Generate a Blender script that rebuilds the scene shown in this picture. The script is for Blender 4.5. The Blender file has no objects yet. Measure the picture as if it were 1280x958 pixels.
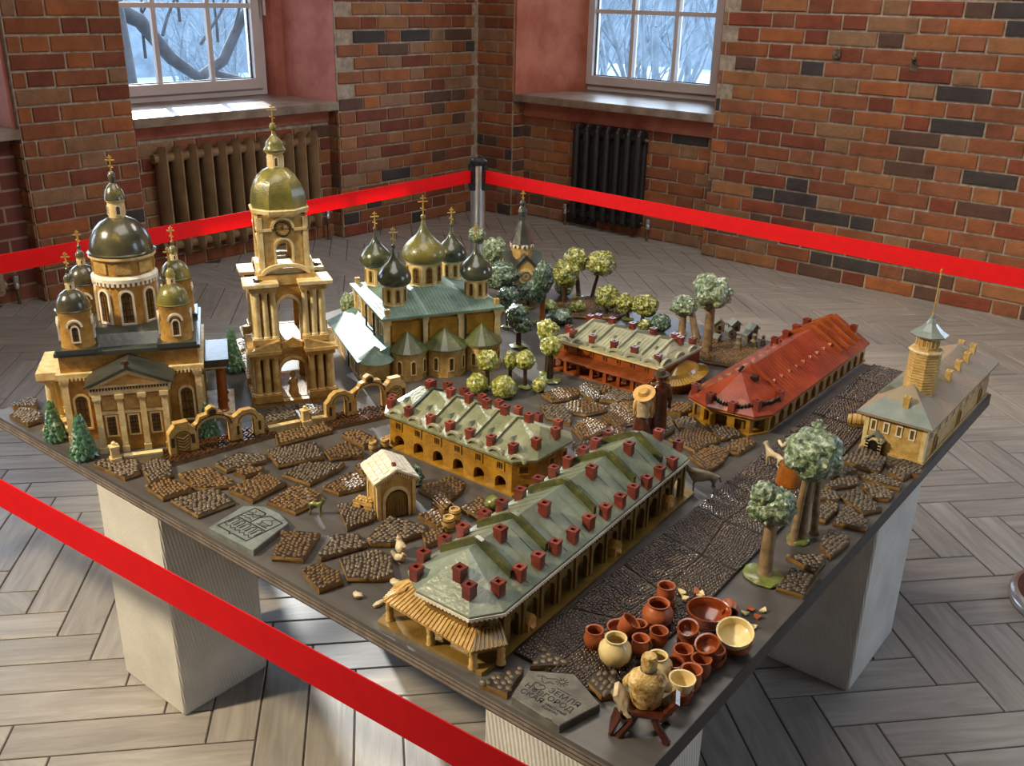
import bpy, bmesh, math, random
from mathutils import Matrix, Vector, noise
R = math.radians
PI = math.pi
scene = bpy.context.scene
COL = scene.collection
# ------------------------------------------------------------------ camera
cam_d = bpy.data.cameras.new('camera')
cam_d.sensor_width = 36.0
cam_d.lens = 1203.87 / 1280 * 36
cam_d.clip_start = 0.02
cam_d.clip_end = 200
cam = bpy.data.objects.new('camera', cam_d)
COL.objects.link(cam)
_r, _u, _b = (0.780575, 0.624737, 0.020173), (-0.249109, 0.281324, 0.926715), (0.573278, -0.728396, 0.375222)
cam.matrix_world = Matrix(((_r[0], _u[0], _b[0], 2.2973), (_r[1], _u[1], _b[1], -0.8888), (_r[2], _u[2], _b[2], 1.5), (0, 0, 0, 1)))
scene.camera = cam
# ------------------------------------------------------------------ world, sun, lamps, exposure
world = bpy.data.worlds.new('sky')
scene.world = world
world.use_nodes = True
bg = world.node_tree.nodes['Background']
bg.inputs[0].default_value = (0.74, 0.86, 1.0, 1)
bg.inputs[1].default_value = 6.5
def lamp(name, kind, loc, energy, color, target=None, **kw):
    d = bpy.data.lights.new(name, kind)
    d.energy = energy
    d.color = color
    for k, v in kw.items():
        setattr(d, k, v)
    o = bpy.data.objects.new(name, d)
    COL.objects.link(o)
    o.location = loc
    if target is not None:
        o.rotation_euler = (Vector(target) - Vector(loc)).to_track_quat('-Z', 'Y').to_euler()
    return o
# low winter sun through the left windows
lamp('sun', 'SUN', (-10, 5, 5), 8.0, (1.0, 0.95, 0.88), target=(-9, 4.50, 4.63), angle=R(0.8))
# warm gallery spot under the ceiling, then two added area fills
lamp('gallery_spot_warm', 'SPOT', (-0.5, -2.0, 2.9), 520, (1.0, 0.84, 0.56), target=(0.85, 0.75, 0.6), spot_size=R(50), spot_blend=0.6, shadow_soft_size=0.10)
lamp('added_fill', 'AREA', (1.2, 0.2, 3.2), 26, (1.0, 0.95, 0.88), target=(1.2, 0.6, 0), shape='RECTANGLE', size=1.6, size_y=1.6)  # unseen area fill added to lift the interior around the table
lamp('added_fill_far', 'AREA', (0.6, 2.6, 3.2), 48, (1.0, 0.93, 0.84), target=(0.3, 3.6, 0), shape='RECTANGLE', size=1.2, size_y=1.2)  # second unseen fill, added to brighten the far brick walls
scene.view_settings.view_transform = 'Standard'
scene.view_settings.look = 'None'
scene.view_settings.exposure = 0.3
scene.view_settings.gamma = 1.0
scene.view_settings.use_curve_mapping = False
scene.cycles.max_bounces = 6
scene.cycles.diffuse_bounces = 3
scene.cycles.glossy_bounces = 3
scene.cycles.transparent_max_bounces = 8
scene.cycles.caustics_reflective = False
scene.cycles.caustics_refractive = False
scene.cycles.sample_clamp_indirect = 6.0
scene.cycles.use_denoising = True
# ------------------------------------------------------------------ mesh helpers
class MB:
    """collects shapes and builds them as one mesh object"""
    def __init__(s):
        s.v = []; s.f = []
    def add(s, vs, fs, M=None):
        n = len(s.v)
        s.v += [tuple(M @ Vector(v)) if M else tuple(v) for v in vs]
        s.f += [tuple(i + n for i in f) for f in fs]
        return s
    def box(s, x0, y0, z0, x1, y1, z1, M=None):
        vs = [(x0, y0, z0), (x1, y0, z0), (x1, y1, z0), (x0, y1, z0), (x0, y0, z1), (x1, y0, z1), (x1, y1, z1), (x0, y1, z1)]
        return s.add(vs, [(3, 2, 1, 0), (4, 5, 6, 7), (0, 1, 5, 4), (1, 2, 6, 5), (2, 3, 7, 6), (3, 0, 4, 7)], M)
    def cbox(s, cx, cy, z0, sx, sy, sz, rz=0, M=None):
        T = Matrix.Translation((cx, cy, 0)) @ Matrix.Rotation(rz, 4, 'Z')
        if M: T = M @ T
        return s.box(-sx / 2, -sy / 2, z0, sx / 2, sy / 2, z0 + sz, T)
    def rings(s, rs, cap0=True, cap1=True, M=None):
        n = len(rs[0]); vs = [p for r in rs for p in r]; fs = []
        for k in range(len(rs) - 1):
            for i in range(n):
                j = (i + 1) % n
                fs.append((k * n + i, k * n + j, (k + 1) * n + j, (k + 1) * n + i))
        if cap0: fs.append(tuple(range(n - 1, -1, -1)))
        if cap1: fs.append(tuple((len(rs) - 1) * n + i for i in range(n)))
        return s.add(vs, fs, M)
    def prism(s, poly, z0, z1, inset=0.0, M=None):
        c = Vector((sum(p[0] for p in poly) / len(poly), sum(p[1] for p in poly) / len(poly)))
        top = [tuple(c + (Vector(p) - c) * (1 - inset)) for p in poly]
        return s.rings([[(p[0], p[1], z0) for p in poly], [(p[0], p[1], z1) for p in top]], M=M)
    def extr(s, poly, y0, y1, M=None):
        """poly in (x,z), extruded along y"""
        return s.rings([[(p[0], y0, p[1]) for p in poly], [(p[0], y1, p[1]) for p in poly]], M=M)
    def lathe(s, prof, n=20, cx=0, cy=0, z=0, a0=0.0, M=None, sy=1.0):
        rs = [[(cx + r * math.cos(a0 + 2 * PI * i / n), cy + sy * r * math.sin(a0 + 2 * PI * i / n), z + h) for i in range(n)] for r, h in prof]
        return s.rings(rs, prof[0][0] > 1e-5, prof[-1][0] > 1e-5, M)
    def tube(s, pts, rad, n=8, M=None):
        pts = [Vector(p) for p in pts]
        if not hasattr(rad, '__len__'): rad = [rad] * len(pts)
        rs = []; up = None
        for i, p in enumerate(pts):
            d = (pts[min(i + 1, len(pts) - 1)] - pts[max(i - 1, 0)]).normalized()
            if up is None:
                up = Vector((0, 0, 1)) if abs(d.z) < 0.9 else Vector((1, 0, 0))
            a = d.cross(up).normalized(); b = a.cross(d).normalized(); up = b
            rs.append([tuple(p + (a * math.cos(2 * PI * k / n) + b * math.sin(2 * PI * k / n)) * rad[i]) for k in range(n)])
        return s.rings(rs, M=M)
    def blob(s, c, r, sub=2, amp=0.12, fr=3.0, seed=0, fine=0.0, ff=9.0):
        bm = bmesh.new(); bmesh.ops.create_icosphere(bm, subdivisions=sub, radius=1.0)
        o = Vector((seed * 7.3, seed * 3.1, seed * 1.7)); vs = []
        for v in bm.verts:
            k = 1 + amp * noise.noise(v.co * fr + o) * 1.6 + (fine * (abs(noise.noise(v.co * ff + o)) - 0.25) * 2 if fine else 0)
            vs.append((c[0] + v.co.x * r[0] * k, c[1] + v.co.y * r[1] * k, c[2] + v.co.z * r[2] * k))
        fs = [tuple(v.index for v in f.verts) for f in bm.faces]; bm.free()
        return s.add(vs, fs)
    def mesh(s, name, mat=None, smooth=False):
        me = bpy.data.meshes.new(name)
        me.from_pydata(s.v, [], s.f); me.validate()
        bm = bmesh.new(); bm.from_mesh(me); bmesh.ops.recalc_face_normals(bm, faces=bm.faces); bm.to_mesh(me); bm.free()
        if mat: me.materials.append(mat)
        if smooth:
            me.polygons.foreach_set('use_smooth', [True] * len(me.polygons))
            if smooth != 'all': me.set_sharp_from_angle(angle=R(38))
        return me
    def build(s, name, mat, parent=None, smooth=False, loc=(0, 0, 0), rz=0.0):
        return put(name, s.mesh(name, mat, smooth), parent, loc, rz)
def put(name, me, parent=None, loc=(0, 0, 0), rz=0.0, scale=None, rot=None):
    o = bpy.data.objects.new(name, me)
    COL.objects.link(o)
    o.location = loc
    o.rotation_euler = rot if rot else (0, 0, rz)
    if scale: o.scale = scale
    if parent: o.parent = parent
    return o
def tag(o, label=None, cat=None, group=None, kind=None):
    if label: o['label'] = label
    if cat: o['category'] = cat
    if group: o['group'] = group
    if kind: o['kind'] = kind
    return o
def thing(name, label, cat, loc=(0, 0, 0), rz=0.0, group=None):
    o = bpy.data.objects.new(name, None)
    o.empty_display_size = 0.02
    COL.objects.link(o); o.location = loc; o.rotation_euler = (0, 0, rz)
    return tag(o, label, cat, group)
def struct(name, mb, mat, loc=(0, 0, 0), rz=0.0, parent=None, smooth=False):
    o = mb.build(name, mat, parent, smooth, loc, rz)
    if parent is None: o['kind'] = 'structure'
    return o
def arch(w, h, n=8, x=0, z=0):
    """outline of a round-headed opening (x,z), bottom-left first, counter-clockwise"""
    r = w / 2; pts = [(x - r, z), (x + r, z)]
    return pts + [(x + r * math.cos(PI * k / n), z + h - r + r * math.sin(PI * k / n)) for k in range(n + 1)]
def ring_xz(mb, outer, inner, y0, y1, M=None):
    n = len(outer)
    vs = [(p[0], y0, p[1]) for p in outer] + [(p[0], y0, p[1]) for p in inner] + [(p[0], y1, p[1]) for p in outer] + [(p[0], y1, p[1]) for p in inner]
    fs = []
    for i in range(n):
        j = (i + 1) % n
        fs += [(i, j, n + j, n + i), (2 * n + j, 2 * n + i, 3 * n + i, 3 * n + j), (j, i, 2 * n + i, 2 * n + j), (n + i, n + j, 3 * n + j, 3 * n + i)]
    return mb.add(vs, fs, M)
def bay(mb, x0, x1, z0, z1, aw, ah, y0, y1, M=None, n=8):
    """wall panel with one round-headed opening"""
    c = (x0 + x1) / 2; a = arch(aw, ah, n, c, z0)
    poly = [(x0, z0), a[0]] + a[2:][::-1] + [a[1], (x1, z0), (x1, z1), (x0, z1)]
    poly = [(x0, z0), (c - aw / 2, z0)] + a[2:][::-1] + [(c + aw / 2, z0), (x1, z0), (x1, z1), (x0, z1)]
    return mb.extr(poly, y0, y1, M)
# ------------------------------------------------------------------ materials
def nod(nt, t, **kw):
    n = nt.nodes.new(t)
    for k, v in kw.items():
        if k in n.inputs.keys(): n.inputs[k].default_value = v
        else: setattr(n, k, v)
    return n
MATS = {}
def pm(name, c1, c2=None, scale=20, rough=0.5, bump=0.0, bscale=None, metal=0.0, coat=0.0, c3=None, pos='obj', rand=0.0, spec=0.5, dist=0.002, detail=4, lo=0.35, hi=0.65):
    """mottled procedural material: noise between two or three colours, with relief"""
    m = bpy.data.materials.new(name); m.use_nodes = True; nt = m.node_tree
    p = nt.nodes['Principled BSDF']; L = nt.links.new
    p.inputs['Roughness'].default_value = rough; p.inputs['Metallic'].default_value = metal
    p.inputs['Coat Weight'].default_value = coat; p.inputs['Coat Roughness'].default_value = 0.12
    p.inputs['Specular IOR Level'].default_value = spec
    if pos == 'obj':
        tc = nod(nt, 'ShaderNodeTexCoord'); co = tc.outputs['Object']
        oi = nod(nt, 'ShaderNodeObjectInfo'); ad = nod(nt, 'ShaderNodeVectorMath', operation='ADD')
        mul = nod(nt, 'ShaderNodeMath', operation='MULTIPLY'); mul.inputs[1].default_value = 37.0
        L(oi.outputs['Random'], mul.inputs[0]); L(co, ad.inputs[0]); L(mul.outputs[0], ad.inputs[1]); co = ad.outputs[0]
    else:
        g = nod(nt, 'ShaderNodeNewGeometry'); co = g.outputs['Position']
    if c2 is None: c2 = tuple(x * 0.8 for x in c1)
    nz = nod(nt, 'ShaderNodeTexNoise', Scale=scale, Detail=detail, Roughness=0.6); L(co, nz.inputs['Vector'])
    cr = nod(nt, 'ShaderNodeValToRGB'); e = cr.color_ramp.elements
    e[0].position = lo; e[0].color = (*c1, 1); e[1].position = hi; e[1].color = (*c2, 1)
    if c3:
        k = cr.color_ramp.elements.new(min(0.98, hi + 0.12)); k.color = (*c3, 1)
    L(nz.outputs['Fac'], cr.inputs[0]); out = cr.outputs[0]
    if rand:
        oi2 = nod(nt, 'ShaderNodeObjectInfo'); hs = nod(nt, 'ShaderNodeHueSaturation')
        mr = nod(nt, 'ShaderNodeMapRange'); mr.inputs['To Min'].default_value = 1 - rand; mr.inputs['To Max'].default_value = 1 + rand
        L(oi2.outputs['Random'], mr.inputs['Value']); L(mr.outputs[0], hs.inputs['Value']); L(out, hs.inputs['Color']); out = hs.outputs[0]
    L(out, p.inputs['Base Color'])
    if bump:
        nb = nod(nt, 'ShaderNodeTexNoise', Scale=bscale or scale * 3, Detail=3.0); L(co, nb.inputs['Vector'])
        bp = nod(nt, 'ShaderNodeBump', Strength=bump, Distance=dist); L(nb.outputs['Fac'], bp.inputs['Height']); L(bp.outputs[0], p.inputs['Normal'])
    MATS[name] = m
    return m
def hexc(h):
    v = [int(h[i:i + 2], 16) / 255 for i in (0, 2, 4)]
    return tuple(((x + 0.055) / 1.055) ** 2.4 if x > 0.04045 else x / 12.92 for x in v)
# ================================================================== room shell
random.seed(4)
def brick_material():
    m = bpy.data.materials.new('brick'); m.use_nodes = True; nt = m.node_tree; L = nt.links.new; p = nt.nodes['Principled BSDF']
    p.inputs['Roughness'].default_value = 0.85; p.inputs['Specular IOR Level'].default_value = 0.25
    oi = nod(nt, 'ShaderNodeObjectInfo'); cr = nod(nt, 'ShaderNodeValToRGB'); cr.color_ramp.interpolation = 'CONSTANT'
    cols = ['8f583e', '9b603f', '884a36', '9d6b48', '834f3a', '926b4e', 'a2623f', '7a4433', '947055', '8f563a', '64493d', '9b6745', '824a37', '4a423f', '935e44', '8f5a40']
    e = cr.color_ramp.elements; e[0].color = (*hexc(cols[0]), 1); e[1].position = 1 / 16; e[1].color = (*hexc(cols[1]), 1)
    for i in range(2, 16):
        k = e.new(i / 16); k.color = (*hexc(cols[i]), 1)
    L(oi.outputs['Random'], cr.inputs[0])
    g = nod(nt, 'ShaderNodeNewGeometry')
    nz = nod(nt, 'ShaderNodeTexNoise', Scale=9.0, Detail=6.0, Roughness=0.65); L(g.outputs['Position'], nz.inputs['Vector'])
    mr = nod(nt, 'ShaderNodeMapRange'); mr.inputs['From Min'].default_value = 0.3; mr.inputs['From Max'].default_value = 0.7; mr.inputs['To Min'].default_value = 0.72; mr.inputs['To Max'].default_value = 1.22
    L(nz.outputs['Fac'], mr.inputs['Value'])
    hs = nod(nt, 'ShaderNodeHueSaturation', Saturation=1.02); L(cr.outputs[0], hs.inputs['Color']); L(mr.outputs[0], hs.inputs['Value']); L(hs.outputs[0], p.inputs['Base Color'])
    nb = nod(nt, 'ShaderNodeTexNoise', Scale=70.0, Detail=5.0); L(g.outputs['Position'], nb.inputs['Vector'])
    bp = nod(nt, 'ShaderNodeBump', Strength=0.7, Distance=0.006); L(nb.outputs['Fac'], bp.inputs['Height']); L(bp.outputs[0], p.inputs['Normal'])
    return m
BRICK = brick_material()
MORTAR = pm('mortar', hexc('bba993'), hexc('94816e'), 25, 0.95, 0.9, 120, pos='w', dist=0.004)
PLASTER = pm('pink_plaster', hexc('c27a68'), hexc('a9604e'), 6, 0.85, 0.5, 120, pos='w', dist=0.003)
PLASTERB = pm('terracotta_plaster', hexc('c5775c'), hexc('a9573f'), 5, 0.85, 0.5, 90, pos='w', dist=0.003)
SILLM = pm('sill_wood', hexc('a08d7c'), hexc('6f5a49'), 6, 0.35, 0.2, 60, pos='w')
WHITEP = pm('white_plastic', hexc('d9d2d0'), hexc('cfc6c4'), 3, 0.35)
CEILM = pm('ceiling_plaster', hexc('cfc6ba'), hexc('bfb4a6'), 3, 0.9)
def upper_brick():
    m = bpy.data.materials.new('brick_courses'); m.use_nodes = True; nt = m.node_tree; L = nt.links.new; p = nt.nodes['Principled BSDF']
    p.inputs['Roughness'].default_value = 0.9
    b = nod(nt, 'ShaderNodeTexBrick'); b.inputs['Color1'].default_value = (*hexc('8a5140'), 1); b.inputs['Color2'].default_value = (*hexc('6f3b33'), 1); b.inputs['Mortar'].default_value = (*hexc('9c8672'), 1)
    b.inputs['Scale'].default_value = 1.0; b.inputs['Brick Width'].default_value = 0.27; b.inputs['Row Height'].default_value = 0.0795; b.inputs['Mortar Size'].default_value = 0.006
    tc = nod(nt, 'ShaderNodeTexCoord'); sx = nod(nt, 'ShaderNodeSeparateXYZ'); L(tc.outputs['Object'], sx.inputs[0])
    ad = nod(nt, 'ShaderNodeMath', operation='ADD'); L(sx.outputs[0], ad.inputs[0]); L(sx.outputs[1], ad.inputs[1])
    cb = nod(nt, 'ShaderNodeCombineXYZ'); L(ad.outputs[0], cb.inputs[0]); L(sx.outputs[2], cb.inputs[1]); L(cb.outputs[0], b.inputs['Vector']); L(b.outputs['Color'], p.inputs['Base Color'])
    return m
BRICKUP = upper_brick()
# unit brick: front face at y=-1 side, chamfered and a little uneven; spans x 0..1, z 0..1
BR_MESH = []
for k in range(6):
    rr = random.Random(k); j = lambda a: rr.uniform(-a, a)
    mb = MB()
    b0 = [(0, 0, 0), (1, 0, 0), (1, 0, 1), (0, 0, 1)]
    b1 = [(0 + abs(j(.012)), -.8 + j(.1), .02 + j(.03)), (1 - abs(j(.012)), -.8 + j(.1), .02 + j(.03)), (1 - abs(j(.012)), -.8 + j(.1), .98 + j(.03)), (0 + abs(j(.012)), -.8 + j(.1), .98 + j(.03))]
    b2 = [(.03 + j(.01), -1 + j(.1), .11 + j(.03)), (.97 + j(.01), -1 + j(.1), .11 + j(.03)), (.97 + j(.01), -1 + j(.1), .89 + j(.03)), (.03 + j(.01), -1 + j(.1), .89 + j(.03))]
    mb.rings([b0, b1, b2], cap0=False)
    BR_MESH.append(mb.mesh('brick', BRICK))
CH, JT = 0.0795, 0.011
def lay(parent, s0, s1, z0, z1, org, ang, seed, phase=0.0, skip=None, proud=0.005):
    """Flemish-bond bricks on a face: s runs along the face from org at angle ang, front normal is to the right of s"""
    rr = random.Random(seed); row = int(round(z0 / CH))
    while (row + 1) * CH <= z1 + 0.012:
        s = s0 - ((row * 0.2025 + phase) % 0.405); k = 0
        while s < s1:
            w = 0.270 if k % 2 == 0 else 0.135
            a, b = max(s, s0), min(s + w, s1); s += w; k += 1
            if b - a < 0.03 or (skip and skip(a, b, row * CH)): continue
            w2 = b - a - JT
            o = put('brick', BR_MESH[rr.randrange(6)], parent, (org[0] + math.cos(ang) * (a + JT / 2), org[1] + math.sin(ang) * (a + JT / 2), row * CH + JT / 2 + rr.uniform(-.0015, .0015)),
                    scale=(w2, proud * rr.uniform(.8, 1.35) + 0.004, CH - JT), rot=(0, rr.uniform(-.006, .006), ang))
        row += 1
WRZ = R(-1.89)
LW0, BW0 = (-2.387, 3.283, 0), (0.5, 4.455, 0)
TOP, BT = 3.3, 1.63
def wallblock(name, x0, y0, x1, y1, loc, z0=0.0, z1=BT, mat=MORTAR):
    mb = MB(); mb.box(x0, y0, z0, x1, y1, z1)
    return struct(name, mb, mat, loc, WRZ)
# ---- floor: herringbone planks on a dark grout bed
def plank_material():
    m = bpy.data.materials.new('floor_plank'); m.use_nodes = True; nt = m.node_tree; L = nt.links.new; p = nt.nodes['Principled BSDF']
    p.inputs['Roughness'].default_value = 0.42; p.inputs['Specular IOR Level'].default_value = 0.45
    tc = nod(nt, 'ShaderNodeTexCoord'); oi = nod(nt, 'ShaderNodeObjectInfo')
    mp = nod(nt, 'ShaderNodeMapping'); mp.inputs['Scale'].default_value = (3.5, 30, 1)
    mu = nod(nt, 'ShaderNodeMath', operation='MULTIPLY'); mu.inputs[1].default_value = 50; L(oi.outputs['Random'], mu.inputs[0])
    ad = nod(nt, 'ShaderNodeVectorMath', operation='ADD'); L(tc.outputs['Object'], mp.inputs[0]); L(mp.outputs[0], ad.inputs[0]); L(mu.outputs[0], ad.inputs[1])
    nz = nod(nt, 'ShaderNodeTexNoise', Scale=1.0, Detail=6.0, Roughness=0.68, Distortion=0.6); L(ad.outputs[0], nz.inputs['Vector'])
    cr = nod(nt, 'ShaderNodeValToRGB'); e = cr.color_ramp.elements
    e[0].position = .3; e[0].color = (*hexc('8f8780'), 1); e[1].position = .72; e[1].color = (*hexc('b8b0a8'), 1)
    k = e.new(.5); k.color = (*hexc('a49c94'), 1)
    L(nz.outputs['Fac'], cr.inputs[0])
    hs = nod(nt, 'ShaderNodeHueSaturation', Saturation=0.9); mr = nod(nt, 'ShaderNodeMapRange'); mr.inputs['To Min'].default_value = .86; mr.inputs['To Max'].default_value = 1.08
    L(oi.outputs['Random'], mr.inputs['Value']); L(mr.outputs[0], hs.inputs['Value']); L(cr.outputs[0], hs.inputs['Color']); L(hs.outputs[0], p.inputs['Base Color'])
    rm = nod(nt, 'ShaderNodeMapRange'); rm.inputs['To Min'].default_value = .5; rm.inputs['To Max'].default_value = .3; L(nz.outputs['Fac'], rm.inputs['Value']); L(rm.outputs[0], p.inputs['Roughness'])
    bp = nod(nt, 'ShaderNodeBump', Strength=0.35, Distance=0.002); L(nz.outputs['Fac'], bp.inputs['Height']); L(bp.outputs[0], p.inputs['Normal'])
    return m
PLANK = plank_material()
GROUT = pm('grout', hexc('57504a'), hexc('4a443f'), 20, 0.9)
mb = MB(); mb.box(-2.6, -3.6, -0.05, 4.6, 4.9, -0.003)
floor = struct('floor', mb, GROUT)
PW, PL, PG = 0.105, 0.42, 0.004
pk = MB(); x0, x1, y0, y1, bv = PG / 2, PL - PG / 2, PG / 2, PW - PG / 2, 0.002
pk.rings([[(x0, y0, -.006), (x1, y0, -.006), (x1, y1, -.006), (x0, y1, -.006)], [(x0, y0, -.0015), (x1, y0, -.0015), (x1, y1, -.0015), (x0, y1, -.0015)],
          [(x0 + bv, y0 + bv, 0), (x1 - bv, y0 + bv, 0), (x1 - bv, y1 - bv, 0), (x0 + bv, y1 - bv, 0)]], cap0=False)
PLANK_MESH = pk.mesh('plank', PLANK)
fa = R(46.5); E1 = Vector((math.cos(fa), math.sin(fa))); E2 = Vector((math.sin(fa), -math.cos(fa)))
planks = []
for zz in range(-14, 15):
    for k in range(-70, 71):
        a0 = -0.092 + k * PW + zz * PL; b0 = 0.274 + k * PW - zz * PL
        for vert in (0, 1):
            if vert: ca, cb = a0 + PW / 2, b0 + PW + PL / 2
            else: ca, cb = a0 + PL / 2, b0 + PW / 2
            c = E1 * ca + E2 * cb
            if not (-2.62 < c.x < 4.4 and -3.4 < c.y < 4.72): continue
            # local x axis along the plank; E2 is mirrored so orient explicitly
            if vert: pos = E1 * (a0) + E2 * (b0 + PW); ang = math.atan2(E2.y, E2.x)
            else: pos = E1 * a0 + E2 * (b0 + PW); ang = fa
            planks.append((c, pos, ang))
Mi = cam.matrix_world.inverted()
def pix(P):
    q = Mi @ Vector(P)
    if q.z > -0.05: return None
    return 640 - 1203.87 * q.x / q.z, 479 + 1203.87 * q.y / q.z, -q.z
def show(P, m=60):
    q = pix(P)
    return q is not None and -m < q[0] < 1280 + m and -m < q[1] < 958 + m
vis, rest = [], []
for c, pos, ang in planks:
    ok = show((c.x, c.y, 0)) and not (0.55 < c.x < 1.45 and 0.75 < c.y < 1.75)
    (vis if ok else rest).append(((c - Vector((2.2973, -0.8888))).length, c, pos, ang))
vis.sort(key=lambda t: t[0])
for d, c, pos, ang in vis[:300]:
    put('plank', PLANK_MESH, floor, (pos.x, pos.y, 0), ang)
mb = MB(); n0 = len(pk.v)
for d, c, pos, ang in vis[300:] + rest:
    mb.add(pk.v, pk.f, Matrix.Translation((pos.x, pos.y, 0)) @ Matrix.Rotation(ang, 4, 'Z'))
me = bpy.data.meshes.new('plank'); me.from_pydata(mb.v, [], mb.f); me.materials.append(PLANK)
tag(put('far_planks', me, floor), 'far field of herringbone planks', kind='stuff')
# ---- walls
pier = wallblock('wall_left_pier', -0.75, -1.963, 0, -1.383, LW0)
lay(pier, 0, 0.58, 0, BT, (0, -1.963), PI / 2, 11)
lay(pier, 0, 0.36, 0, 0.8, (-0.36, -1.963), 0, 12, 0.1)
lay(pier, 0, 0.11, 0, 0.8, (0, -1.383), PI, 14, 0.1)
rec = wallblock('wall_left_recess', -0.75, -1.383, -0.10, -0.018, LW0, 0, 0.80)
lay(rec, 0, 1.365, 0, 0.74, (-0.10, -1.383), PI / 2, 13)
cor = wallblock('wall_left_corner', -0.75, -0.018, 0, 1.95, LW0)
lay(cor, 0, 1.24, 0, BT, (0, -0.018), PI / 2, 15, 0.07, skip=lambda a, b, z: a < 0.05 and z > 0.85 and int(z / CH) % 2)
lay(cor, 0, 0.10, 0, 0.8, (-0.10, -0.018), 0, 16)
cob = wallblock('wall_back_corner', -2.89, 0, -2.52, 0.8, BW0)
lay(cob, 0.02, 0.36, 0, BT, (-2.88, 0), 0, 17, 0.2)
lay(cob, 0, 0.13, 0, 0.8, (-2.52, 0), PI / 2, 18)
reb = wallblock('wall_back_recess', -2.52, 0.13, -0.945, 0.8, BW0, 0, 0.80)
lay(reb, 0, 1.575, 0, 0.74, (-2.52, 0.13), 0, 19)
bk = wallblock('wall_back', -0.945, 0, 1.7, 0.8, BW0)
lay(bk, 0, 2.05, 0, BT, (-0.945, 0), 0, 20, 0.17, skip=lambda a, b, z: a < 0.04 and z > 0.8 and int(z / CH) % 2 == 0)
# brickwork above the courses, the rest of the room
def upper(name, x0, y0, x1, y1, loc, z0=BT, z1=TOP): return wallblock(name, x0, y0, x1, y1, loc, z0, z1, BRICKUP)
upper('wall_left_pier_upper', -0.75, -1.963, 0, -1.383, LW0)
upper('wall_left_corner_upper', -0.75, -0.018, 0, 1.95, LW0)
upper('wall_back_corner_upper', -2.89, 0, -2.52, 0.8, BW0)
upper('wall_back_upper', -0.945, 0, 1.7, 0.8, BW0)
for i, (ya, yb) in enumerate(((-3.908, -3.328), (-5.853, -5.273), (-7.2, -7.2))):
    if yb > ya: upper('wall_left_far_pier' + ('' if i == 0 else '_near'), -0.75, ya, 0, yb, LW0, 0)
for nm, ya in (('', -1.383), ('_second', -3.328), ('_third', -5.273)):
    upper('wall_left_lintel' + nm, -0.75, ya, 0, ya + 1.365, LW0, 2.42)
    if nm: upper('wall_left_parapet' + nm, -0.75, ya, -0.1, ya + 1.365, LW0, 0, 0.81)
upper('wall_left_end', -0.75, -7.3, 0, -5.853, LW0, 0)
upper('wall_back_lintel', -2.52, 0, -0.945, 0.8, BW0, 2.42)
upper('wall_back_lintel_second', 1.7, 0, 3.2, 0.8, BW0, 2.42)
upper('wall_back_parapet_second', 1.7, 0.1, 3.2, 0.8, BW0, 0, 0.81)
upper('wall_back_end', 3.2, 0, 4.6, 0.8, BW0, 0)
mb = MB(); mb.box(4.6, -3.8, 0, 4.8, 5.1, .85); mb.box(4.6, -3.8, 2.42, 4.8, 5.1, TOP)
for ya, yb in ((-3.8, 1.5), (2.7, 5.1)): mb.box(4.6, ya, .85, 4.8, yb, 2.42)
struct('wall_right', mb, CEILM)
mb = MB(); mb.box(-3.2, -3.8, 0, 4.8, -3.6, TOP); struct('wall_front', mb, CEILM)
mb = MB(); mb.box(-3.4, -3.9, TOP, 4.9, 5.4, TOP + 0.1); struct('ceiling', mb, CEILM)
# plaster reveals of the window niches (splayed), sills
def prism_struct(name, poly, z0, z1, mat, loc):
    mb = MB(); mb.prism(poly, z0, z1); return struct(name, mb, mat, loc, WRZ)
prism_struct('trim_1', [(-0.012, -0.02), (-0.56, -0.02), (-0.72, -0.02), (-0.72, -0.07), (-0.57, -0.055), (-0.50, -0.026)], 0.85, 2.42, PLASTER, LW0)
prism_struct('trim_2', [(-0.012, -1.381), (-0.5, -1.375), (-0.72, -1.30), (-0.72, -1.383)], 0.85, 2.42, PLASTER, LW0)
prism_struct('trim_3', [(-2.52, 0.004), (-2.505, 0.004), (-2.37, 0.62), (-2.37, 0.74), (-2.52, 0.74)], 0.85, 2.42, PLASTERB, BW0)
prism_struct('trim_4', [(-0.945, 0.01), (-0.945, 0.74), (-1.262, 0.74), (-1.262, 0.66), (-0.96, 0.02)], 0.85, 2.42, PLASTER, BW0)
prism_struct('trim_5', [(-0.03, -3.328 + 1.363), (-0.03, -3.328 + 1.345), (-0.72, -3.328 + 1.30), (-0.72, -3.328 + 1.363)], 0.85, 2.42, PLASTER, LW0)
# rough plaster left under the sills
mb = MB(); mb.box(-0.105, -1.383, 0.735, -0.085, -0.018, 0.812); struct('trim_6', mb, PLASTERB, LW0, WRZ)
mb = MB(); mb.box(-2.52, 0.11, 0.70, -0.945, 0.135, 0.812); struct('trim_7', mb, PLASTERB, BW0, WRZ)
def sill(name, x0, y0, x1, y1, loc):
    mb = MB(); b = 0.006
    mb.rings([[(x0, y0, .808), (x1, y0, .808), (x1, y1, .808), (x0, y1, .808)], [(x0, y0, .849), (x1, y0, .849), (x1, y1, .849), (x0, y1, .849)],
              [(x0 + b, y0 + b, .855), (x1 - b, y0 + b, .855), (x1 - b, y1 - b, .855), (x0 + b, y1 - b, .855)]])
    return struct(name, mb, SILLM, loc, WRZ)
sill('trim_8', -0.72, -1.383, 0.008, -0.018, LW0)
sill('trim_9', -2.52, -0.008, -0.945, 0.74, BW0)
sill('trim_10', -0.72, -3.328, 0.008, -1.963, LW0)
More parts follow.
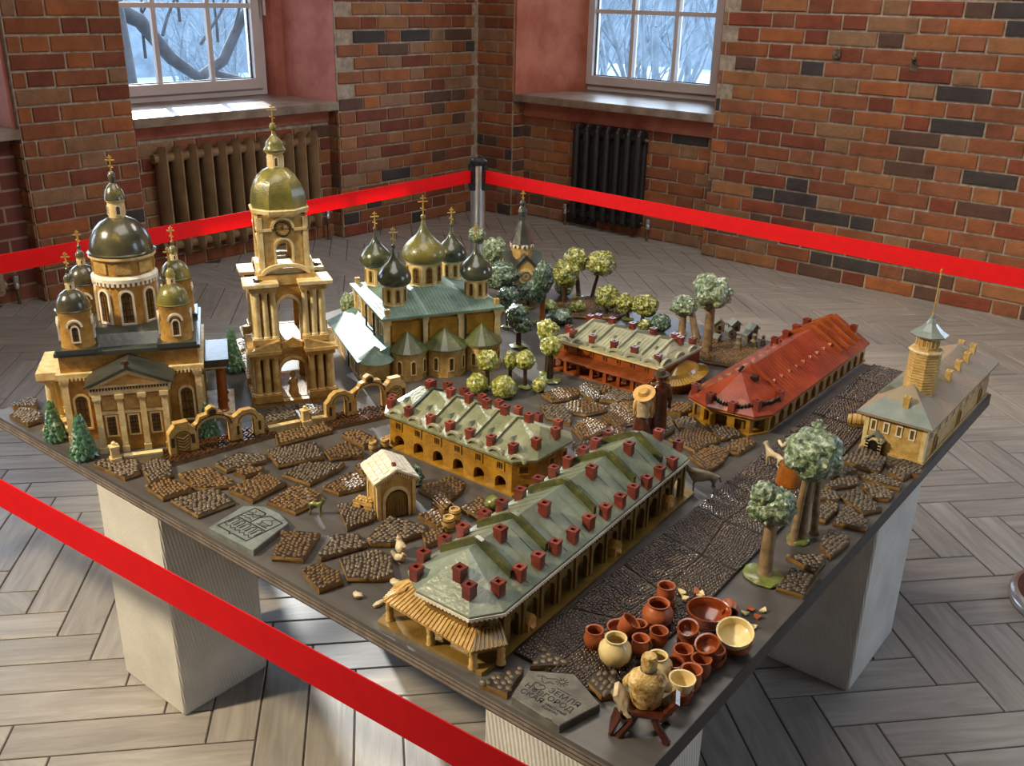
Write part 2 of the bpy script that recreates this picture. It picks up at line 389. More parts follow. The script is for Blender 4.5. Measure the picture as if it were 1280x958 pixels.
# ---- windows
def glass_material():
    m = bpy.data.materials.new('window_glass'); m.use_nodes = True; nt = m.node_tree; L = nt.links.new
    for n in list(nt.nodes):
        if n.type == 'BSDF_PRINCIPLED': nt.nodes.remove(n)
    out = nt.nodes['Material Output']; t = nod(nt, 'ShaderNodeBsdfTransparent'); t.inputs[0].default_value = (.93, .97, 1, 1)
    g = nod(nt, 'ShaderNodeBsdfGlossy', Roughness=0.02); fr = nod(nt, 'ShaderNodeFresnel', IOR=1.3); mx = nod(nt, 'ShaderNodeMixShader')
    L(fr.outputs[0], mx.inputs[0]); L(t.outputs[0], mx.inputs[1]); L(g.outputs[0], mx.inputs[2]); L(mx.outputs[0], out.inputs[0])
    return m
GLASS = glass_material()
GASKET = pm('gasket', (.02, .025, .03), rough=.6)
def window(name, loc, rz, fx0, fx1, cols, gz0=0.96, gz1=2.27, dz=0.435):
    """window in its own x-z plane, y+ is outdoors; cols = x of the vertical bars, first and last the glass edges"""
    root = bpy.data.objects.new(name, None); COL.objects.link(root); root.location = loc; root.rotation_euler = (0, 0, rz); root['kind'] = 'structure'
    g0, g1 = cols[0], cols[-1]
    mb = MB(); ring_xz(mb, [(fx0, .858), (fx1, .858), (fx1, 2.42), (fx0, 2.42)], [(g0 - .055, .905), (g1 + .055, .905), (g1 + .055, 2.33), (g0 - .055, 2.33)], -.02, .05); mb.build('window_frame', WHITEP, root)
    mb = MB(); ring_xz(mb, [(g0 - .058, .9), (g1 + .058, .9), (g1 + .058, 2.335), (g0 - .058, 2.335)], [(g0, gz0), (g1, gz0), (g1, gz1), (g0, gz1)], -.045, .03); mb.build('sash', WHITEP, root)
    mb = MB(); ring_xz(mb, [(g0 - .004, gz0 - .004), (g1 + .004, gz0 - .004), (g1 + .004, gz1 + .004), (g0 - .004, gz1 + .004)], [(g0 + .006, gz0 + .006), (g1 - .006, gz0 + .006), (g1 - .006, gz1 - .006), (g0 + .006, gz1 - .006)], -.012, .0); mb.build('gasket', GASKET, root)
    zs = [gz0, gz0 + dz, gz0 + 2 * dz, gz1]
    for c in cols[1:-1]:
        mb = MB(); mb.box(c - .014, -.028, gz0, c + .014, -.002, gz1); mb.box(c + .010, -.002, gz0, c + .014, .024, gz1); mb.build('mullion', WHITEP, root)
    for z in zs[1:-1]:
        mb = MB(); mb.box(g0, -.027, z - .014, g1, -.003, z + .014); mb.build('glazing_bar', WHITEP, root)
    for i in range(len(cols) - 1):
        for j in range(3):
            mb = MB(); mb.box(cols[i], .004, zs[j], cols[i + 1], .010, zs[j + 1]); mb.build('pane', GLASS, root)
    mb = MB(); mb.box(fx1 - .035, -.075, 1.43, fx1 - .012, -.045, 1.47); mb.box(fx1 - .03, -.085, 1.34, fx1 - .017, -.072, 1.46)
    return root, mb
cw, sw = math.cos(WRZ), math.sin(WRZ)
def wl(x, y): return (LW0[0] + cw * x - sw * y, LW0[1] + sw * x + cw * y, 0)
def wb(x, y): return (BW0[0] + cw * x - sw * y, BW0[1] + sw * x + cw * y, 0)
# left wall: local x of the window runs along +y of the wall, outdoors is -x
r, h = window('window_1', wl(-0.66, -1.383), WRZ + PI / 2, 0.03, 1.31, [0.085, 0.19, 0.551, 0.912, 1.21]); h.build('handle', WHITEP, r)
r, h = window('window_2', wb(-2.52, 0.68), WRZ, 0.10, 1.27, [0.20, 0.515, 0.865, 1.165])
mb = MB(); mb.box(.122, -.075, 1.40, .142, -.045, 1.46); mb.tube([(.132, -.08, 1.45), (.132, -.085, 1.40), (.136, -.08, 1.375)], .008, 8); mb.build('handle', WHITEP, r)
window('window_3', wl(-0.66, -3.328), WRZ + PI / 2, 0.03, 1.31, [0.085, 0.19, 0.551, 0.912, 1.21])
window('window_4', wl(-0.66, -5.273), WRZ + PI / 2, 0.03, 1.31, [0.085, 0.19, 0.551, 0.912, 1.21])
window('window_5', wb(1.7, 0.68), WRZ, 0.10, 1.37, [0.20, 0.515, 0.865, 1.265])
window('window_6', (4.70, 2.7, 0), -PI / 2, 0.0, 1.2, [0.10, 0.43, 0.77, 1.10])
for nm, loc, rz, wx in (('window_light_left', wl(-0.70, -0.70), WRZ - PI / 2, 1.2), ('window_light_second', wl(-0.70, -2.65), WRZ - PI / 2, 1.2), ('window_light_third', wl(-0.70, -4.6), WRZ - PI / 2, 1.2), ('window_light_back', wb(-1.83, 0.74), WRZ, 1.1), ('window_light_back_second', wb(2.45, 0.74), WRZ, 1.2), ('window_light_right', (4.76, 2.1, 0), 0, 1.1)):
    d = bpy.data.lights.new(nm, 'AREA'); d.shape = 'RECTANGLE'; d.size = wx; d.size_y = 1.45; d.cycles.is_portal = True
    o = bpy.data.objects.new(nm, d); COL.objects.link(o); o.location = (loc[0], loc[1], 1.62)
    nrm = Vector((0, -1, 0)) if 'back' in nm else Vector((-1, 0, 0)) if 'right' in nm else Vector((1, 0, 0))
    o.rotation_euler = nrm.to_track_quat('-Z', 'Y').to_euler()
# ---- ironmongery left in the back wall
IRON = pm('rusty_iron', hexc('4a3a2c'), hexc('8a7660'), 60, 0.6, 0.6, 200, metal=.5)
mb = MB(); mb.box(-.022, -.03, -.022, .022, .01, .022); mb.lathe([(.004, 0), (.004, .003)], 8, 0, 0, 0, M=Matrix.Translation((0, -.03, 0)) @ Matrix.Rotation(PI / 2, 4, 'X'))
tag(mb.build('wall_bracket', IRON, None, False, (0.263, 4.462, 1.235)), 'small square iron anchor plate set in the brick wall', 'bracket')
mb = MB(); mb.box(-.018, -.012, -.035, .018, .01, .02); mb.tube([(0, -.01, .02), (0, -.03, .025), (0.005, -.04, .03)], .009, 8)
tag(mb.build('wall_hook', IRON, None, False, (0.672, 4.449, 1.206)), 'rusty iron stub with a pale tip in the brick wall', 'hook')
# ================================================================== display table, barrier, radiators, outdoors
ZT = 0.5355
def table_material():
    m = bpy.data.materials.new('stained_plywood'); m.use_nodes = True; nt = m.node_tree; L = nt.links.new; p = nt.nodes['Principled BSDF']
    g = nod(nt, 'ShaderNodeNewGeometry'); mp = nod(nt, 'ShaderNodeMapping'); mp.inputs['Scale'].default_value = (2.0, 24, 1); L(g.outputs['Position'], mp.inputs[0])
    nz = nod(nt, 'ShaderNodeTexNoise', Scale=1.0, Detail=5.0); L(mp.outputs[0], nz.inputs['Vector'])
    cr = nod(nt, 'ShaderNodeValToRGB'); cr.color_ramp.elements[0].position = .3; cr.color_ramp.elements[1].position = .75
    cr.color_ramp.elements[0].color = (*hexc('403d3c'), 1); cr.color_ramp.elements[1].color = (*hexc('5f5b58'), 1)
    L(nz.outputs['Fac'], cr.inputs[0]); L(cr.outputs[0], p.inputs['Base Color']); p.inputs['Roughness'].default_value = 0.38
    return m
TABM = table_material()
PLYD = pm('ply_layer_dark', hexc('4a4340'), hexc('38322f'), 30, .5, pos='w')
PLYL = pm('ply_layer_pale', hexc('8d8078'), hexc('6e635b'), 30, .5, pos='w')
BLACK = pm('black_edging', hexc('1b191a'), hexc('141314'), 30, .45)
tb = thing('display_table', 'large dark grey plywood table top carrying the ceramic town model', 'table', (0, 0, ZT - 0.032))
mb = MB(); mb.box(0, 0, .024, 1.83, 1.769, .032); mb.build('table_top', TABM, tb)
for k in range(6):
    e = 0.0 if k % 2 else 0.0015
    mb = MB(); mb.box(e, e, k * .004, 1.826, 1.769 - e, (k + 1) * .004); mb.build('ply_layer', PLYL if k % 2 else PLYD, tb)
mb = MB(); mb.box(1.826, 0.0, 0, 1.831, 1.769, .0318); mb.build('edge_band', BLACK, tb)
def block_material():
    m = bpy.data.materials.new('combed_concrete'); m.use_nodes = True; nt = m.node_tree; L = nt.links.new; p = nt.nodes['Principled BSDF']
    p.inputs['Roughness'].default_value = 0.95; p.inputs['Specular IOR Level'].default_value = 0.15
    g = nod(nt, 'ShaderNodeNewGeometry'); nz = nod(nt, 'ShaderNodeTexNoise', Scale=9.0, Detail=6.0); L(g.outputs['Position'], nz.inputs['Vector'])
    cr = nod(nt, 'ShaderNodeValToRGB'); cr.color_ramp.elements[0].position = .3; cr.color_ramp.elements[1].position = .7
    cr.color_ramp.elements[0].color = (*hexc('c9c6c0'), 1); cr.color_ramp.elements[1].color = (*hexc('e0ddd7'), 1)
    L(nz.outputs['Fac'], cr.inputs[0]); L(cr.outputs[0], p.inputs['Base Color'])
    tc = nod(nt, 'ShaderNodeTexCoord'); mp = nod(nt, 'ShaderNodeMapping'); mp.inputs['Scale'].default_value = (1, 1, .16); L(tc.outputs['Object'], mp.inputs[0])
    wv = nod(nt, 'ShaderNodeTexWave', Scale=80.0, Distortion=0.8, Detail=1.0); wv.bands_direction = 'DIAGONAL'; L(mp.outputs[0], wv.inputs['Vector'])
    n2 = nod(nt, 'ShaderNodeTexNoise', Scale=160.0, Detail=3.0); L(g.outputs['Position'], n2.inputs['Vector'])
    ad = nod(nt, 'ShaderNodeMath', operation='ADD'); L(wv.outputs['Fac'], ad.inputs[0]); L(n2.outputs['Fac'], ad.inputs[1])
    bp = nod(nt, 'ShaderNodeBump', Strength=0.5, Distance=0.002); L(ad.outputs[0], bp.inputs['Height']); L(bp.outputs[0], p.inputs['Normal'])
    return m
BLOCK = block_material()
def pedestal(x0, y0, x1, y1, label):
    mb = MB(); cx, cy = (x0 + x1) / 2, (y0 + y1) / 2; a, b, h, c = (x1 - x0) / 2, (y1 - y0) / 2, ZT - .0325, .004
    def ringp(a, b, c, z): return [(-a + c, -b, z), (a - c, -b, z), (a, -b + c, z), (a, b - c, z), (a - c, b, z), (-a + c, b, z), (-a, b - c, z), (-a, -b + c, z)]
    mb.rings([ringp(a - .003, b - .003, c, 0), ringp(a, b, c, .006), ringp(a, b, c, h - .004), ringp(a - .002, b - .002, c, h)])
    tag(mb.build('concrete_pedestal', BLOCK, None, False, (cx, cy, 0)), label, 'pedestal', 'aerated concrete pedestals under the table')
pedestal(.456, .004, .695, .227, 'pale combed concrete block pedestal under the church end of the table')
pedestal(1.596, 1.038, 1.80, 1.338, 'pale ribbed concrete block pedestal under the fire station')
pedestal(1.555, .004, 1.80, .25, 'pale concrete block pedestal under the potter and the lettered plaque')
pedestal(.05, .85, .27, 1.10, 'pale concrete block pedestal hidden behind, under the far side of the table')
# ---- barrier posts and belts
CHROME = pm('brushed_steel', hexc('e3e6e8'), hexc('d3d7da'), 40, .3, metal=1.0)
BELT = pm('red_belt', hexc('ff1420'), hexc('f2101a'), 40, .55, .2, 600)
_nt = BELT.node_tree; _tr = nod(_nt, 'ShaderNodeBsdfTranslucent'); _tr.inputs[0].default_value = (.95, .02, .03, 1); _mx = nod(_nt, 'ShaderNodeMixShader'); _mx.inputs[0].default_value = .45
_nt.links.new(_nt.nodes['Principled BSDF'].outputs[0], _mx.inputs[1]); _nt.links.new(_tr.outputs[0], _mx.inputs[2]); _nt.links.new(_mx.outputs[0], _nt.nodes['Material Output'].inputs[0])
DARKP = pm('dark_plastic', hexc('23262b'), hexc('1c1f23'), 40, .4)
DISCW = pm('walnut_disc', hexc('5a2f1f'), hexc('381b12'), 14, .3)
def post(x, y, label, top=.87):
    t = thing('barrier_post', label, 'barrier post', (x, y, 0), group='belt barrier posts')
    mb = MB(); mb.lathe([(.172, 0), (.18, .004), (.18, .018), (.172, .028), (.160, .031), (.160, .026), (0, .026)], 48); mb.build('base_rim', CHROME, t, True)
    mb = MB(); mb.lathe([(.160, .027), (.158, .032), (0, .033)], 48); mb.build('base_cover', DISCW, t, True)
    mb = MB(); mb.lathe([(.031, .03), (.031, top - .025)], 32); mb.build('pole', CHROME, t, True)
    mb = MB(); mb.lathe([(.033, top - .026), (.036, top - .02), (.036, top - .008), (.030, top - .004), (.026, top - .004), (.024, top), (0, top)], 32); mb.build('cap', DARKP, t, True)
    for a in (0, 1, 2, 3):
        mb = MB(); mb.cbox(.036, 0, top - .125, .016, .022, .10, 0, Matrix.Rotation(a * PI / 2, 4, 'Z')); mb.build('belt_socket', DARKP, t)
    return t
post(-.30, 2.155, 'chrome barrier post with dark cap behind the far corner of the table')
post(-.34, -.42, 'chrome barrier post outside the picture where the near belt starts')
post(2.160, 1.775, 'barrier post with wood covered chrome base at the right edge')
post(2.23, -.30, 'chrome barrier post beside the photographer')
def belt(a, b, label, hb=.0255):
    a, b = Vector(a), Vector(b); d = (b - a); n = 24; mb = MB(); s = Vector((-d.y, d.x, 0)).normalized() * .0008; rs = []
    for i in range(n + 1):
        t = i / n; p = a + d * t + Vector((0, 0, -.004 * math.sin(PI * t))); w = s * (1 + 0 * t)
        rs.append([tuple(p + w + Vector((0, 0, -hb))), tuple(p - w + Vector((0, 0, -hb))), tuple(p - w + Vector((0, 0, hb))), tuple(p + w + Vector((0, 0, hb)))])
    mb.rings(rs); tag(mb.build('barrier_belt', BELT, None), label, 'belt', 'red retractable barrier belts')
belt((-.302, 2.112, .802), (-.34, -.375, .802), 'red barrier belt running left in front of the bronze radiator')
belt((-.256, 2.15, .802), (2.118, 1.785, .849), 'red barrier belt running right in front of the black radiator')
belt((-.295, -.43, .802), (2.19, -.305, .802), 'red barrier belt across the near left corner of the picture')
# ---- radiators
BRONZE = pm('bronze_paint', hexc('a88a66'), hexc('8c7052'), 9, .34, .15, 80, metal=.25)
BLKIRON = pm('black_iron', hexc('2a2523'), hexc('1d1a19'), 12, .45, .15, 80)
def radiator_pointed():
    t = thing('radiator', 'bronze painted cast iron radiator under the left window', 'radiator', wl(-.030, -1.25), WRZ)
    prof = lambda w, zb, zt, tip: [(0, zb), (w, zb + tip), (w, zt - tip), (0, zt), (-w, zt - tip), (-w, zb + tip)]
    def ringx(x, w, zb, zt, tip): return [(x, p[0], p[1]) for p in prof(w, zb, zt, tip)]
    m = MB(); m.rings([ringx(-.045, .016, .12, .67, .03), ringx(-.03, .030, .10, .69, .05), ringx(.015, .030, .09, .70, .06), ringx(.045, .012, .10, .70, .055), ringx(.055, .004, .12, .69, .03)])
    sec = m.mesh('section', BRONZE, True)
    for k in range(12):
        put('section', sec, t, (0, .02 + k * .0925, 0))
    for z in (.155, .635):
        m = MB(); m.tube([(-.005, -.03, z), (-.005, 1.06, z)], .026, 10); m.build('header_pipe', BRONZE, t, True)
    m = MB(); m.tube([(0, 1.06, .155), (0, 1.12, .155), (0, 1.13, .13), (0, 1.13, 0)], .010, 8); m.build('supply_pipe', IRON, t, True)
    m = MB(); m.lathe([(.016, 0), (.018, .02), (.012, .03), (.018, .035), (.018, .06), (0, .065)], 12, 0, 1.13, .14); m.build('valve', CHROME, t, True)
def radiator_tubes(name, label, loc, rz, n, pitch, mat):
    t = thing(name, label, 'radiator', loc, rz)
    m = MB()
    for y in (-.035, .035):
        m.tube([(0, y, .095), (0, y, .13), (0, y, .63), (0, y, .665)], [.020, .024, .024, .020], 10)
    for z in (.09, .67): m.tube([(0, -.038, z), (0, .038, z)], [.024, .024], 10)
    m.tube([(0, -.035, .66), (0, -.02, .69), (0, .02, .69), (0, .035, .66)], .02, 8)
    sec = m.mesh('section', mat, True)
    for k in range(n): put('section', sec, t, ((k - (n - 1) / 2) * pitch, 0, 0))
    w = (n - 1) / 2 * pitch + .04
    for z in (.11, .645):
        m = MB(); m.tube([(-w, 0, z), (w, 0, z)], .026, 10); m.build('header_pipe', mat, t, True)
    for s, z in ((-1, .11), (1, .11)):
        m = MB(); m.tube([(s * w, 0, z), (s * (w + .05), 0, z), (s * (w + .055), 0, 0)], .009, 8); m.build('supply_pipe', IRON, t, True)
        m = MB(); m.lathe([(.014, -.03), (.018, -.01), (.014, .0), (.02, .01), (.02, .04), (0, .045)], 12, s * (w + .055), 0, z); m.build('valve', CHROME, t, True)
    m = MB(); m.lathe([(.012, 0), (.012, .02), (0, .022)], 10, M=Matrix.Translation((w, 0, .645)) @ Matrix.Rotation(PI / 2, 4, 'Y')); m.build('air_vent', CHROME, t, True)
radiator_pointed()
radiator_tubes('radiator', 'black cast iron radiator under the right window', wb(-1.73, .06), WRZ, 7, .082, BLKIRON)
radiator_tubes('radiator', 'cream radiator at the left picture edge behind the pier', wl(-.06, -2.5), WRZ + PI / 2, 9, .082, pm('cream_paint', hexc('a08a70'), hexc('8b7660'), 10, .4))
# ---- outdoors: pale ground, bare trees
SNOW = pm('thawing_ground', hexc('7d8a92'), hexc('69757c'), .35, .95, pos='w')
mb = MB(); mb.box(-60, -30, -3.1, -3.5, 60, -3.0); mb.box(-3.5, 5.6, -3.1, 60, 60, -3.0); struct('ground', mb, SNOW)
HILLM = pm('wooded_hillside', hexc('566472'), hexc('3d4954'), .8, .95, pos='w', c3=hexc('7b8894'))
mb = MB()
for (ax, ay, bx, by) in ((-48, -20, -44, 62), (-44, 62, 60, 58)):
    n = 30; rs = []
    for k in range(n + 1):
        q = k / n; x, y = ax + (bx - ax) * q, ay + (by - ay) * q; h = 5.5 + 2.0 * noise.noise(Vector((x * .15, y * .15, 0))); ox, oy = (-8, 0) if ax == -48 else (0, 8)
        rs.append([(x, y, -3.2), (x + ox * .5, y + oy * .5, h * .7), (x + ox, y + oy, h), (x + ox * 2, y + oy * 2, -3.2)])
    mb.rings(rs)
struct('hills', mb, HILLM)
BARK = pm('grey_bark', hexc('33373e'), hexc('24272c'), 8, .9, .8, 30, pos='w')
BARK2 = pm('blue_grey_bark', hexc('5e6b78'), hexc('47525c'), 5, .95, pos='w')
def branches(mb, p, d, r, L, depth, rr, lim=None):
    pts, rad = [p], [r]; q = p.copy(); dd = d.copy()
    for i in range(4):
        dd = (dd + Vector((rr.uniform(-.22, .22), rr.uniform(-.22, .22), rr.uniform(-.06, .16)))).normalized(); q = q + dd * (L / 4); pts.append(q.copy()); rad.append(r * (1 - .13 * (i + 1)))
    mb.tube(pts, rad, 5 if depth < 2 else 6)
    if depth > 0:
        for k in range(rr.choice((3, 4))):
            i = rr.randrange(2, 5); nd = (dd + Vector((rr.uniform(-1, 1), rr.uniform(-1, 1), rr.uniform(-.1, .7)))).normalized()
            branches(mb, pts[i], nd, rad[i] * .55, L * rr.uniform(.55, .8), depth - 1, rr)
tmesh = []
for k in range(3):
    rr = random.Random(30 + k); mb = MB(); branches(mb, Vector((0, 0, 0)), Vector((0, 0, 1)), .11, 3.6, 3, rr); tmesh.append(mb.mesh('bare_tree', BARK2, True))
words = ['nearest', 'second', 'third', 'fourth', 'fifth', 'sixth', 'seventh', 'eighth', 'ninth', 'tenth', 'eleventh', 'twelfth', 'thirteenth', 'fourteenth']
rr = random.Random(8)
for k in range(14):     # seen through the right window, looking along (-.5,.85)
    t = 3.0 + k * 1.1; x = -1.3 - t * .62 + rr.uniform(-1.6, 1.6); y = 5.6 + t * .95
    tag(put('bare_tree', tmesh[k % 3], None, (x, y, -3.0), rr.uniform(0, 6), (1, 1, rr.uniform(.9, 1.4))), 'slender bare tree outside the right window, %s from the glass' % words[k], 'tree', 'bare trees outside the right window')
for k in range(9):     # seen through the left window, kept out of the sun's path
    t = 6.0 + k * 1.3; x = -4.5 - t; y = -.89 + (2.3 - x) * rr.uniform(.66, .78)
    tag(put('bare_tree', tmesh[(k + 1) % 3], None, (x, y, -3.0), rr.uniform(0, 6), (1, 1, rr.uniform(.7, .9))), 'slender bare tree outside the left window, %s from the glass' % words[k], 'tree', 'bare trees outside the left window')
t = thing('old_tree', 'old tree with a thick bowed limb close outside the left window', 'tree', (-5.6, 3.55, -3.0))
mb = MB(); mb.tube([(0, 0, 0), (.02, .02, 2.0), (0, 0, 3.6), (.05, -.05, 4.4), (.05, -.1, 4.8)], [.36, .30, .27, .24, .16], 14); mb.build('trunk', BARK, t, True)
mb = MB(); mb.tube([(0, .1, 4.35), (-.1, .45, 4.22), (-.15, .75, 3.9), (-.15, 1.02, 3.72), (-.15, 1.3, 3.86), (-.2, 1.6, 4.25), (-.2, 1.9, 4.5), (-.2, 2.2, 4.75)], [.08, .065, .058, .052, .05, .045, .04, .03], 10); mb.tube([(-.15, 1.15, 3.76), (-.2, 1.5, 3.68), (-.2, 1.8, 3.55)], [.035, .03, .02], 8)
rr = random.Random(3)
for k in range(9): branches(mb, Vector((-.15, .5 + k * .19, 3.95 + rr.uniform(-.15, .3))), Vector((rr.uniform(-.3, .3), rr.uniform(-.6, .8), .8)).normalized(), .016, .7, 2, rr)
mb.build('limb', BARK, t, True)
# ================================================================== ceramic town: shared pieces
from mathutils.bvhtree import BVHTree
OCHRE = pm('ochre_glaze', hexc('c39a52'), hexc('a3742f'), 45, .5, .6, 240, c3=hexc('d8b878'), coat=.12)
OCHREG = pm('golden_glaze', hexc('b88a2c'), hexc('8d6316'), 40, .36, .5, 200, c3=hexc('d6ad52'), coat=.3)
CREAM = pm('cream_glaze', hexc('ead9aa'), hexc('cfb274'), 45, .46, .4, 240, coat=.12)
SAND = pm('sand_ceramic', hexc('d2b272'), hexc('b08a48'), 50, .5, .6, 240, coat=.1)
OLIVEW = pm('olive_brown_glaze', hexc('8d6f35'), hexc('66501f'), 20, .36, .35, 120, c3=hexc('a98742'), coat=.4)
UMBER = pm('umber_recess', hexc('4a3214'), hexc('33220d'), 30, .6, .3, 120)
DARKG = pm('dark_pane', hexc('5a4019'), hexc('7d5d2a'), 90, .35)
INK = pm('dark_line', hexc('2a1c0e'), hexc('382613'), 60, .6)
WHITEC = pm('white_slip', hexc('f2ecdf'), hexc('ded3ba'), 40, .45)
GREENR = pm('sage_roof_glaze', hexc('93957a'), hexc('6f7454'), 24, .42, .6, 160, c3=hexc('b3ae86'), coat=.25)
GREYR = pm('verdigris_roof_glaze', hexc('8b9484'), hexc('6a7566'), 14, .32, .5, 120, c3=hexc('b3b594'), coat=.35)
BLUER = pm('blue_green_roof_glaze', hexc('7b9488'), hexc('5c7469'), 24, .62, .5, 160, c3=hexc('a3a777'), coat=.06)
APSER = pm('dark_olive_apse_glaze', hexc('5d6339'), hexc('454a2a'), 30, .34, .5, 160, c3=hexc('8f8b4e'), coat=.4)
PALER = pm('pale_sage_roof_glaze', hexc('b4b296'), hexc('8f927a'), 20, .3, .4, 120, c3=hexc('cfcbb0'), coat=.4)
DARKR = pm('dark_slate_glaze', hexc('454a45'), hexc('2f332e'), 16, .3, .3, 80, c3=hexc('6d6d52'), coat=.5)
RIBM = pm('dark_green_rib_glaze', hexc('3a4028'), hexc('5d5f34'), 50, .25, .4, 150, c3=hexc('8d8a4a'), coat=.5)
DOMEM = pm('dark_dome_glaze', hexc('33332d'), hexc('57533a'), 16, .26, .25, 120, c3=hexc('9b8a45'), coat=.6)
GOLDD = pm('gold_green_dome_glaze', hexc('53552c'), hexc('8a7f3a'), 18, .3, .5, 260, c3=hexc('b5a25a'), coat=.5)
ONION = pm('green_black_onion_glaze', hexc('2f3630'), hexc('4f5336'), 20, .22, .25, 120, c3=hexc('8c8a44'), coat=.7)
GOLD = pm('gold', hexc('d9b765'), hexc('b8923f'), 60, .35, metal=.15)
REDC = pm('red_brown_chimney_glaze', hexc('84382a'), hexc('61241a'), 40, .3, .3, 150, coat=.5, rand=.15)
REDR = pm('red_roof_glaze', hexc('a84a2a'), hexc('7c2f1b'), 12, .28, .35, 80, c3=hexc('b8683f'), coat=.5)
RUSTW = pm('rust_orange_glaze', hexc('a85722'), hexc('7d3a12'), 22, .34, .35, 110, c3=hexc('c07a38'), coat=.4)
REDW = pm('crimson_wall_glaze', hexc('8a2a1c'), hexc('6a1c14'), 22, .34, .3, 110, coat=.4)
MUSTARD = pm('mustard_roof_glaze', hexc('a9822c'), hexc('80601a'), 20, .32, .4, 120, coat=.4)
BLKM = pm('black_glaze', hexc('211c19'), hexc('15120f'), 40, .35, .4, 150)
BROWNR = pm('brown_sage_roof_glaze', hexc('a08468'), hexc('86826c'), 6, .6, .5, 120, c3=hexc('a4aa98'))
SLATE = pm('grey_blue_roof_glaze', hexc('8a938d'), hexc('6f7a76'), 14, .32, .35, 110, coat=.4)
def cross(t, x, y, z, h, w=.0014):
    mb = MB(); mb.box(-w, -w, 0, w, w, h)
    mb.box(-h * .26, -w, h * .66, h * .26, w, h * .66 + 2 * w); mb.box(-h * .13, -w, h * .83, h * .13, w, h * .83 + 2 * w)
    M = Matrix.Translation((0, 0, h * .3)) @ Matrix.Rotation(R(22), 4, 'Y'); mb.box(-h * .15, -w, -w, h * .15, w, w, M)
    return mb.build('cross', GOLD, t, False, (x, y, z))
_WC = {}
def win(t, x, y, z, w, h, ang=0.0, arched=True, fr=CREAM, pane=DARKG, border=.004, rows=3, cols=2, proud=.003, plain=False, bar=None):
    """window: frame with pane and glazing bars as its pieces; faces local -y before turning by ang"""
    key = (w, h, arched, fr.name, pane.name, border, rows, cols, proud)
    if key not in _WC:
        A = (lambda ww, hh: arch(ww, hh, 8)) if arched else (lambda ww, hh: [(-ww / 2, 0), (ww / 2, 0), (ww / 2, hh), (-ww / 2, hh)])
        o = A(w, h); i = [(p[0], p[1] + border * (0.9 if True else 0)) for p in A(w - 2 * border, h - 2 * border)]
        m1 = MB(); ring_xz(m1, o, i, -proud, .001)
        m2 = MB(); m2.extr(i, -.0006, .0005)
        m3 = MB(); b = .0012; iw, ih = w - 2 * border, h - 2 * border
        for k in range(1, cols): xx = -iw / 2 + iw * k / cols; m3.box(xx - b / 2, -.0016, border, xx + b / 2, -.0004, border + ih * (.96 if not arched else .9))
        for k in range(1, rows): zz = border + (ih - (iw / 2 if arched else 0)) * k / max(1, rows - (1 if arched else 0)); m3.box(-iw / 2, -.0016, zz - b / 2, iw / 2, -.0004, zz + b / 2)
        _WC[key] = (m1.mesh('window', fr), m2.mesh('pane', pane), m3.mesh('glazing_bars', bar or INK) if (rows > 1 or cols > 1) else None)
    a, b, c = _WC[key]
    o = put('window', a, t, (x, y, z), ang)
    p = put('pane', b, o)
    if c and not plain: put('glazing_bars', c, o)
    return o
def chim_mesh(w, h, mat):
    m = MB(); q = lambda s, z: [(-s, -s, z), (s, -s, z), (s, s, z), (-s, s, z)]
    m.rings([q(w / 2, -.004), q(w / 2, h * .72), q(w / 2 * 1.12, h * .76), q(w / 2 * 1.12, h), q(w / 2 * .5, h), q(w / 2 * .5, h * .6)], cap0=False)
    return m.mesh('chimney', mat)
CH_R = chim_mesh(.0165, .021, REDC)
CH_S = chim_mesh(.012, .02, SAND)
HOLE = None
def hip(eave, ze, a, b, zr, th=.005):
    """hipped roof over an outline; a, b the ends of the ridge"""
    mb = MB(); n = len(eave); mid = (a[0] + b[0]) / 2
    vs = [(p[0], p[1], ze) for p in eave] + [(a[0], a[1], zr), (b[0], b[1], zr)]; fs = []
    ix = [n if p[0] < mid else n + 1 for p in eave]
    for i in range(n):
        j = (i + 1) % n
        fs.append((i, j, ix[i]) if ix[i] == ix[j] else (i, j, ix[j], ix[i]))
    lo = [(p[0], p[1], ze - th) for p in eave]
    vs2 = vs + lo; fs2 = fs + [(n + 2 + i, n + 2 + (i + 1) % n, (i + 1) % n, i) for i in range(n)] + [tuple(n + 2 + i for i in range(n - 1, -1, -1))]
    mb.add(vs2, fs2)
    bv = BVHTree.FromPolygons([Vector(v) for v in vs], fs)
    def zf(x, y):
        h = bv.ray_cast(Vector((x, y, 1)), Vector((0, 0, -1)))
        return h[0].z if h[0] else ze
    return mb, zf
def seams(zf, xs, y0, y1, w=.0012, h=.0012, n=6):
    mb = MB()
    for x in xs:
        pts = [(x, y0 + (y1 - y0) * k / n) for k in range(n + 1)]
        mb.rings([[(x - w / 2, y, zf(x, y) - .001), (x + w / 2, y, zf(x, y) - .001), (x + w / 2, y, zf(x, y) + h), (x - w / 2, y, zf(x, y) + h)] for x, y in pts])
    return mb
def rib(zf, x, y0, y1, w, h, n=10):
    """fire wall running over the roof from y0 to y1"""
    mb = MB(); rs = []
    for k in range(n + 1):
        y = y0 + (y1 - y0) * k / n; z = zf(x, y); rs.append([(x - w / 2, y, z - .004), (x + w / 2, y, z - .004), (x + w / 2, y, z + h), (x - w / 2, y, z + h)])
    return mb.rings(rs)
def inset(poly, d):
    c = Vector((sum(p[0] for p in poly) / len(poly), sum(p[1] for p in poly) / len(poly)))
    return [tuple(Vector(p) - Vector((math.copysign(min(d, abs(p[0] - c.x)), p[0] - c.x), math.copysign(min(d, abs(p[1] - c.y)), p[1] - c.y)))) for p in poly]
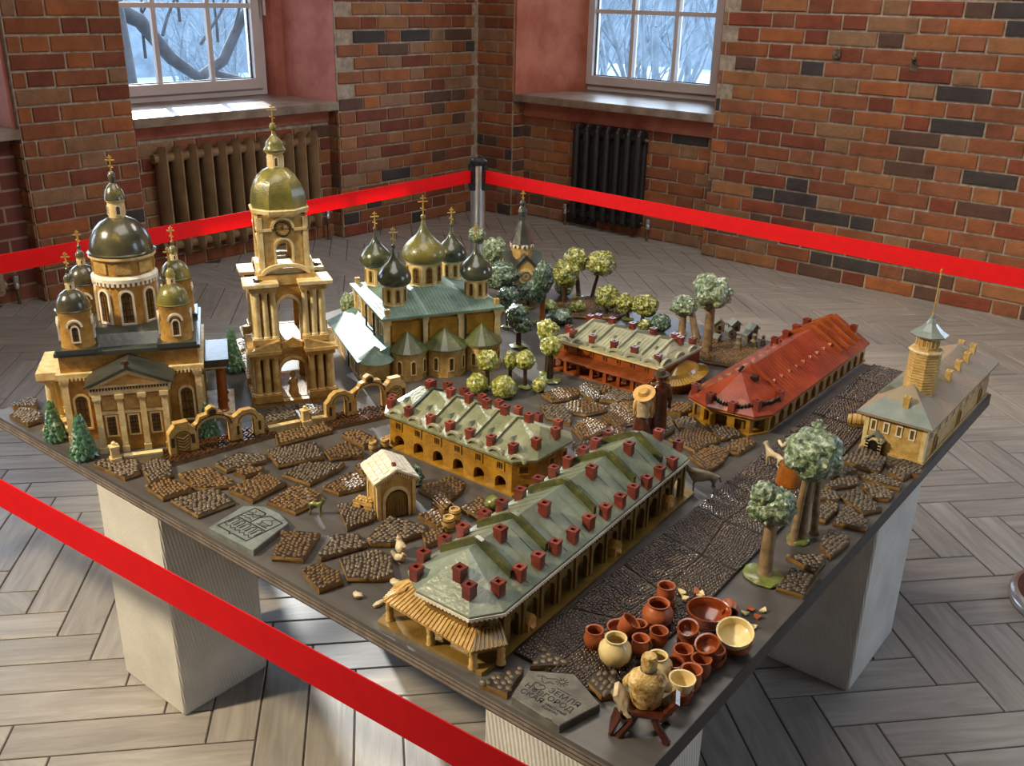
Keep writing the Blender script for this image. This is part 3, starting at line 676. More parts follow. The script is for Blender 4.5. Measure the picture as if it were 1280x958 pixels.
def arcade_front(t, x0, x1, n, yf, z0, ze, aw, ah, mat, recess=UMBER, th=.008):
    p = (x1 - x0) / n; mb = MB()
    for k in range(n): bay(mb, x0 + k * p, x0 + (k + 1) * p, z0, ze, aw, ah, yf, yf + th)
    return mb.build('arcade', mat, t)
def lace(pts, z, d=.006, w=.006, th=.001):
    """scalloped valance hung along a line of points"""
    mb = MB()
    for (a, b) in zip(pts[:-1], pts[1:]):
        a, b = Vector(a), Vector(b); L = (b - a).length; n = max(1, int(L / w)); u = (b - a) / L; nn = Vector((u.y, -u.x))
        for k in range(n):
            p0 = a + u * (L * k / n); p1 = a + u * (L * (k + 1) / n); pm_ = (p0 + p1) / 2
            tri = [(p0, z), (p1, z), (p1, z - d * .55), (pm_, z - d), (p0, z - d * .55)]
            mb.rings([[(q.x, q.y, h) for q, h in tri], [(q.x + nn.x * th, q.y + nn.y * th, h) for q, h in tri]])
    return mb
def tiled_strip(a, b, d_in, z_out, z_in, n, th=.004, tr=(0, 0)):
    """sloping pantile strip between outer line a-b and the wall behind; ridged"""
    a, b = Vector(a), Vector(b); u = (b - a); nn = Vector((-u.y, u.x)).normalized(); mb = MB(); L = u.length; u = u / L; w = L / n
    mb.rings([[(p.x, p.y, z - th) for p, z in ((a, z_out), (b, z_out), (b + nn * d_in - u * tr[1], z_in), (a + nn * d_in + u * tr[0], z_in))], [(p.x, p.y, z) for p, z in ((a, z_out), (b, z_out), (b + nn * d_in - u * tr[1], z_in), (a + nn * d_in + u * tr[0], z_in))]])
    for k in range(n):
        c = a + u * (w * (k + .5)); rs = []
        f_ = (k + .5) / n; ci = a + u * (tr[0] + f_ * (L - tr[0] - tr[1])) + nn * d_in
        for q, z in ((c - nn * .001, z_out), (ci, z_in)):
            rs.append([(q.x - u.x * w * .32, q.y - u.y * w * .32, z - .001), (q.x + u.x * w * .32, q.y + u.y * w * .32, z - .001), (q.x + u.x * w * .15, q.y + u.y * w * .15, z + .0018), (q.x - u.x * w * .15, q.y - u.y * w * .15, z + .0018)])
        mb.rings(rs)
    return mb
# ------------------------------------------------------------------ the long arcade with the grey-green roof
t = thing('trading_arcade', 'long ceramic trading arcade with grey green roof and many red chimneys in the foreground', 'model building', (1.428, .37, ZT), R(93.2))
mb = MB(); mb.prism([(-.352, -.085), (-.352, .13), (-.30, .14), (.37, .125), (.40, .06), (.40, -.05), (.372, -.092), (-.30, -.092)], 0, .007); mb.build('base_slab', OLIVEW, t)
EV = [(-.30, -.087), (-.343, -.055), (-.338, .055), (-.305, .102), (.35, .106), (.395, .062), (.395, -.035), (.355, -.080)]
mb, zf = hip(EV, .090, (-.262, .01), (.305, .004), .146); mb.build('roof', GREYR, t)
core = inset(EV, .014); core = [(x, max(y, -.046)) for x, y in core]
mb = MB(); mb.prism(core, .004, .087); mb.build('wall_core', OLIVEW, t)
arcade_front(t, -.285, .345, 12, -.077, .006, .087, .032, .052, OLIVEW)
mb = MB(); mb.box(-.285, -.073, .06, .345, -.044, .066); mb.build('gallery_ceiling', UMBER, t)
pil = MB(); pil.cbox(0, 0, 0, .006, .004, .08); pil = pil.mesh('pilaster', OLIVEW)
for k in range(13): put('pilaster', pil, t, (-.285 + .0525 * k, -.0785, .006))
for k in range(12): win(t, -.285 + .0525 * (k + .5), -.0775, .064, .018, .018, 0, False, OLIVEW, DARKG, .003, 1, 2, .002)
mb = lace([(-.3395, .057), (-.3445, -.0557), (-.3005, -.0885), (.356, -.0815)], .0868, .0075, .0075); tag(mb.build('lace_valance', WHITEC, t), 'white scalloped lace valance', kind='stuff')
mb = MB(); mb.prism([(-.30, -.073), (-.325, -.05), (-.322, .05), (-.295, .085), (-.26, .085), (-.26, -.073)], .004, .087); mb.build('end_wall', OLIVEW, t)
win(t, -.314, -.064, .058, .02, .022, R(-52), False, OLIVEW, DARKG, .003, 1, 2)
mb = tiled_strip((-.338, .128), (-.358, -.070), .042, .042, .062, 24, tr=(.014, .018)); mb.build('veranda_roof', SAND, t)
mb = tiled_strip((-.358, -.070), (-.310, -.104), .036, .042, .060, 8, tr=(.018, 0)); mb.build('veranda_roof', OLIVEW, t)
mb = tiled_strip((-.285, .142), (-.338, .128), .034, .042, .060, 7, tr=(0, .014)); mb.build('veranda_roof', SAND, t)
for x, y in ((-.335, .116), (-.343, .022), (-.348, -.066), (-.314, -.094)):
    mb = MB(); mb.lathe([(.0085, .006), (.0065, .012), (.007, .02), (.0055, .024), (.007, .03), (.006, .042)], 10, x, y); mb.build('veranda_post', SAND, t, True)
mb = seams(zf, [-.22 + .029 * k for k in range(19)], -.078, .0, .0007, .0004); tag(mb.build('roof_seams', GREENR, t), 'fine pale roof seams', kind='stuff')
mb = seams(zf, [-.22 + .029 * k for k in range(19)], .01, .1, .0007, .0004); tag(mb.build('roof_seams', GREENR, t), 'fine pale roof seams', kind='stuff')
for x in (-.238, -.138, .018, .164, .276):
    rib(zf, x, -.058, .085, .009, .013).build('fire_wall', RIBM, t)
for x, y in [(-.316, .073), (-.274, .094), (-.218, .095), (-.172, .092), (-.114, .089), (-.064, .088), (-.012, .084), (.042, .081), (.095, .080), (.145, .079), (.2, .078), (.251, .080), (.303, .081),
             (-.302, -.004), (-.196, -.004), (-.078, -.012), (.085, -.008), (.22, -.012), (.33, -.02),
             (-.318, -.035), (-.281, -.063), (-.227, -.065), (-.177, -.067), (-.126, -.067), (-.074, -.069), (-.020, -.068), (.034, -.070), (.086, -.071), (.134, -.072), (.185, -.073), (.236, -.074), (.290, -.074), (.36, -.052)]:
    put('chimney', CH_R, t, (x, y, zf(x, y)), R(random.uniform(-6, 6)))
# ------------------------------------------------------------------ smaller golden arcade
t = thing('trading_arcade', 'golden ceramic arcade with pale olive roof beside the little chapel', 'model building', (1.03, .59, ZT), 0)
EV = [(-.215, -.062), (-.185, -.096), (.185, -.096), (.218, -.055), (.218, .07), (.19, .1), (-.19, .1), (-.215, .07)]
mb, zf = hip(EV, .080, (-.165, .005), (.175, .008), .122); mb.build('roof', GREENR, t)
wall_o = inset(EV, .008); core = [(max(min(x, .20), -.2), max(y, -.056)) for x, y in wall_o]
mb = MB(); mb.prism(core, 0, .077); mb.build('wall_core', OCHREG, t)
arcade_front(t, -.177, .177, 6, -.088, .0, .077, .030, .033, OCHREG, th=.012)
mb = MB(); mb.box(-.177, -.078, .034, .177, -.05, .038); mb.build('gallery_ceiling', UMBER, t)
for s in (1, -1):
    mb = MB(); mb.prism([(s * .177, -.088), (s * .212, -.054), (s * .2, -.05), (s * .165, -.06)][::s], 0, .077)
    M = Matrix.Identity(4); mb.build('chamfer_wall', OCHREG, t)
mb = MB(); mb.prism([(x * 1.012, y * 1.02) for x, y in wall_o], .0735, .078); mb.build('cornice', CREAM, t)
mb = MB(); mb.prism([(-.217, -.066), (-.186, -.097), (.186, -.097), (.22, -.058), (.22, .075), (.195, .102), (-.195, .102), (-.217, .075)], 0, .004); mb.build('base_slab', OCHREG, t)
for k in range(6): win(t, -.177 + .059 * (k + .5), -.088, .047, .022, .021, 0, False, OCHREG, DARKG, .003, 2, 3, .0025)
win(t, .195, -.071, .045, .024, .023, R(45), False, OCHREG, DARKG, .003, 2, 3, .0025)
win(t, .212, .0, .045, .02, .021, R(90), False, OCHREG, DARKG, .003, 2, 3); win(t, .212, .045, .045, .02, .021, R(90), False, OCHREG, DARKG, .003, 2, 3)
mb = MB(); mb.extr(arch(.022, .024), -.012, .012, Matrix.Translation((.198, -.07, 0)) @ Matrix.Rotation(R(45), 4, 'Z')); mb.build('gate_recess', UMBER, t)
for x in (-.132, -.062, -.005, .06, .112): rib(zf, x, -.075, .04, .007, .006).build('fire_wall', DARKR if x < -.1 else GREENR, t)
LUN = MB(); LUN.extr([(.02 * math.cos(PI * k / 10), .014 * math.sin(PI * k / 10)) for k in range(11)] + [(-.015 * math.cos(PI * k / 10), .0095 * math.sin(PI * k / 10)) for k in range(11)], -.004, .004); LUNM = LUN.mesh('lunette', PALER)
for k in range(7): put('lunette', LUNM, t, (-.155 + .058 * k, -.089, .082))
DOR = MB(); DOR.rings([[(-.006, -.006, -.003), (.006, -.006, -.003), (0, .012, .004)], [(-.001, -.006, .009), (.001, -.006, .009), (0, .012, .006)]]); DORM = DOR.mesh('dormer', GREYR); DORMR = DOR.mesh('dormer', REDR)
for x in (-.165, -.095, -.03, .03, .085, .145): put('dormer', DORM, t, (x, -.045, zf(x, -.045)))
for x, y in [(-.2, -.055), (-.188, -.07), (-.125, -.078), (-.059, -.078), (-.003, -.077), (.054, -.077), (.11, -.074), (.169, -.074), (.198, -.035),
             (-.143, .009), (-.073, .004), (-.023, .008), (.027, .01), (.078, .01), (.142, .012), (.2, .03), (-.19, .066), (-.16, .088), (-.108, .088), (-.052, .088), (-.004, .09), (.052, .09), (.109, .09), (.165, .088)]:
    put('chimney', CH_R, t, (x, y, zf(x, y)), R(random.uniform(-5, 5)), (.92, .92, .95))
# ------------------------------------------------------------------ rust-coloured arcade with shop veranda
t = thing('trading_arcade', 'rust orange ceramic arcade with pale ribbed roof and slatted veranda', 'model building', (1.0, 1.275, ZT), 0)
EV = [(-.17, -.112), (.172, -.112), (.172, .108), (-.19, .108)]
mb, zf = hip(EV, .079, (-.125, .004), (.128, .006), .112, .006); mb.build('roof', PALER, t)
mb = MB(); mb.prism([(-.162, -.104), (.164, -.104), (.164, .1), (-.175, .1)], 0, .074); mb.build('wall_core', RUSTW, t)
mb = MB(); mb.box(.1635, -.104, .03, .1665, .1, .0735); mb.build('end_wall', REDW, t)
mb = tiled_strip((-.165, -.142), (.150, -.142), .04, .038, .047, 56, .003); mb.build('veranda_roof', RUSTW, t)
mb = MB(); mb.box(-.165, -.136, 0, .15, -.10, .005); mb.build('veranda_floor', RUSTW, t)
for k in range(8):
    mb = MB(); mb.box(-.005, -.0045, .004, .005, .0045, .037); mb.build('veranda_post', RUSTW, t, False, (-.158 + k * .043, -.132, 0))
for k in range(7): win(t, -.137 + k * .043, -.104, .008, .026, .026, 0, False, RUSTW, DARKG, .003, 2, 3)
for k in range(7): win(t, -.137 + k * .043, -.104, .053, .012, .016, 0, False, RUSTW, DARKG, .002, 1, 2)
mb = MB(); mb.box(-.172, -.114, .0725, .174, -.1, .0765); mb.build('cornice', CREAM, t)
for k in range(6): put('lunette', LUNM, t, (-.145 + .056 * k, -.104, .078), 0, (1.25, 1, 1.2))
for k in range(3): put('lunette', LUNM, t, (.164, -.08 + .07 * k, .078), PI / 2, (1.25, 1, 1.2))
for x in (-.125, -.055, .018, .09, .128): rib(zf, x, -.085, .07, .0065, .008).build('roof_rib', PALER, t)
mb = seams(zf, [-.15 + .012 * k for k in range(26)], -.1, .0, .0009, .0006); tag(mb.build('roof_seams', GREYR, t), kind='stuff')
for x in (-.09, -.02, .055, .11): put('dormer', DORM, t, (x, -.04, zf(x, -.04)), 0, (.8, .8, .8))
for x, y in [(-.13, -.082), (-.065, -.082), (.005, -.082), (.069, -.082), (.145, -.09), (.141, .03), (-.15, .03), (-.155, .08), (-.11, .085), (-.045, .09), (.024, .09), (.093, .088), (.15, .085), (-.16, -.06)]:
    put('chimney', CH_R, t, (x, y, zf(x, y)), R(random.uniform(-5, 5)), (.95, .95, .95))
# rounded shop bay at the end
P = [(.164, -.10)] + [(.172 + .055 * math.sin(a), .0 - .105 * math.cos(a)) for a in [PI * k / 12 for k in range(13)]] + [(.164, .10)]
mb = MB(); mb.prism([(.164 + (x - .164) * .72, y * .86) for x, y in P], 0, .03); mb.build('bay_wall', RUSTW, t)
mb = MB(); mb.rings([[(x, y, .027) for x, y in P], [(x, y, .031) for x, y in P], [(.164 + (x - .164) * .62, y * .72, .038) for x, y in P], [(.164 + (x - .164) * .52, y * .66, .046) for x, y in P], [(.164 + (x - .164) * .1, y * .2, .066) for x, y in P]]); mb.build('bay_roof', MUSTARD, t)
mb = MB()
for k in range(1, 26):
    a = PI * k / 26; p0 = Vector((.172 + .056 * math.sin(a), -.106 * math.cos(a), .0315)); p1 = Vector((.164 + (p0.x - .164) * .62, p0.y * .72, .039)); mb.tube([p0, p1], .0011, 4)
tag(mb.build('bay_roof_ridges', MUSTARD, t), kind='stuff')
# ------------------------------------------------------------------ red-roofed arcade
t = thing('trading_arcade', 'low ceramic arcade with long red glazed roof', 'model building', (1.382, 1.43, ZT), R(90))
EV = [(-.30, -.112), (-.345, -.085), (-.362, .03), (-.335, .095), (-.30, .108), (.365, .112), (.365, -.105)]
mb, zf = hip(EV, .056, (-.255, .0), (.362, .002), .122); mb.build('roof', REDR, t)
core = [(-.29, -.07), (-.32, -.05), (-.33, .02), (-.31, .07), (.355, .095), (.355, -.07)]
mb = MB(); mb.prism(core, 0, .053); mb.build('wall_core', OLIVEW, t)
arcade_front(t, -.285, .357, 13, -.098, 0, .0535, .028, .036, SAND, th=.008)
for (a, b) in (((-.285, -.098), (-.333, -.072)), ((-.333, -.072), (-.345, .022)), ((-.345, .022), (-.318, .088))):
    a, b = Vector(a), Vector(b); d = b - a; L = d.length; n = max(1, round(L / .045)); M = Matrix.Translation((b.x, b.y, 0)) @ Matrix.Rotation(math.atan2(-d.y, -d.x), 4, 'Z')
    mb = MB()
    for k in range(n):
        p = L / n; x0 = k * p; w_ = p * .6
        mb.extr([(x0, 0), (x0 + p / 2 - w_ / 2, 0), (x0 + p / 2 - w_ / 2, .012), (x0 + p / 2 - w_ / 2, .036), (x0 + p / 2 + w_ / 2, .036), (x0 + p / 2 + w_ / 2, 0), (x0 + p, 0), (x0 + p, .0535), (x0, .0535)], 0, .008, M)
    mb.build('end_arcade', OCHREG, t)
mb = MB(); mb.prism([(-.29, -.102), (-.342, -.076), (-.355, .022), (-.325, .095), (.36, .1), (.36, -.102)], -.0003, .005); mb.build('base_slab', OCHREG, t)
mb = MB(); mb.prism([(x * .998, y * .99) for x, y in EV], .0495, .0525); mb.build('eave_band', CREAM, t)
mb = seams(zf, [-.24 + .016 * k for k in range(37)], -.1, -.004, .0008, .0005); tag(mb.build('roof_seams', REDR, t), kind='stuff')
for k in range(9): put('dormer', DORMR, t, (-.18 + k * .045, -.055, zf(-.18 + k * .045, -.055)), 0, (.75, .7, .7))
for k in range(9): put('dormer', DORMR, t, (-.25 + k * .045, .055, zf(-.25 + k * .045, .055)), PI, (.75, .7, .7))
for x in (.19, .235, .28, .325):
    rib(zf, x, -.088, .095, .008, .009).build('roof_beam', RUSTW, t)
rib(zf, -.2, -.09, .0, .008, .006).build('roof_beam', REDR, t)
mb = MB(); mb.tube([(-.258, .005, .122), (-.25, -.002, .136)], .004, 8); mb.cbox(-.24, -.03, zf(-.24, -.03) - .002, .02, .014, .012); mb.build('roof_finial', BLKM, t)
rail = [(-.335, .045), (-.345, .0), (-.338, -.045), (-.318, -.078), (-.275, -.092), (-.225, -.094)]
for k in range(len(rail) - 1):
    a, b = Vector(rail[k]), Vector(rail[k + 1]); n = max(2, int((b - a).length / .007))
    for i in range(n):
        q = a + (b - a) * (i + .5) / n; mb = MB() if (k == 0 and i == 0) else mb
        mb.blob((q.x, q.y, zf(q.x, q.y) + .004), (.004, .004, .0075), 1, .2, 2, i)
mb.build('parapet_rail', BLKM, t)
for x, y in [(-.318, .084), (-.345, .03), (-.348, -.03), (-.318, -.077), (-.225, -.092), (.345, -.06), (.1, .07), (.175, .07), (.25, .073), (.32, .07)]:
    put('chimney', CH_R, t, (x, y, zf(x, y)), R(random.uniform(-6, 6)))
# ------------------------------------------------------------------ fire station with watch tower
t = thing('fire_station', 'sand coloured ceramic house with octagonal watch tower at the right table edge', 'model building', (1.75, 1.485, ZT), R(90))
mb = MB(); mb.box(-.272, -.070, 0, .27, .068, .094); mb.build('wall_core', SAND, t)
EV = [(-.288, -.083), (.283, -.083), (.283, .086), (-.288, .086)]
mb, zf = hip(EV, .093, (-.19, 0), (.19, 0), .150); mb.build('roof', BROWNR, t)
mb = MB()
vs = [(-.2885, -.0835, .0935), (-.2885, .0865, .0935), (-.186, 0, .1515)]
mb.add(vs + [(x + .002, y, z - .004) for x, y, z in vs], [(0, 1, 2), (3, 5, 4), (0, 3, 4, 1), (1, 4, 5, 2), (2, 5, 3, 0)]); mb.build('roof_hip', SLATE, t)
for yy in (-.066, .064):
    mb = MB(); mb.box(-.2745, yy - .005, 0, -.27, yy + .005, .09); mb.build('corner_pilaster', CREAM, t)
mb = MB(); mb.box(-.2725, -.0715, 0, -.262, -.0695, .09); mb.build('corner_pilaster', WHITEC, t)
for k in range(4): win(t, -.272, .048 - k * .029, .05, .014, .028, R(-90), False, WHITEC, OLIVEW, .003, 1, 1, .0025)
for k in range(9): win(t, -.235 + k * .058, -.070, .05, .014, .026, 0, False, WHITEC, DARKG, .0022, 2, 2, .002)
for x in (-.19, 0, .19): win(t, x, -.0705, .002, .026, .046, 0, True, SAND, DARKG, .004, 2, 2)
mb = MB(); mb.box(-.276, -.074, 0, .274, .072, .006); mb.build('plinth', SAND, t)
mb = seams(zf, [-.17 + .012 * k for k in range(30)], -.083, -.003, .0012, .0007); tag(mb.build('roof_seams', BROWNR, t), kind='stuff')
# entrance booth
mb = MB(); bay(mb, -.018, .018, 0, .042, .022, .036, -.022, -.018, Matrix.Translation((-.272, .036, 0)) @ Matrix.Rotation(R(-90), 4, 'Z')); mb.build('porch_front', CREAM, t)
M = Matrix.Translation((-.272, .036, 0)) @ Matrix.Rotation(R(-90), 4, 'Z')
mb = MB(); mb.extr([(-.016, 0), (.016, 0), (.016, .04), (0, .05), (-.016, .04)], -.0185, .003, M); mb.build('porch', BLKM, t)
mb = MB(); mb.extr([(-.022, .034), (-.02, .032), (0, .0505), (.02, .032), (.022, .034), (0, .055)], -.026, .003, M); mb.build('porch_roof', SLATE, t)
for k in range(5):
    for s in (-1, 1):
        mb = MB(); mb.box(s * .014 - .0035, -.0235, .004 + k * .0075, s * .014 + .0035, -.021, .008 + k * .0075, M); mb.build('striped_stone', BLKM, t)
# tower
mb = MB(); mb.lathe([(.036, .10), (.035, .2), (.034, .225)], 8, -.155, -.005, 0, PI / 8); mb.build('tower_shaft', SAND, t)
mb = MB()
for k in range(16): mb.lathe([(.0363 - k * .0001, .118 + k * .0066), (.0368 - k * .0001, .119 + k * .0066), (.0363 - k * .0001, .1205 + k * .0066)], 8, -.155, -.005, 0, PI / 8)
mb.build('log_courses', SAND, t)
mb = MB(); mb.lathe([(.038, .224), (.039, .228), (.036, .231), (.026, .231)], 8, -.155, -.005, 0, PI / 8); mb.build('tower_gallery', CREAM, t)
mb = MB(); mb.lathe([(.026, .228), (.026, .268)], 8, -.155, -.005, 0, PI / 8); mb.build('tower_lantern', SAND, t)
for k in range(8):
    a = k * PI / 4; win(t, -.155 + .0242 * math.sin(a), -.005 - .0242 * math.cos(a), .238, .012, .022, a, False, CREAM, OCHRE, .002, 1, 1, .0015)
mb = MB(); mb.lathe([(.041, .264), (.042, .267), (.026, .277), (.012, .291), (.005, .303), (.004, .31), (0, .312)], 8, -.155, -.005, 0, PI / 8); mb.build('tower_roof', SLATE, t)
mb = MB(); mb.tube([(-.155, -.005, .30), (-.155, -.005, .395)], .0016, 6); mb.blob((-.155, -.005, .398), (.0025, .0025, .0025), 1, 0); mb.build('flag_pole', GOLD, t)
cross(t, -.155, -.005, .40, .018)
# dormer and chimneys
mb = MB(); mb.rings([[(-.165, .082, .10), (-.10, .082, .10), (-.10, .06, .125), (-.165, .06, .125)], [(-.16, .03, .12), (-.105, .03, .12), (-.125, .02, .148), (-.14, .02, .148)]]); mb.build('dormer_gable', SLATE, t)
for x, y in [(-.246, -.008), (-.03, -.036), (.055, -.034), (.13, -.034), (.2, -.03), (.24, .008)]:
    put('chimney', CH_S, t, (x, y, zf(x, y)), 0, (1.1, 1.1, 1.15))
# ================================================================== churches and gates
def lath(t, name, prof, mat, n=24, x=0, y=0, z=0, a0=0.0, smooth=True):
    mb = MB(); mb.lathe(prof, n, x, y, z, a0); return mb.build(name, mat, t, smooth)
def shaft(t, x, y, z, r, h, mat=CREAM, name='column'):
    key = (r, h, mat.name)
    if key not in _WC:
        m = MB(); m.lathe([(r * 1.25, 0), (r * 1.25, h * .03), (r, h * .05), (r * .95, h * .5), (r * .85, h * .93), (r * 1.1, h * .95), (r * 1.15, h)], 12); _WC[key] = m.mesh('column', mat, True)
    return put(name, _WC[key], t, (x, y, z))
def pilast(t, x, y, z, w, d, h, mat=CREAM, ang=0):
    key = ('p', w, d, h, mat.name)
    if key not in _WC:
        m = MB(); m.cbox(0, 0, 0, w * 1.25, d * 1.3, h * .1); m.cbox(0, 0, h * .1, w, d, h * .8); m.cbox(0, 0, h * .9, w * 1.2, d * 1.2, h * .03); m.cbox(0, 0, h * .93, w * 1.45, d * 1.5, h * .07); _WC[key] = m.mesh('pilaster', mat)
    return put('pilaster', _WC[key], t, (x, y, z), ang)
def dentils(t, pts, z, d, w, h, mat=CREAM):
    mb = MB()
    for a, b in zip(pts[:-1], pts[1:]):
        a, b = Vector(a), Vector(b); L = (b - a).length; n = int(L / (w * 2)); an = math.atan2((b - a).y, (b - a).x)
        for k in range(n):
            q = a + (b - a) * (k + .5) / n; mb.cbox(q.x, q.y, z, w, d, h, an)
    return tag(mb.build('dentil_band', mat, t), kind='stuff')
def balldome(t, x, y, z, r, h, mat, lant=True, ls=1.0, ch=.04):
    lath(t, 'dome', [(r * 1.06, 0), (r * 1.08, h * .04), (r * 1.0, h * .07), (r * .99, h * .2), (r * .93, h * .42), (r * .8, h * .64), (r * .58, h * .83), (r * .3, h * .96), (0, h)], mat, 28, x, y, z)
    zt = z + h * .96; s = ls
    lath(t, 'lantern', [(.012 * s, 0), (.012 * s, .022 * s), (.014 * s, .024 * s), (.014 * s, .027 * s)], CREAM, 10, x, y, zt)
    for k in range(4):
        a = k * PI / 2 + .3; win(t, x + .0118 * s * math.sin(a), y - .0118 * s * math.cos(a), zt + .004 * s, round(.008 * s, 4), round(.015 * s, 4), a, True, WHITEC, DARKG, round(.0015 * s, 4), 1, 1, .001)
    lath(t, 'cupola', [(.016 * s, .027 * s), (.0155 * s, .03 * s), (.013 * s, .04 * s), (.007 * s, .048 * s), (.003 * s, .051 * s), (.005 * s, .055 * s), (.006 * s, .060 * s), (.004 * s, .066 * s), (0, .069 * s)], mat, 14, x, y, zt)
    cross(t, x, y, zt + .067 * s, ch)
# ------------------------------------------------------------------ domed church with portico
t = thing('domed_church', 'ochre ceramic church with one great dark dome, four small domes and a portico', 'model church', (.384, .159, ZT), R(55))
mb = MB(); mb.box(-.147, .004, 0, .147, .28, .158); mb.build('wall_core', OCHRE, t)
mb = MB(); mb.box(-.156, -.006, .156, .156, .288, .166); mb.build('cornice', CREAM, t)
mb = MB(); mb.box(-.146, .006, .166, .146, .276, .205); mb.build('attic', OCHRE, t)
mb = MB(); mb.box(-.153, -.002, .205, .153, .284, .213); mb.build('roof_slab', DARKR, t)
dentils(t, [(-.152, -.004), (.152, -.004)], .150, .006, .004, .006); dentils(t, [(-.152, .28), (-.152, 0)], .150, .006, .004, .006)
mb = MB(); q = lambda a, b0, b1, z: [(-a, b0, z), (a, b0, z), (a, b1, z), (-a, b1, z)]
mb.rings([q(.105, .028, .252, .212), q(.085, .05, .232, .236), q(.07, .07, .21, .245)]); mb.build('roof_hood', DARKR, t)
for s in (-1, 1):
    pilast(t, s * .141, .002, 0, .014, .010, .156); pilast(t, s * .141, .275, 0, .014, .010, .156)
    win(t, s * .112, .0035, .028, .036, .088, 0, True, CREAM, DARKG, .005, 4, 3)
    for yy in (.06, .14, .22): win(t, s * .1475, yy, .03, .034, .085, s * PI / 2, True, CREAM, DARKG, .005, 4, 3)
    # side porches on columns
    mb = MB(); mb.box(s * .147, .075, .122, s * .205, .215, .128); mb.build('porch_entablature', CREAM, t)
    mb = MB(); mb.box(s * .140, .07, .128, s * .21, .22, .146); mb.build('porch_roof', DARKR if s > 0 else CREAM, t)
    for yy in (.09, .145, .2): shaft(t, s * .188, yy, .008, .0115, .114, CREAM if s < 0 else RUSTW)
    mb = MB(); mb.box(s * .147, .065, 0, s * .215, .225, .008); mb.build('porch_step', CREAM, t)
# portico
mb = MB(); mb.box(-.075, -.068, 0, .075, .006, .138); mb.build('portico_wall', OCHRE, t)
mb = MB(); mb.box(-.083, -.076, .138, .083, .006, .156); mb.build('portico_entablature', CREAM, t)
dentils(t, [(-.081, -.077), (.081, -.077)], .149, .004, .003, .005, INK)
mb = MB(); mb.extr([(-.084, .156), (.084, .156), (0, .193)], -.078, .01); mb.build('pediment', CREAM, t)
mb = MB(); mb.extr([(-.056, .161), (.056, .161), (0, .184)], -.0788, -.077); mb.build('tympanum', OCHRE, t)
mb = MB(); mb.extr([(-.092, .157), (-.09, .162), (0, .2015), (.09, .162), (.092, .157), (0, .1945)], -.083, .03); mb.build('portico_roof', DARKR, t)
mb = MB(); mb.box(-.004, -.084, .199, .004, -.077, .209); mb.blob((0, -.08, .212), (.009, .005, .007), 1, .5, 2, 4); mb.build('acroterion', UMBER, t)
for x in (-.069, -.023, .023, .069): pilast(t, x, -.071, 0, .0125, .012, .138)
for x in (-.046, 0, .046):
    win(t, x, -.0685, .036, .025, .052, 0, False, CREAM, DARKG, .0035, 5, 3)
    mb = MB(); mb.box(x - .017, -.072, .090, x + .017, -.068, .096); mb.build('window_hood', CREAM, t)
    mb = MB(); mb.box(x - .0145, -.0695, .100, x + .0145, -.068, .132); mb.build('wall_panel', SAND, t)
# main drum and dome
lath(t, 'drum', [(.068, .232), (.066, .24), (.066, .34), (.066, .398)], OCHRE, 32, 0, .14)
mb = MB(); mb.lathe([(.066, .342), (.0725, .344), (.0725, .352), (.068, .356), (.066, .358)], 32, 0, .14); mb.build('drum_cornice', WHITEC, t, True)
mb = MB()
for k in range(40):
    a = 2 * PI * k / 40; mb.cbox(.069 * math.cos(a), .14 + .069 * math.sin(a), .336, .006, .0055, .008, a)
tag(mb.build('drum_dentils', WHITEC, t), kind='stuff')
lath(t, 'drum_rim', [(.066, .392), (.073, .396), (.073, .401), (.07, .403)], CREAM, 32, 0, .14)
for k in range(8):
    a = k * PI / 4 + .05; win(t, .0655 * math.sin(a), .14 - .0655 * math.cos(a), .246, .033, .083, a, True, WHITEC, DARKG, .0048, 5, 3, .004)
    a += PI / 8
for k in range(8):
    a = k * PI / 4 + .05; M = Matrix.Translation((0, .14, 0)) @ Matrix.Rotation(a, 4, 'Z'); mb = MB(); mb.box(-.017, -.0672, .364, .017, -.064, .388, M); mb.build('frieze_panel', SAND, t)
balldome(t, 0, .14, .402, .069, .082, DOMEM, True, 1.5, .036)
for x, y in ((-.104, .035), (.104, .035), (-.104, .245), (.104, .245)):
    mb = MB(); mb.box(x - .042, y - .042, .212, x + .042, y + .042, .222); mb.build('drum_plinth', DARKR, t)
    lath(t, 'small_drum', [(.036, .222), (.035, .23), (.034, .298), (.037, .302), (.037, .306)], OCHRE, 24, x, y)
    for k in range(4):
        a = k * PI / 2 + .05; win(t, x + .0345 * math.sin(a), y - .0345 * math.cos(a), .236, .019, .04, a, True, WHITEC, DARKG, .003, 3, 2, .003)
        o = [(.017 * math.cos(PI * i / 10), .017 * math.sin(PI * i / 10)) for i in range(11)]; ii = [(p[0] * .74, p[1] * .74) for p in o]
        mb = MB(); ring_xz(mb, o, ii, -.003, .002, Matrix.Translation((x + .0345 * math.sin(a), y - .0345 * math.cos(a), .272)) @ Matrix.Rotation(a, 4, 'Z')); mb.build('eyebrow', WHITEC, t)
    balldome(t, x, y, .304, .0355, .046, DOMEM if x < 0 else GOLDD, True, .72, .034)
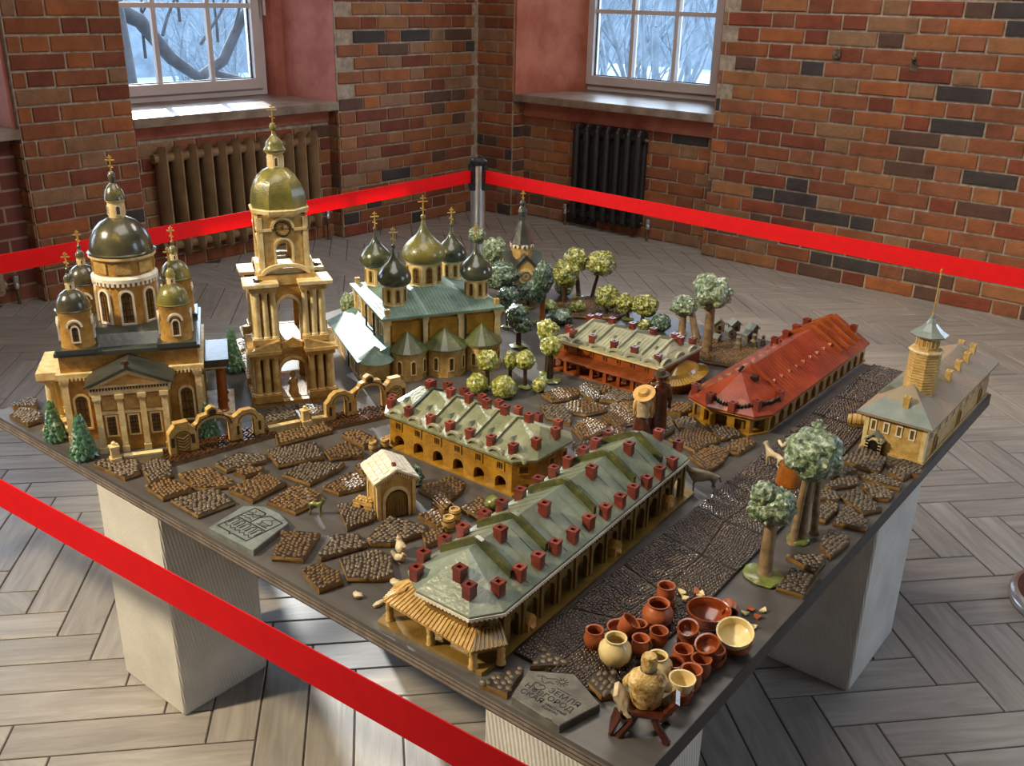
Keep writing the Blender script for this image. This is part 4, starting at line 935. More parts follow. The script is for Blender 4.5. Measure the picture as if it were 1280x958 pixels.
# ------------------------------------------------------------------ bell tower
t = thing('bell_tower', 'tall cream ceramic bell tower with clock and green gold dome', 'model church', (.42, .571, ZT), R(58))
def tier(t, half, z0, z1, aw, ah, mat, th=.016, name='tier_wall'):
    for k in range(4):
        mb = MB(); bay(mb, -half, half, z0, z1, aw, ah, -half, -half + th); mb.build(name, mat, t, False, (0, 0, 0), k * PI / 2)
mb = MB(); mb.box(-.104, -.104, 0, .104, .104, .012); mb.build('base_slab', OCHRE, t)
tier(t, .080, .012, .135, .062, .098, OCHRE)
mb = MB(); mb.box(-.082, -.082, .135, .082, .082, .158); mb.build('floor_slab', SAND, t)
tier(t, .066, .158, .30, .050, .108, OCHRE, .014)
mb = MB(); mb.box(-.068, -.068, .30, .068, .068, .326); mb.build('floor_slab', SAND, t)
# clock storey
for k in range(4):
    mb = MB(); bay(mb, -.056, .056, .338, .468, .036, .062, -.056, -.044); mb.build('clock_wall', SAND, t, False, (0, 0, 0), k * PI / 2)
mb = MB(); mb.box(-.062, -.062, .326, .062, .062, .340); mb.build('clock_storey_base', CREAM, t)
FULL = MB(); o = arch(.047, .074, 10, 0, 0); ii = [(p[0] * .8, p[1] * .93) for p in o]; ring_xz(FULL, o, ii, -.003, .001); FULL = FULL.mesh('arch_frame', CREAM)
A1 = MB(); o = arch(.076, .11, 10); ii = [(p[0] * .84, p[1] * .94) for p in o]; ring_xz(A1, o, ii, -.004, .001); A1 = A1.mesh('arch_frame', SAND)
A2 = MB(); o = arch(.062, .117, 10); ii = [(p[0] * .84, p[1] * .945) for p in o]; ring_xz(A2, o, ii, -.004, .001); A2 = A2.mesh('arch_frame', CREAM)
CLK = MB(); CLK.lathe([(.0185, 0), (.0185, .004), (.015, .005), (.015, .003), (0, .003)], 24, M=Matrix.Rotation(PI / 2, 4, 'X')); CLK = CLK.mesh('clock_rim', UMBER)
DIAL = MB(); DIAL.lathe([(.0148, .002), (.0148, .0036), (0, .0036)], 24, M=Matrix.Rotation(PI / 2, 4, 'X')); DIAL = DIAL.mesh('clock_dial', SAND)
HND = MB(); HND.box(-.0008, -.0050, -.001, .0008, -.0038, .010); HND.box(-.0008, -.0050, -.001, .0008, -.0038, .007, Matrix.Rotation(R(-35), 4, 'Y'))
for h in range(12):
    a = h * PI / 6; HND.box(-.0006, -.0046, .0115, .0006, -.0036, .0138, Matrix.Rotation(a, 4, 'Y'))
HND = HND.mesh('clock_hands', INK)
BROW = MB(); n = 12; o = [(.028 * math.cos(PI * i / n), .028 * math.sin(PI * i / n)) for i in range(n + 1)]; ii = [(p[0] * .78, p[1] * .78) for p in o]; ring_xz(BROW, o, ii, -.005, .001); BROW.box(-.057, -.005, -.006, -.026, .001, .0); BROW.box(.026, -.005, -.006, .057, .001, .0); BROW = BROW.mesh('clock_hood', CREAM)
PED2 = MB(); n = 12; o = [(.058 * math.cos(PI * i / n), .026 * math.sin(PI * i / n)) for i in range(n + 1)]; ii = [(p[0] * .9, max(0, p[1] - .008)) for p in o]; ring_xz(PED2, o, ii, -.012, .0); PED2 = PED2.mesh('curved_pediment', CREAM)
for k in range(4):
    a = k * PI / 2; M = Matrix.Rotation(a, 4, 'Z'); P = lambda x, y, z: tuple(M @ Vector((x, y, z)))
    put('arch_frame', A1, t, P(0, -.080, .012), a); put('arch_frame', A2, t, P(0, -.066, .158), a); put('arch_frame', FULL, t, P(0, -.056, .34), a)
    c = put('clock', CLK, t, P(0, -.056, .434), a); put('clock_dial', DIAL, c); put('clock_hands', HND, c)
    put('clock_hood', BROW, t, P(0, -.056, .436), a); put('curved_pediment', PED2, t, P(0, -.057, .326), a)
    for s in (-1, 1):
        # column groups of both lower storeys
        mb = MB(); mb.box(s * .066 - .034, -.106, .012, s * .066 + .034, -.076, .030 - .0006 * (k % 2)); mb.build('column_plinth', OCHRE, t, False, (0, 0, 0), a)
        for i in range(3): shaft(t, *P(s * (.044 + .0215 * i), -.092, .030), .0088, .098, SAND if k == 0 else CREAM)
        mb = MB(); mb.box(s * .066 - .034, -.103, .126, s * .066 + .034, -.076, .138 - .0006 * (k % 2)); mb.build('entablature', OCHRE, t, False, (0, 0, 0), a)
        mb = MB(); mb.box(s * .068 - .040, -.110, .138, s * .068 + .040, -.074, .146 - .0006 * (k % 2)); mb.build('entablature', CREAM if k else SAND, t, False, (0, 0, 0), a)
        mb = MB(); mb.extr([(s * .108, .146), (s * .030, .146), (s * .030, .170), (s * .035, .170)], -.106, -.078); mb.build('broken_pediment', SAND, t, False, (0, 0, 0), a)
        mb = MB(); mb.box(s * .058 - .030, -.092, .158, s * .058 + .030, -.064, .172 - .0006 * (k % 2)); mb.build('column_plinth', SAND, t, False, (0, 0, 0), a)
        for i in range(3): shaft(t, *P(s * (.038 + .0195 * i), -.080, .172), .0080, .118, CREAM)
        mb = MB(); mb.box(s * .058 - .031, -.092, .29, s * .058 + .031, -.064, .302 - .0006 * (k % 2)); mb.build('entablature', SAND, t, False, (0, 0, 0), a)
        mb = MB(); mb.box(s * .064 - .041, -.104, .306, s * .064 + .041, -.06, .314 - .0006 * (k % 2)); mb.build('entablature', CREAM, t, False, (0, 0, 0), a)
        mb = MB(); mb.box(s * .052 - .005, -.060, .34, s * .052 + .005, -.054, .462); mb.build('corner_strip', CREAM, t, False, (0, 0, 0), a)
mb = MB(); mb.box(-.06, -.06, .302, .06, .06, .318); mb.build('attic_block', SAND, t)
mb = MB(); mb.extr([(-.024, .146), (.024, .146), (.024, .158), (0, .172), (-.024, .158)], -.09, -.078); mb.build('keystone_gable', OCHRE, t)
oct_ = [(.067, -.03), (.067, .03), (.03, .067), (-.03, .067), (-.067, .03), (-.067, -.03), (-.03, -.067), (.03, -.067)]
mb = MB(); mb.rings([[(x * .93, y * .93, .464) for x, y in oct_], [(x, y, .470) for x, y in oct_], [(x * 1.02, y * 1.02, .478) for x, y in oct_], [(x * .92, y * .92, .482) for x, y in oct_]]); mb.build('dome_cornice', CREAM, t)
mb = MB(); mb.rings([[(x * r, y * r, .480 + h) for x, y in oct_] for r, h in ((.95, 0), (.94, .015), (.89, .035), (.8, .054), (.64, .072), (.45, .084), (.28, .09))]); mb.build('dome', GOLDD, t, True)
lath(t, 'lantern', [(.0205, .565), (.0195, .57), (.0195, .603), (.024, .606), (.024, .610)], CREAM, 8, 0, 0, 0, PI / 8, False)
for k in range(4): win(t, .0182 * math.sin(k * PI / 2), -.0182 * math.cos(k * PI / 2), .573, .011, .024, k * PI / 2, True, WHITEC, DARKG, .002, 1, 1, .0015)
lath(t, 'cupola', [(.026, .608), (.0265, .612), (.021, .620), (.0205, .626), (.016, .634), (.009, .641), (.0045, .648), (.0045, .655), (.0075, .658), (.0085, .664), (.006, .671), (0, .674)], GOLDD, 12)
cross(t, 0, 0, .672, .044)
for p in ((-.072, -.088, .314), (.085, .03, .314)):
    mb = MB(); mb.blob((0, 0, .005), (.008, .004, .0045), 2, .1); mb.blob((-.006, 0, .010), (.0035, .003, .003), 1, 0); mb.tube([(.006, 0, .006), (.014, 0, .005)], [.003, .0012], 6)
    tag(mb.build('clay_bird', UMBER, None, True, tuple(Matrix.Translation((.42, .571, ZT)) @ Matrix.Rotation(R(58), 4, 'Z') @ Vector(p)), R(58)), 'tiny dark clay bird on the %s ledge of the bell tower' % ('front' if p[0] < 0 else 'right'), 'bird')
mb = MB(); mb.lathe([(.012, 0), (.013, .004), (.010, .02), (.012, .03), (.009, .038), (.004, .041), (.005, .044), (.007, .05), (.005, .057), (0, .059)], 14); mb.blob((-.009, 0, .03), (.004, .005, .008), 1, .1); mb.blob((.009, 0, .03), (.004, .005, .008), 1, .1)
tag(mb.build('clay_figure', SAND, None, True, (.42 + .055 * .848, .571 - .055 * .53, ZT + .0125), R(58)), 'small clay figure standing inside the bell tower archway', 'figurine')
# ------------------------------------------------------------------ five-domed cathedral
t = thing('onion_cathedral', 'ceramic cathedral with five dark onion domes and blue green roof', 'model church', (.544, .79, ZT), R(61))
mb = MB(); mb.box(.006, .008, 0, .324, .337, .163); mb.build('wall_core', OCHREG, t)
mb = MB(); mb.box(-.002, .0, .158, .332, .345, .166); mb.build('cornice', CREAM, t)
EV = [(-.008, -.006), (.338, -.006), (.338, .351), (-.008, .351)]
vs = [(x, y, .166) for x, y in EV] + [(.12, .13, .203), (.21, .13, .203), (.21, .22, .203), (.12, .22, .203)]
rf = [(0, 1, 5, 4), (1, 2, 6, 5), (2, 3, 7, 6), (3, 0, 4, 7), (4, 5, 6, 7)]
mb = MB(); mb.add(vs + [(x, y, .160) for x, y in EV], rf + [(8, 9, 1, 0), (9, 10, 2, 1), (10, 11, 3, 2), (11, 8, 0, 3), (11, 10, 9, 8)]); mb.build('roof', BLUER, t)
bvR = BVHTree.FromPolygons([Vector(v) for v in vs], rf); zfR = lambda x, y: (bvR.ray_cast(Vector((x, y, 1)), Vector((0, 0, -1)))[0] or Vector((0, 0, .166))).z
mb = seams(zfR, [.0 + .0095 * k for k in range(36)], -.005, .125, .0016, .0009); tag(mb.build('roof_seams', BLUER, t), kind='stuff')
for x in (.008, .112, .216, .322): pilast(t, x if 0 < x < .3 else x, .006, 0, .016, .010, .158)
for k in range(3):
    mb = MB(); mb.box(.022 + .105 * k, .004, .095, .100 + .105 * k, .0085, .15); mb.build('wall_panel', OCHREG, t)
    mb = MB(); mb.box(.022 + .105 * k, .005, .06, .100 + .105 * k, .0085, .09); mb.build('wall_panel', SAND, t)
for y in (.09, .17, .25, .33): pilast(t, .005, y, 0, .014, .010, .158, CREAM, PI / 2)
for y in (.05, .13, .21, .29): win(t, .0055, y, .105, .02, .042, -PI / 2, True, WHITEC, DARKG, .003, 3, 2)
for y in (.088, .17): # rain pipes on the side wall
    mb = MB(); mb.tube([(-.004, y, .158), (-.006, y, .15), (-.006, y, .085), (-.016, y, .078)], .003, 6); mb.build('rain_pipe', BLKM, t, True)
for x in (.103, .225):
    mb = MB(); mb.tube([(x, -.002, .157), (x, -.004, .148), (x, -.004, .06)], .0026, 6); mb.build('rain_pipe', BLKM, t, True)
# low side aisle
mb = MB(); mb.box(-.072, -.02, 0, .006, .34, .058); mb.build('aisle_wall', SAND, t)
mb = MB(); mb.extr([(-.082, .056), (.006, .056), (.006, .098), (-.082, .062)], -.028, .345); mb.build('aisle_roof', BLUER, t)
for y in (.02, .075, .18, .235, .29): win(t, -.0725, y, .012, .022, .04, -PI / 2, True, WHITEC, DARKG, .003, 3, 2)
mb = MB(); mb.extr(arch(.03, .046), -.003, .002, Matrix.Translation((-.0725, .128, 0)) @ Matrix.Rotation(-PI / 2, 4, 'Z')); mb.build('door', BLKM, t)
lath(t, 'aisle_cap', [(.05, .06), (.045, .066), (.0, .098)], BLUER, 14, -.03, -.012)
for x, r_ in ((.062, .050), (.166, .056), (.272, .052)):
    lath(t, 'apse', [(r_, 0), (r_, .068), (r_ * 1.06, .070), (r_ * 1.06, .075)], SAND, 18, x, -.004, 0, 0, False)
    lath(t, 'apse_roof', [(r_ * 1.12, .074), (r_ * 1.1, .078), (r_ * .55, .101), (0, .126)], APSER, 18, x, -.004, 0, 0, False)
    for k in (-1, 0, 1): win(t, x + r_ * math.sin(k * .75) * 1.0, -.004 - r_ * math.cos(k * .75), .018, .016, .04, k * .75, True, CREAM, DARKG, .0025, 2, 2, .002)
mb = seams(lambda x, y: .0, [], 0, 1)
def onion(t, x, y, z, rd, hd, ro, ho, dm, mat=ONION, chh=.05):
    lath(t, 'drum', [(rd * 1.05, 0), (rd, .004), (rd, hd - .004), (rd * 1.08, hd - .002), (rd * 1.08, hd)], CREAM, 8, x, y, z, PI / 8, False)
    for k in range(8):
        a = k * PI / 4; win(t, x + rd * .925 * math.sin(a), y - rd * .925 * math.cos(a), z + .008, round(rd * .48, 4), round(hd - .016, 4), a, True, SAND, DARKG, .003, 3, 2, .002)
    pr = [(.86, 0), (.93, .03), (1.0, .11), (1.0, .2), (.93, .31), (.77, .42), (.55, .52), (.36, .61), (.23, .71), (.14, .83), (.085, .95), (.06, 1.0)]
    lath(t, 'onion_dome', [(ro * a, ho * b) for a, b in pr], mat, 26, x, y, z + hd)
    r0 = max(.006, ro * .13)
    lath(t, 'finial_ball', [(0, 0), (r0 * .8, r0 * .4), (r0, r0), (r0 * .8, r0 * 1.7), (0, r0 * 2)], mat, 12, x, y, z + hd + ho * .96)
    cross(t, x, y, z + hd + ho * .96 + r0 * 1.8, chh)
onion(t, .166, .176, .2, .050, .066, .061, .118, 8, GOLDD, .054)
for x, y in ((.052, .078), (.285, .075), (.055, .278), (.282, .275)):
    onion(t, x, y, zfR(x, y) - .004, .033, .056, .046, .100, 8, ONION, .046)
for x, y in ((.012, .012), (.322, .012), (.012, .335)):
    put('chimney', CH_S, t, (x, y, .168), 0, (1, 1, .9))
# ------------------------------------------------------------------ little gatehouse chapel
t = thing('gate_chapel', 'little white roofed clay chapel with arched plank doors', 'model building', (1.094, .282, ZT), R(63))
mb = MB(); mb.box(-.036, .002, 0, .036, .084, .08); mb.extr([(-.036, .08), (.036, .08), (0, .1)], .002, .084); mb.build('wall_core', SAND, t)
for s in (-1, 1):
    mb = MB(); mb.extr([(0, .103), (s * .046, .0785), (s * .046, .083), (0, .108)], -.006, .09); mb.build('roof_slope', WHITEC, t)
    mb = MB()
    for k in range(8):
        x = s * (.006 + .0048 * k); z = .098 - .0048 * k * .54; mb.box(x - .0014, -.003, z - .006, x + .0014, .002, z)
    tag(mb.build('dentil_band', CREAM, t), kind='stuff')
    for k in range(4):
        for j in range(5):
            a = .002 + .0108 * k; mb = MB(); y0 = -.004 + .0186 * j + (.009 if k % 2 else 0); y1 = min(y0 + .0176, .0895)
            x0, x1 = s * a, s * (a + .0098); zz = lambda x: .1085 - abs(x) * .5435
            mb.rings([[(x0, y0, zz(x0)), (x1, y0, zz(x1)), (x1, y1, zz(x1)), (x0, y1, zz(x0))], [(x0, y0, zz(x0) + .0011), (x1, y0, zz(x1) + .0011), (x1, y1, zz(x1) + .0011), (x0, y1, zz(x0) + .0011)]]); mb.build('roof_tile', WHITEC, t)
    mb = MB(); mb.box(s * .036 - .0035, -.001, 0, s * .036 + .0035, .004, .078); mb.build('corner_strip', CREAM, t)
mb = MB(); mb.extr(arch(.046, .062), 0, .003); mb.build('door_recess', UMBER, t)
for k in range(8):
    x = -.0175 + .005 * k; h = .036 + math.sqrt(max(0, .021 ** 2 - x * x)); mb = MB(); mb.box(x - .0022, -.0012, .001, x + .0022, .001, h); mb.build('door_plank', OLIVEW, t)
mb = MB(); o = arch(.056, .068, 10); ii = [(p[0] * .82, p[1] * .915) for p in o]; ring_xz(mb, o, ii, -.003, .002); mb.build('door_arch', CREAM, t)
mb = MB(); mb.extr(arch(.04, .055), -.001, .003, Matrix.Translation((-.036, .045, .012)) @ Matrix.Rotation(-PI / 2, 4, 'Z')); mb.build('side_arch', SAND, t)
mb = MB(); o = arch(.046, .06, 10); ii = [(p[0] * .84, p[1] * .93) for p in o]; ring_xz(mb, o, ii, -.003, .002, Matrix.Translation((-.036, .045, .01)) @ Matrix.Rotation(-PI / 2, 4, 'Z')); mb.build('side_arch_frame', CREAM, t)
mb = MB(); mb.cbox(.0, .012, .103, .008, .008, .010); mb.build('chimney', REDC, t)
# ------------------------------------------------------------------ spired chapel among the trees
t = thing('spired_chapel', 'dark roofed ceramic chapel with a pointed spire at the far corner of the table', 'model church', (.36, 1.61, ZT), R(52))
mb = MB(); mb.box(-.055, -.045, 0, .055, .055, .11); mb.build('wall_core', SAND, t)
for k in range(4):
    a = k * PI / 2
    mb = MB(); mb.extr([(-.05, 0), (.05, 0), (.05, .09), (.034, .118), (0, .155), (-.034, .118), (-.05, .09)], -.062, -.03); mb.build('gable', SAND, t, False, (0, 0, 0), a)
    mb = MB(); mb.extr([(-.062, .082), (-.058, .078), (-.04, .112), (0, .152), (.04, .112), (.058, .078), (.062, .082), (.044, .12), (0, .166), (-.044, .12)], -.066, -.01); mb.build('gable_roof', DARKR, t, False, (0, 0, 0), a)
    o = [(.026 * math.cos(2 * PI * i / 20), .092 + .026 * math.sin(2 * PI * i / 20)) for i in range(20)]; ii = [(p[0] * .7, .092 + (p[1] - .092) * .7) for p in o]
    mb = MB(); ring_xz(mb, o, ii, -.068, -.062); mb.build('rose_ring', CREAM, t, False, (0, 0, 0), a)
    o2 = [(p[0] * .42, .092 + (p[1] - .092) * .42) for p in o]; i2 = [(p[0] * .22, .092 + (p[1] - .092) * .22) for p in o]
    mb = MB(); ring_xz(mb, o2, i2, -.066, -.062); mb.build('rose_ring', CREAM, t, False, (0, 0, 0), a)
    mb = MB(); mb.extr(arch(.04, .06), -.0635, -.06); mb.build('door_arch', CREAM, t, False, (0, 0, 0), a)
lath(t, 'spire_drum', [(.036, .12), (.036, .19)], SAND, 8, 0, 0, 0, PI / 8, False)
mb = MB()
for k in range(16):
    a0, a1, am = 2 * PI * k / 16, 2 * PI * (k + 1) / 16, 2 * PI * (k + .5) / 16; r_ = .041
    p = [(r_ * math.cos(a0), r_ * math.sin(a0), .192), (r_ * math.cos(a1), r_ * math.sin(a1), .192), (r_ * math.cos(am), r_ * math.sin(am), .178)]
    mb.rings([p, [(x * .94, y * .94, z) for x, y, z in p]])
tag(mb.build('zigzag_crown', WHITEC, t), kind='stuff')
lath(t, 'spire', [(.043, .19), (.040, .194), (.024, .235), (.012, .268), (.010, .282), (.013, .286), (.016, .298), (.012, .308), (.006, .315), (.009, .320), (.010, .326), (.006, .333), (0, .336)], DARKR, 8, 0, 0, 0, PI / 8, False)
cross(t, 0, 0, .333, .032)
# ------------------------------------------------------------------ gates and low walls in front of the churches
def gate(label, loc, rz, flip=False):
    t = thing('ornate_gate', label, 'model gate', loc, rz); s = -1 if flip else 1
    X = lambda v: v * s
    pts = lambda L: [(X(x), z) for x, z in L]
    e = lambda L, y0, y1, nm, m: (lambda mb: (mb.extr(pts(L), y0, y1), mb.build(nm, m, t)))(MB())
    e([(-.11, 0), (-.052, 0), (-.052, .052), (-.058, .058), (-.066, .066), (-.066, .072), (-.096, .072), (-.096, .066), (-.104, .058), (-.11, .05)], -.009, .009, 'side_tower', SAND)
    e(arch(.03, .046, 8, -.081, .002), -.0105, .0, 'leaf_door', OLIVEW)
    mb = MB()
    for k in range(5):
        for q in (-1, 1): mb.extr([(X(-.081), .006 + .007 * k), (X(-.081 + q * .012), .012 + .007 * k), (X(-.081 + q * .012), .0135 + .007 * k), (X(-.081), .0075 + .007 * k)], -.0125, -.010)
    tag(mb.build('door_chevrons', SAND, t), kind='stuff')
    for x in (-.103, -.0585): e([(x - .0035, .018), (x + .0035, .018), (x + .0035, .04), (x - .0035, .04)], -.0098, .0, 'slit', UMBER)
    # main arch
    n = 10; a, b = -.052, .03; o = [(a - .006, .0), (a + .005, .0), (a + .005, .042)] + [((a + b) / 2 - (b - a - .01) / 2 * math.cos(PI * k / n), .042 + .024 * math.sin(PI * k / n)) for k in range(n + 1)] + [(b - .005, .042), (b - .005, 0), (b + .006, 0), (b + .006, .056), (b - .012, .066), (b - .018, .076), (.012 - .011, .078), (.0, .088), (-.011, .094), (-.022, .088), (-.023, .078), (-.04, .076), (a + .006, .062), (a - .006, .054)]
    e(o, -.008, .008, 'gate_arch', SAND)
    mb = MB(); mb.lathe([(.0085, 0), (.0085, .003), (.006, .004), (.005, .002), (0, .002)], 14, M=Matrix.Translation((X(-.011), -.008, .082)) @ Matrix.Rotation(PI / 2, 4, 'X')); mb.build('rosette', UMBER, t)
    mb = MB()
    for k in range(15):
        an = PI * (k + .5) / 15; mb.cbox(X((a + b) / 2 - .040 * math.cos(an)), -.0088, .044 + .028 * math.sin(an), .003, .002, .003)
    tag(mb.build('bead_trim', UMBER, t), kind='stuff')
    a_, b_ = -.052, .03; o_ = [(X((a_ + b_) / 2 - .0425 * math.cos(PI * k / 14)), .043 + .0315 * math.sin(PI * k / 14)) for k in range(15)]; i_ = [(X((a_ + b_) / 2 - .0405 * math.cos(PI * k / 14)), .043 + .0295 * math.sin(PI * k / 14)) for k in range(15)]
    mb = MB(); ring_xz(mb, o_, i_, -.0087, -.007); mb.build('arch_line', UMBER, t)
    o_ = [(X(.067 - .0225 * math.cos(PI * k / 12)), .04 + .0195 * math.sin(PI * k / 12)) for k in range(13)]; i_ = [(X(.067 - .0205 * math.cos(PI * k / 12)), .04 + .0178 * math.sin(PI * k / 12)) for k in range(13)]
    mb = MB(); ring_xz(mb, o_, i_, -.0087, -.007); mb.build('arch_line', UMBER, t)
    o_ = [(X(-.081 - .0195 * math.cos(PI * k / 12)), .033 + .019 * math.sin(PI * k / 12)) for k in range(13)]; i_ = [(X(-.081 - .0178 * math.cos(PI * k / 12)), .033 + .0172 * math.sin(PI * k / 12)) for k in range(13)]
    mb = MB(); ring_xz(mb, o_, i_, -.0098, -.008); mb.build('arch_line', UMBER, t)
    # small arch
    a, b = .052, .082; o = [(.036, 0), (a, 0), (a, .04)] + [((a + b) / 2 - (b - a) / 2 * math.cos(PI * k / n), .04 + .013 * math.sin(PI * k / n)) for k in range(1, n)] + [(b, .04), (b, 0), (.105, 0), (.105, .042), (.096, .05), (.09, .06), (.078, .068), (.056, .068), (.044, .06), (.036, .056)]
    e(o, -.008, .008, 'wicket_arch', SAND)
    for x in (.0435, .0945): e([(x - .0028, .012), (x + .0028, .012), (x + .0028, .034), (x - .0028, .034)], -.0088, .0, 'slit', UMBER)
    return t
def gslab(name, poly, label):
    mb = MB(); mb.prism(poly, 0, .009, .01); t_ = thing(name, label, 'slab', (0, 0, ZT)); mb.build('slab_body', SLABE, t_); MB().prism(poly, .0085, .0096, .02).build('bed', BEDM, t_); tag(cobbles(poly, .009, .011, .0035, 5, .8).build('cobbles', SLABG, t_, True), kind='stuff'); return t_
# ------------------------------------------------------------------ cobbled slabs
def inside(p, poly):
    c = False; j = len(poly) - 1
    for i in range(len(poly)):
        if (poly[i][1] > p[1]) != (poly[j][1] > p[1]) and p[0] < (poly[j][0] - poly[i][0]) * (p[1] - poly[i][1]) / (poly[j][1] - poly[i][1]) + poly[i][0]: c = not c
        j = i
    return c
def cobbles(poly, z, size, h, seed, asp=.7):
    """rows of little domed stones filling an outline"""
    rr = random.Random(seed); mb = MB(); ang = rr.uniform(0, PI); ca, sa = math.cos(ang), math.sin(ang)
    cx = sum(p[0] for p in poly) / len(poly); cy = sum(p[1] for p in poly) / len(poly)
    rad = max(math.hypot(p[0] - cx, p[1] - cy) for p in poly); n = int(rad / size) + 2; m = int(rad / (size * asp)) + 2
    ip = [(cx + (p[0] - cx) * .96, cy + (p[1] - cy) * .96) for p in poly]
    for j in range(-m, m + 1):
        for i in range(-n, n + 1):
            u = (i + (.5 if j % 2 else 0)) * size + rr.uniform(-.2, .2) * size; v = j * size * asp + rr.uniform(-.1, .1) * size + .35 * size * math.sin(i * .5 + seed)
            x, y = cx + ca * u - sa * v, cy + sa * u + ca * v
            if not inside((x, y), ip): continue
            a, b = size * .5 * rr.uniform(.92, 1.12), size * asp * .5 * rr.uniform(.92, 1.15); hh = h * rr.uniform(.5, 1.25); t0 = rr.uniform(0, 1)
            r0, r1 = [], []
            for k in range(6):
                an = PI / 3 * k + t0; q = rr.uniform(.85, 1.1); du, dv = a * math.cos(an) * q, b * math.sin(an) * q
                r0.append((x + ca * du - sa * dv, y + sa * du + ca * dv, z - .0015)); r1.append((x + (ca * du - sa * dv) * .8, y + (sa * du + ca * dv) * .8, z + hh * .85))
            mb.rings([r0, r1], cap0=False, cap1=False); k = len(mb.v)
            mb.v.append((x, y, z + hh)); mb.f += [(k - 6 + q, k - 6 + (q + 1) % 6, k) for q in range(6)]
    return mb
SLABE = pm('slab_clay_edge', hexc('8a6a38'), hexc('644a26'), 40, .5, .6, 120, coat=.2)
BEDM = pm('dark_cobble_bed', hexc('2a1f14'), hexc('1c150e'), 60, .5)
SLABB = pm('brown_cobble_glaze', hexc('7d5c2c'), hexc('5a3f1e'), 60, .52, .7, 300, c3=hexc('b0925f'), coat=.08, rand=.22)
SLABW = pm('grey_cobble_glaze', hexc('75655040'[:6]), hexc('544536'), 60, .42, .7, 300, c3=hexc('a8977d'), coat=.2, rand=.2)
SLABG = pm('glossy_brown_cobble', hexc('5d3616'), hexc('3a200e'), 30, .16, .5, 120, c3=hexc('8e5a22'), coat=.8)
STREET = pm('street_cobble_glaze', hexc('453426'), hexc('322723'), 30, .22, .4, 300, c3=hexc('93683a'), coat=.8, lo=.4, hi=.6)
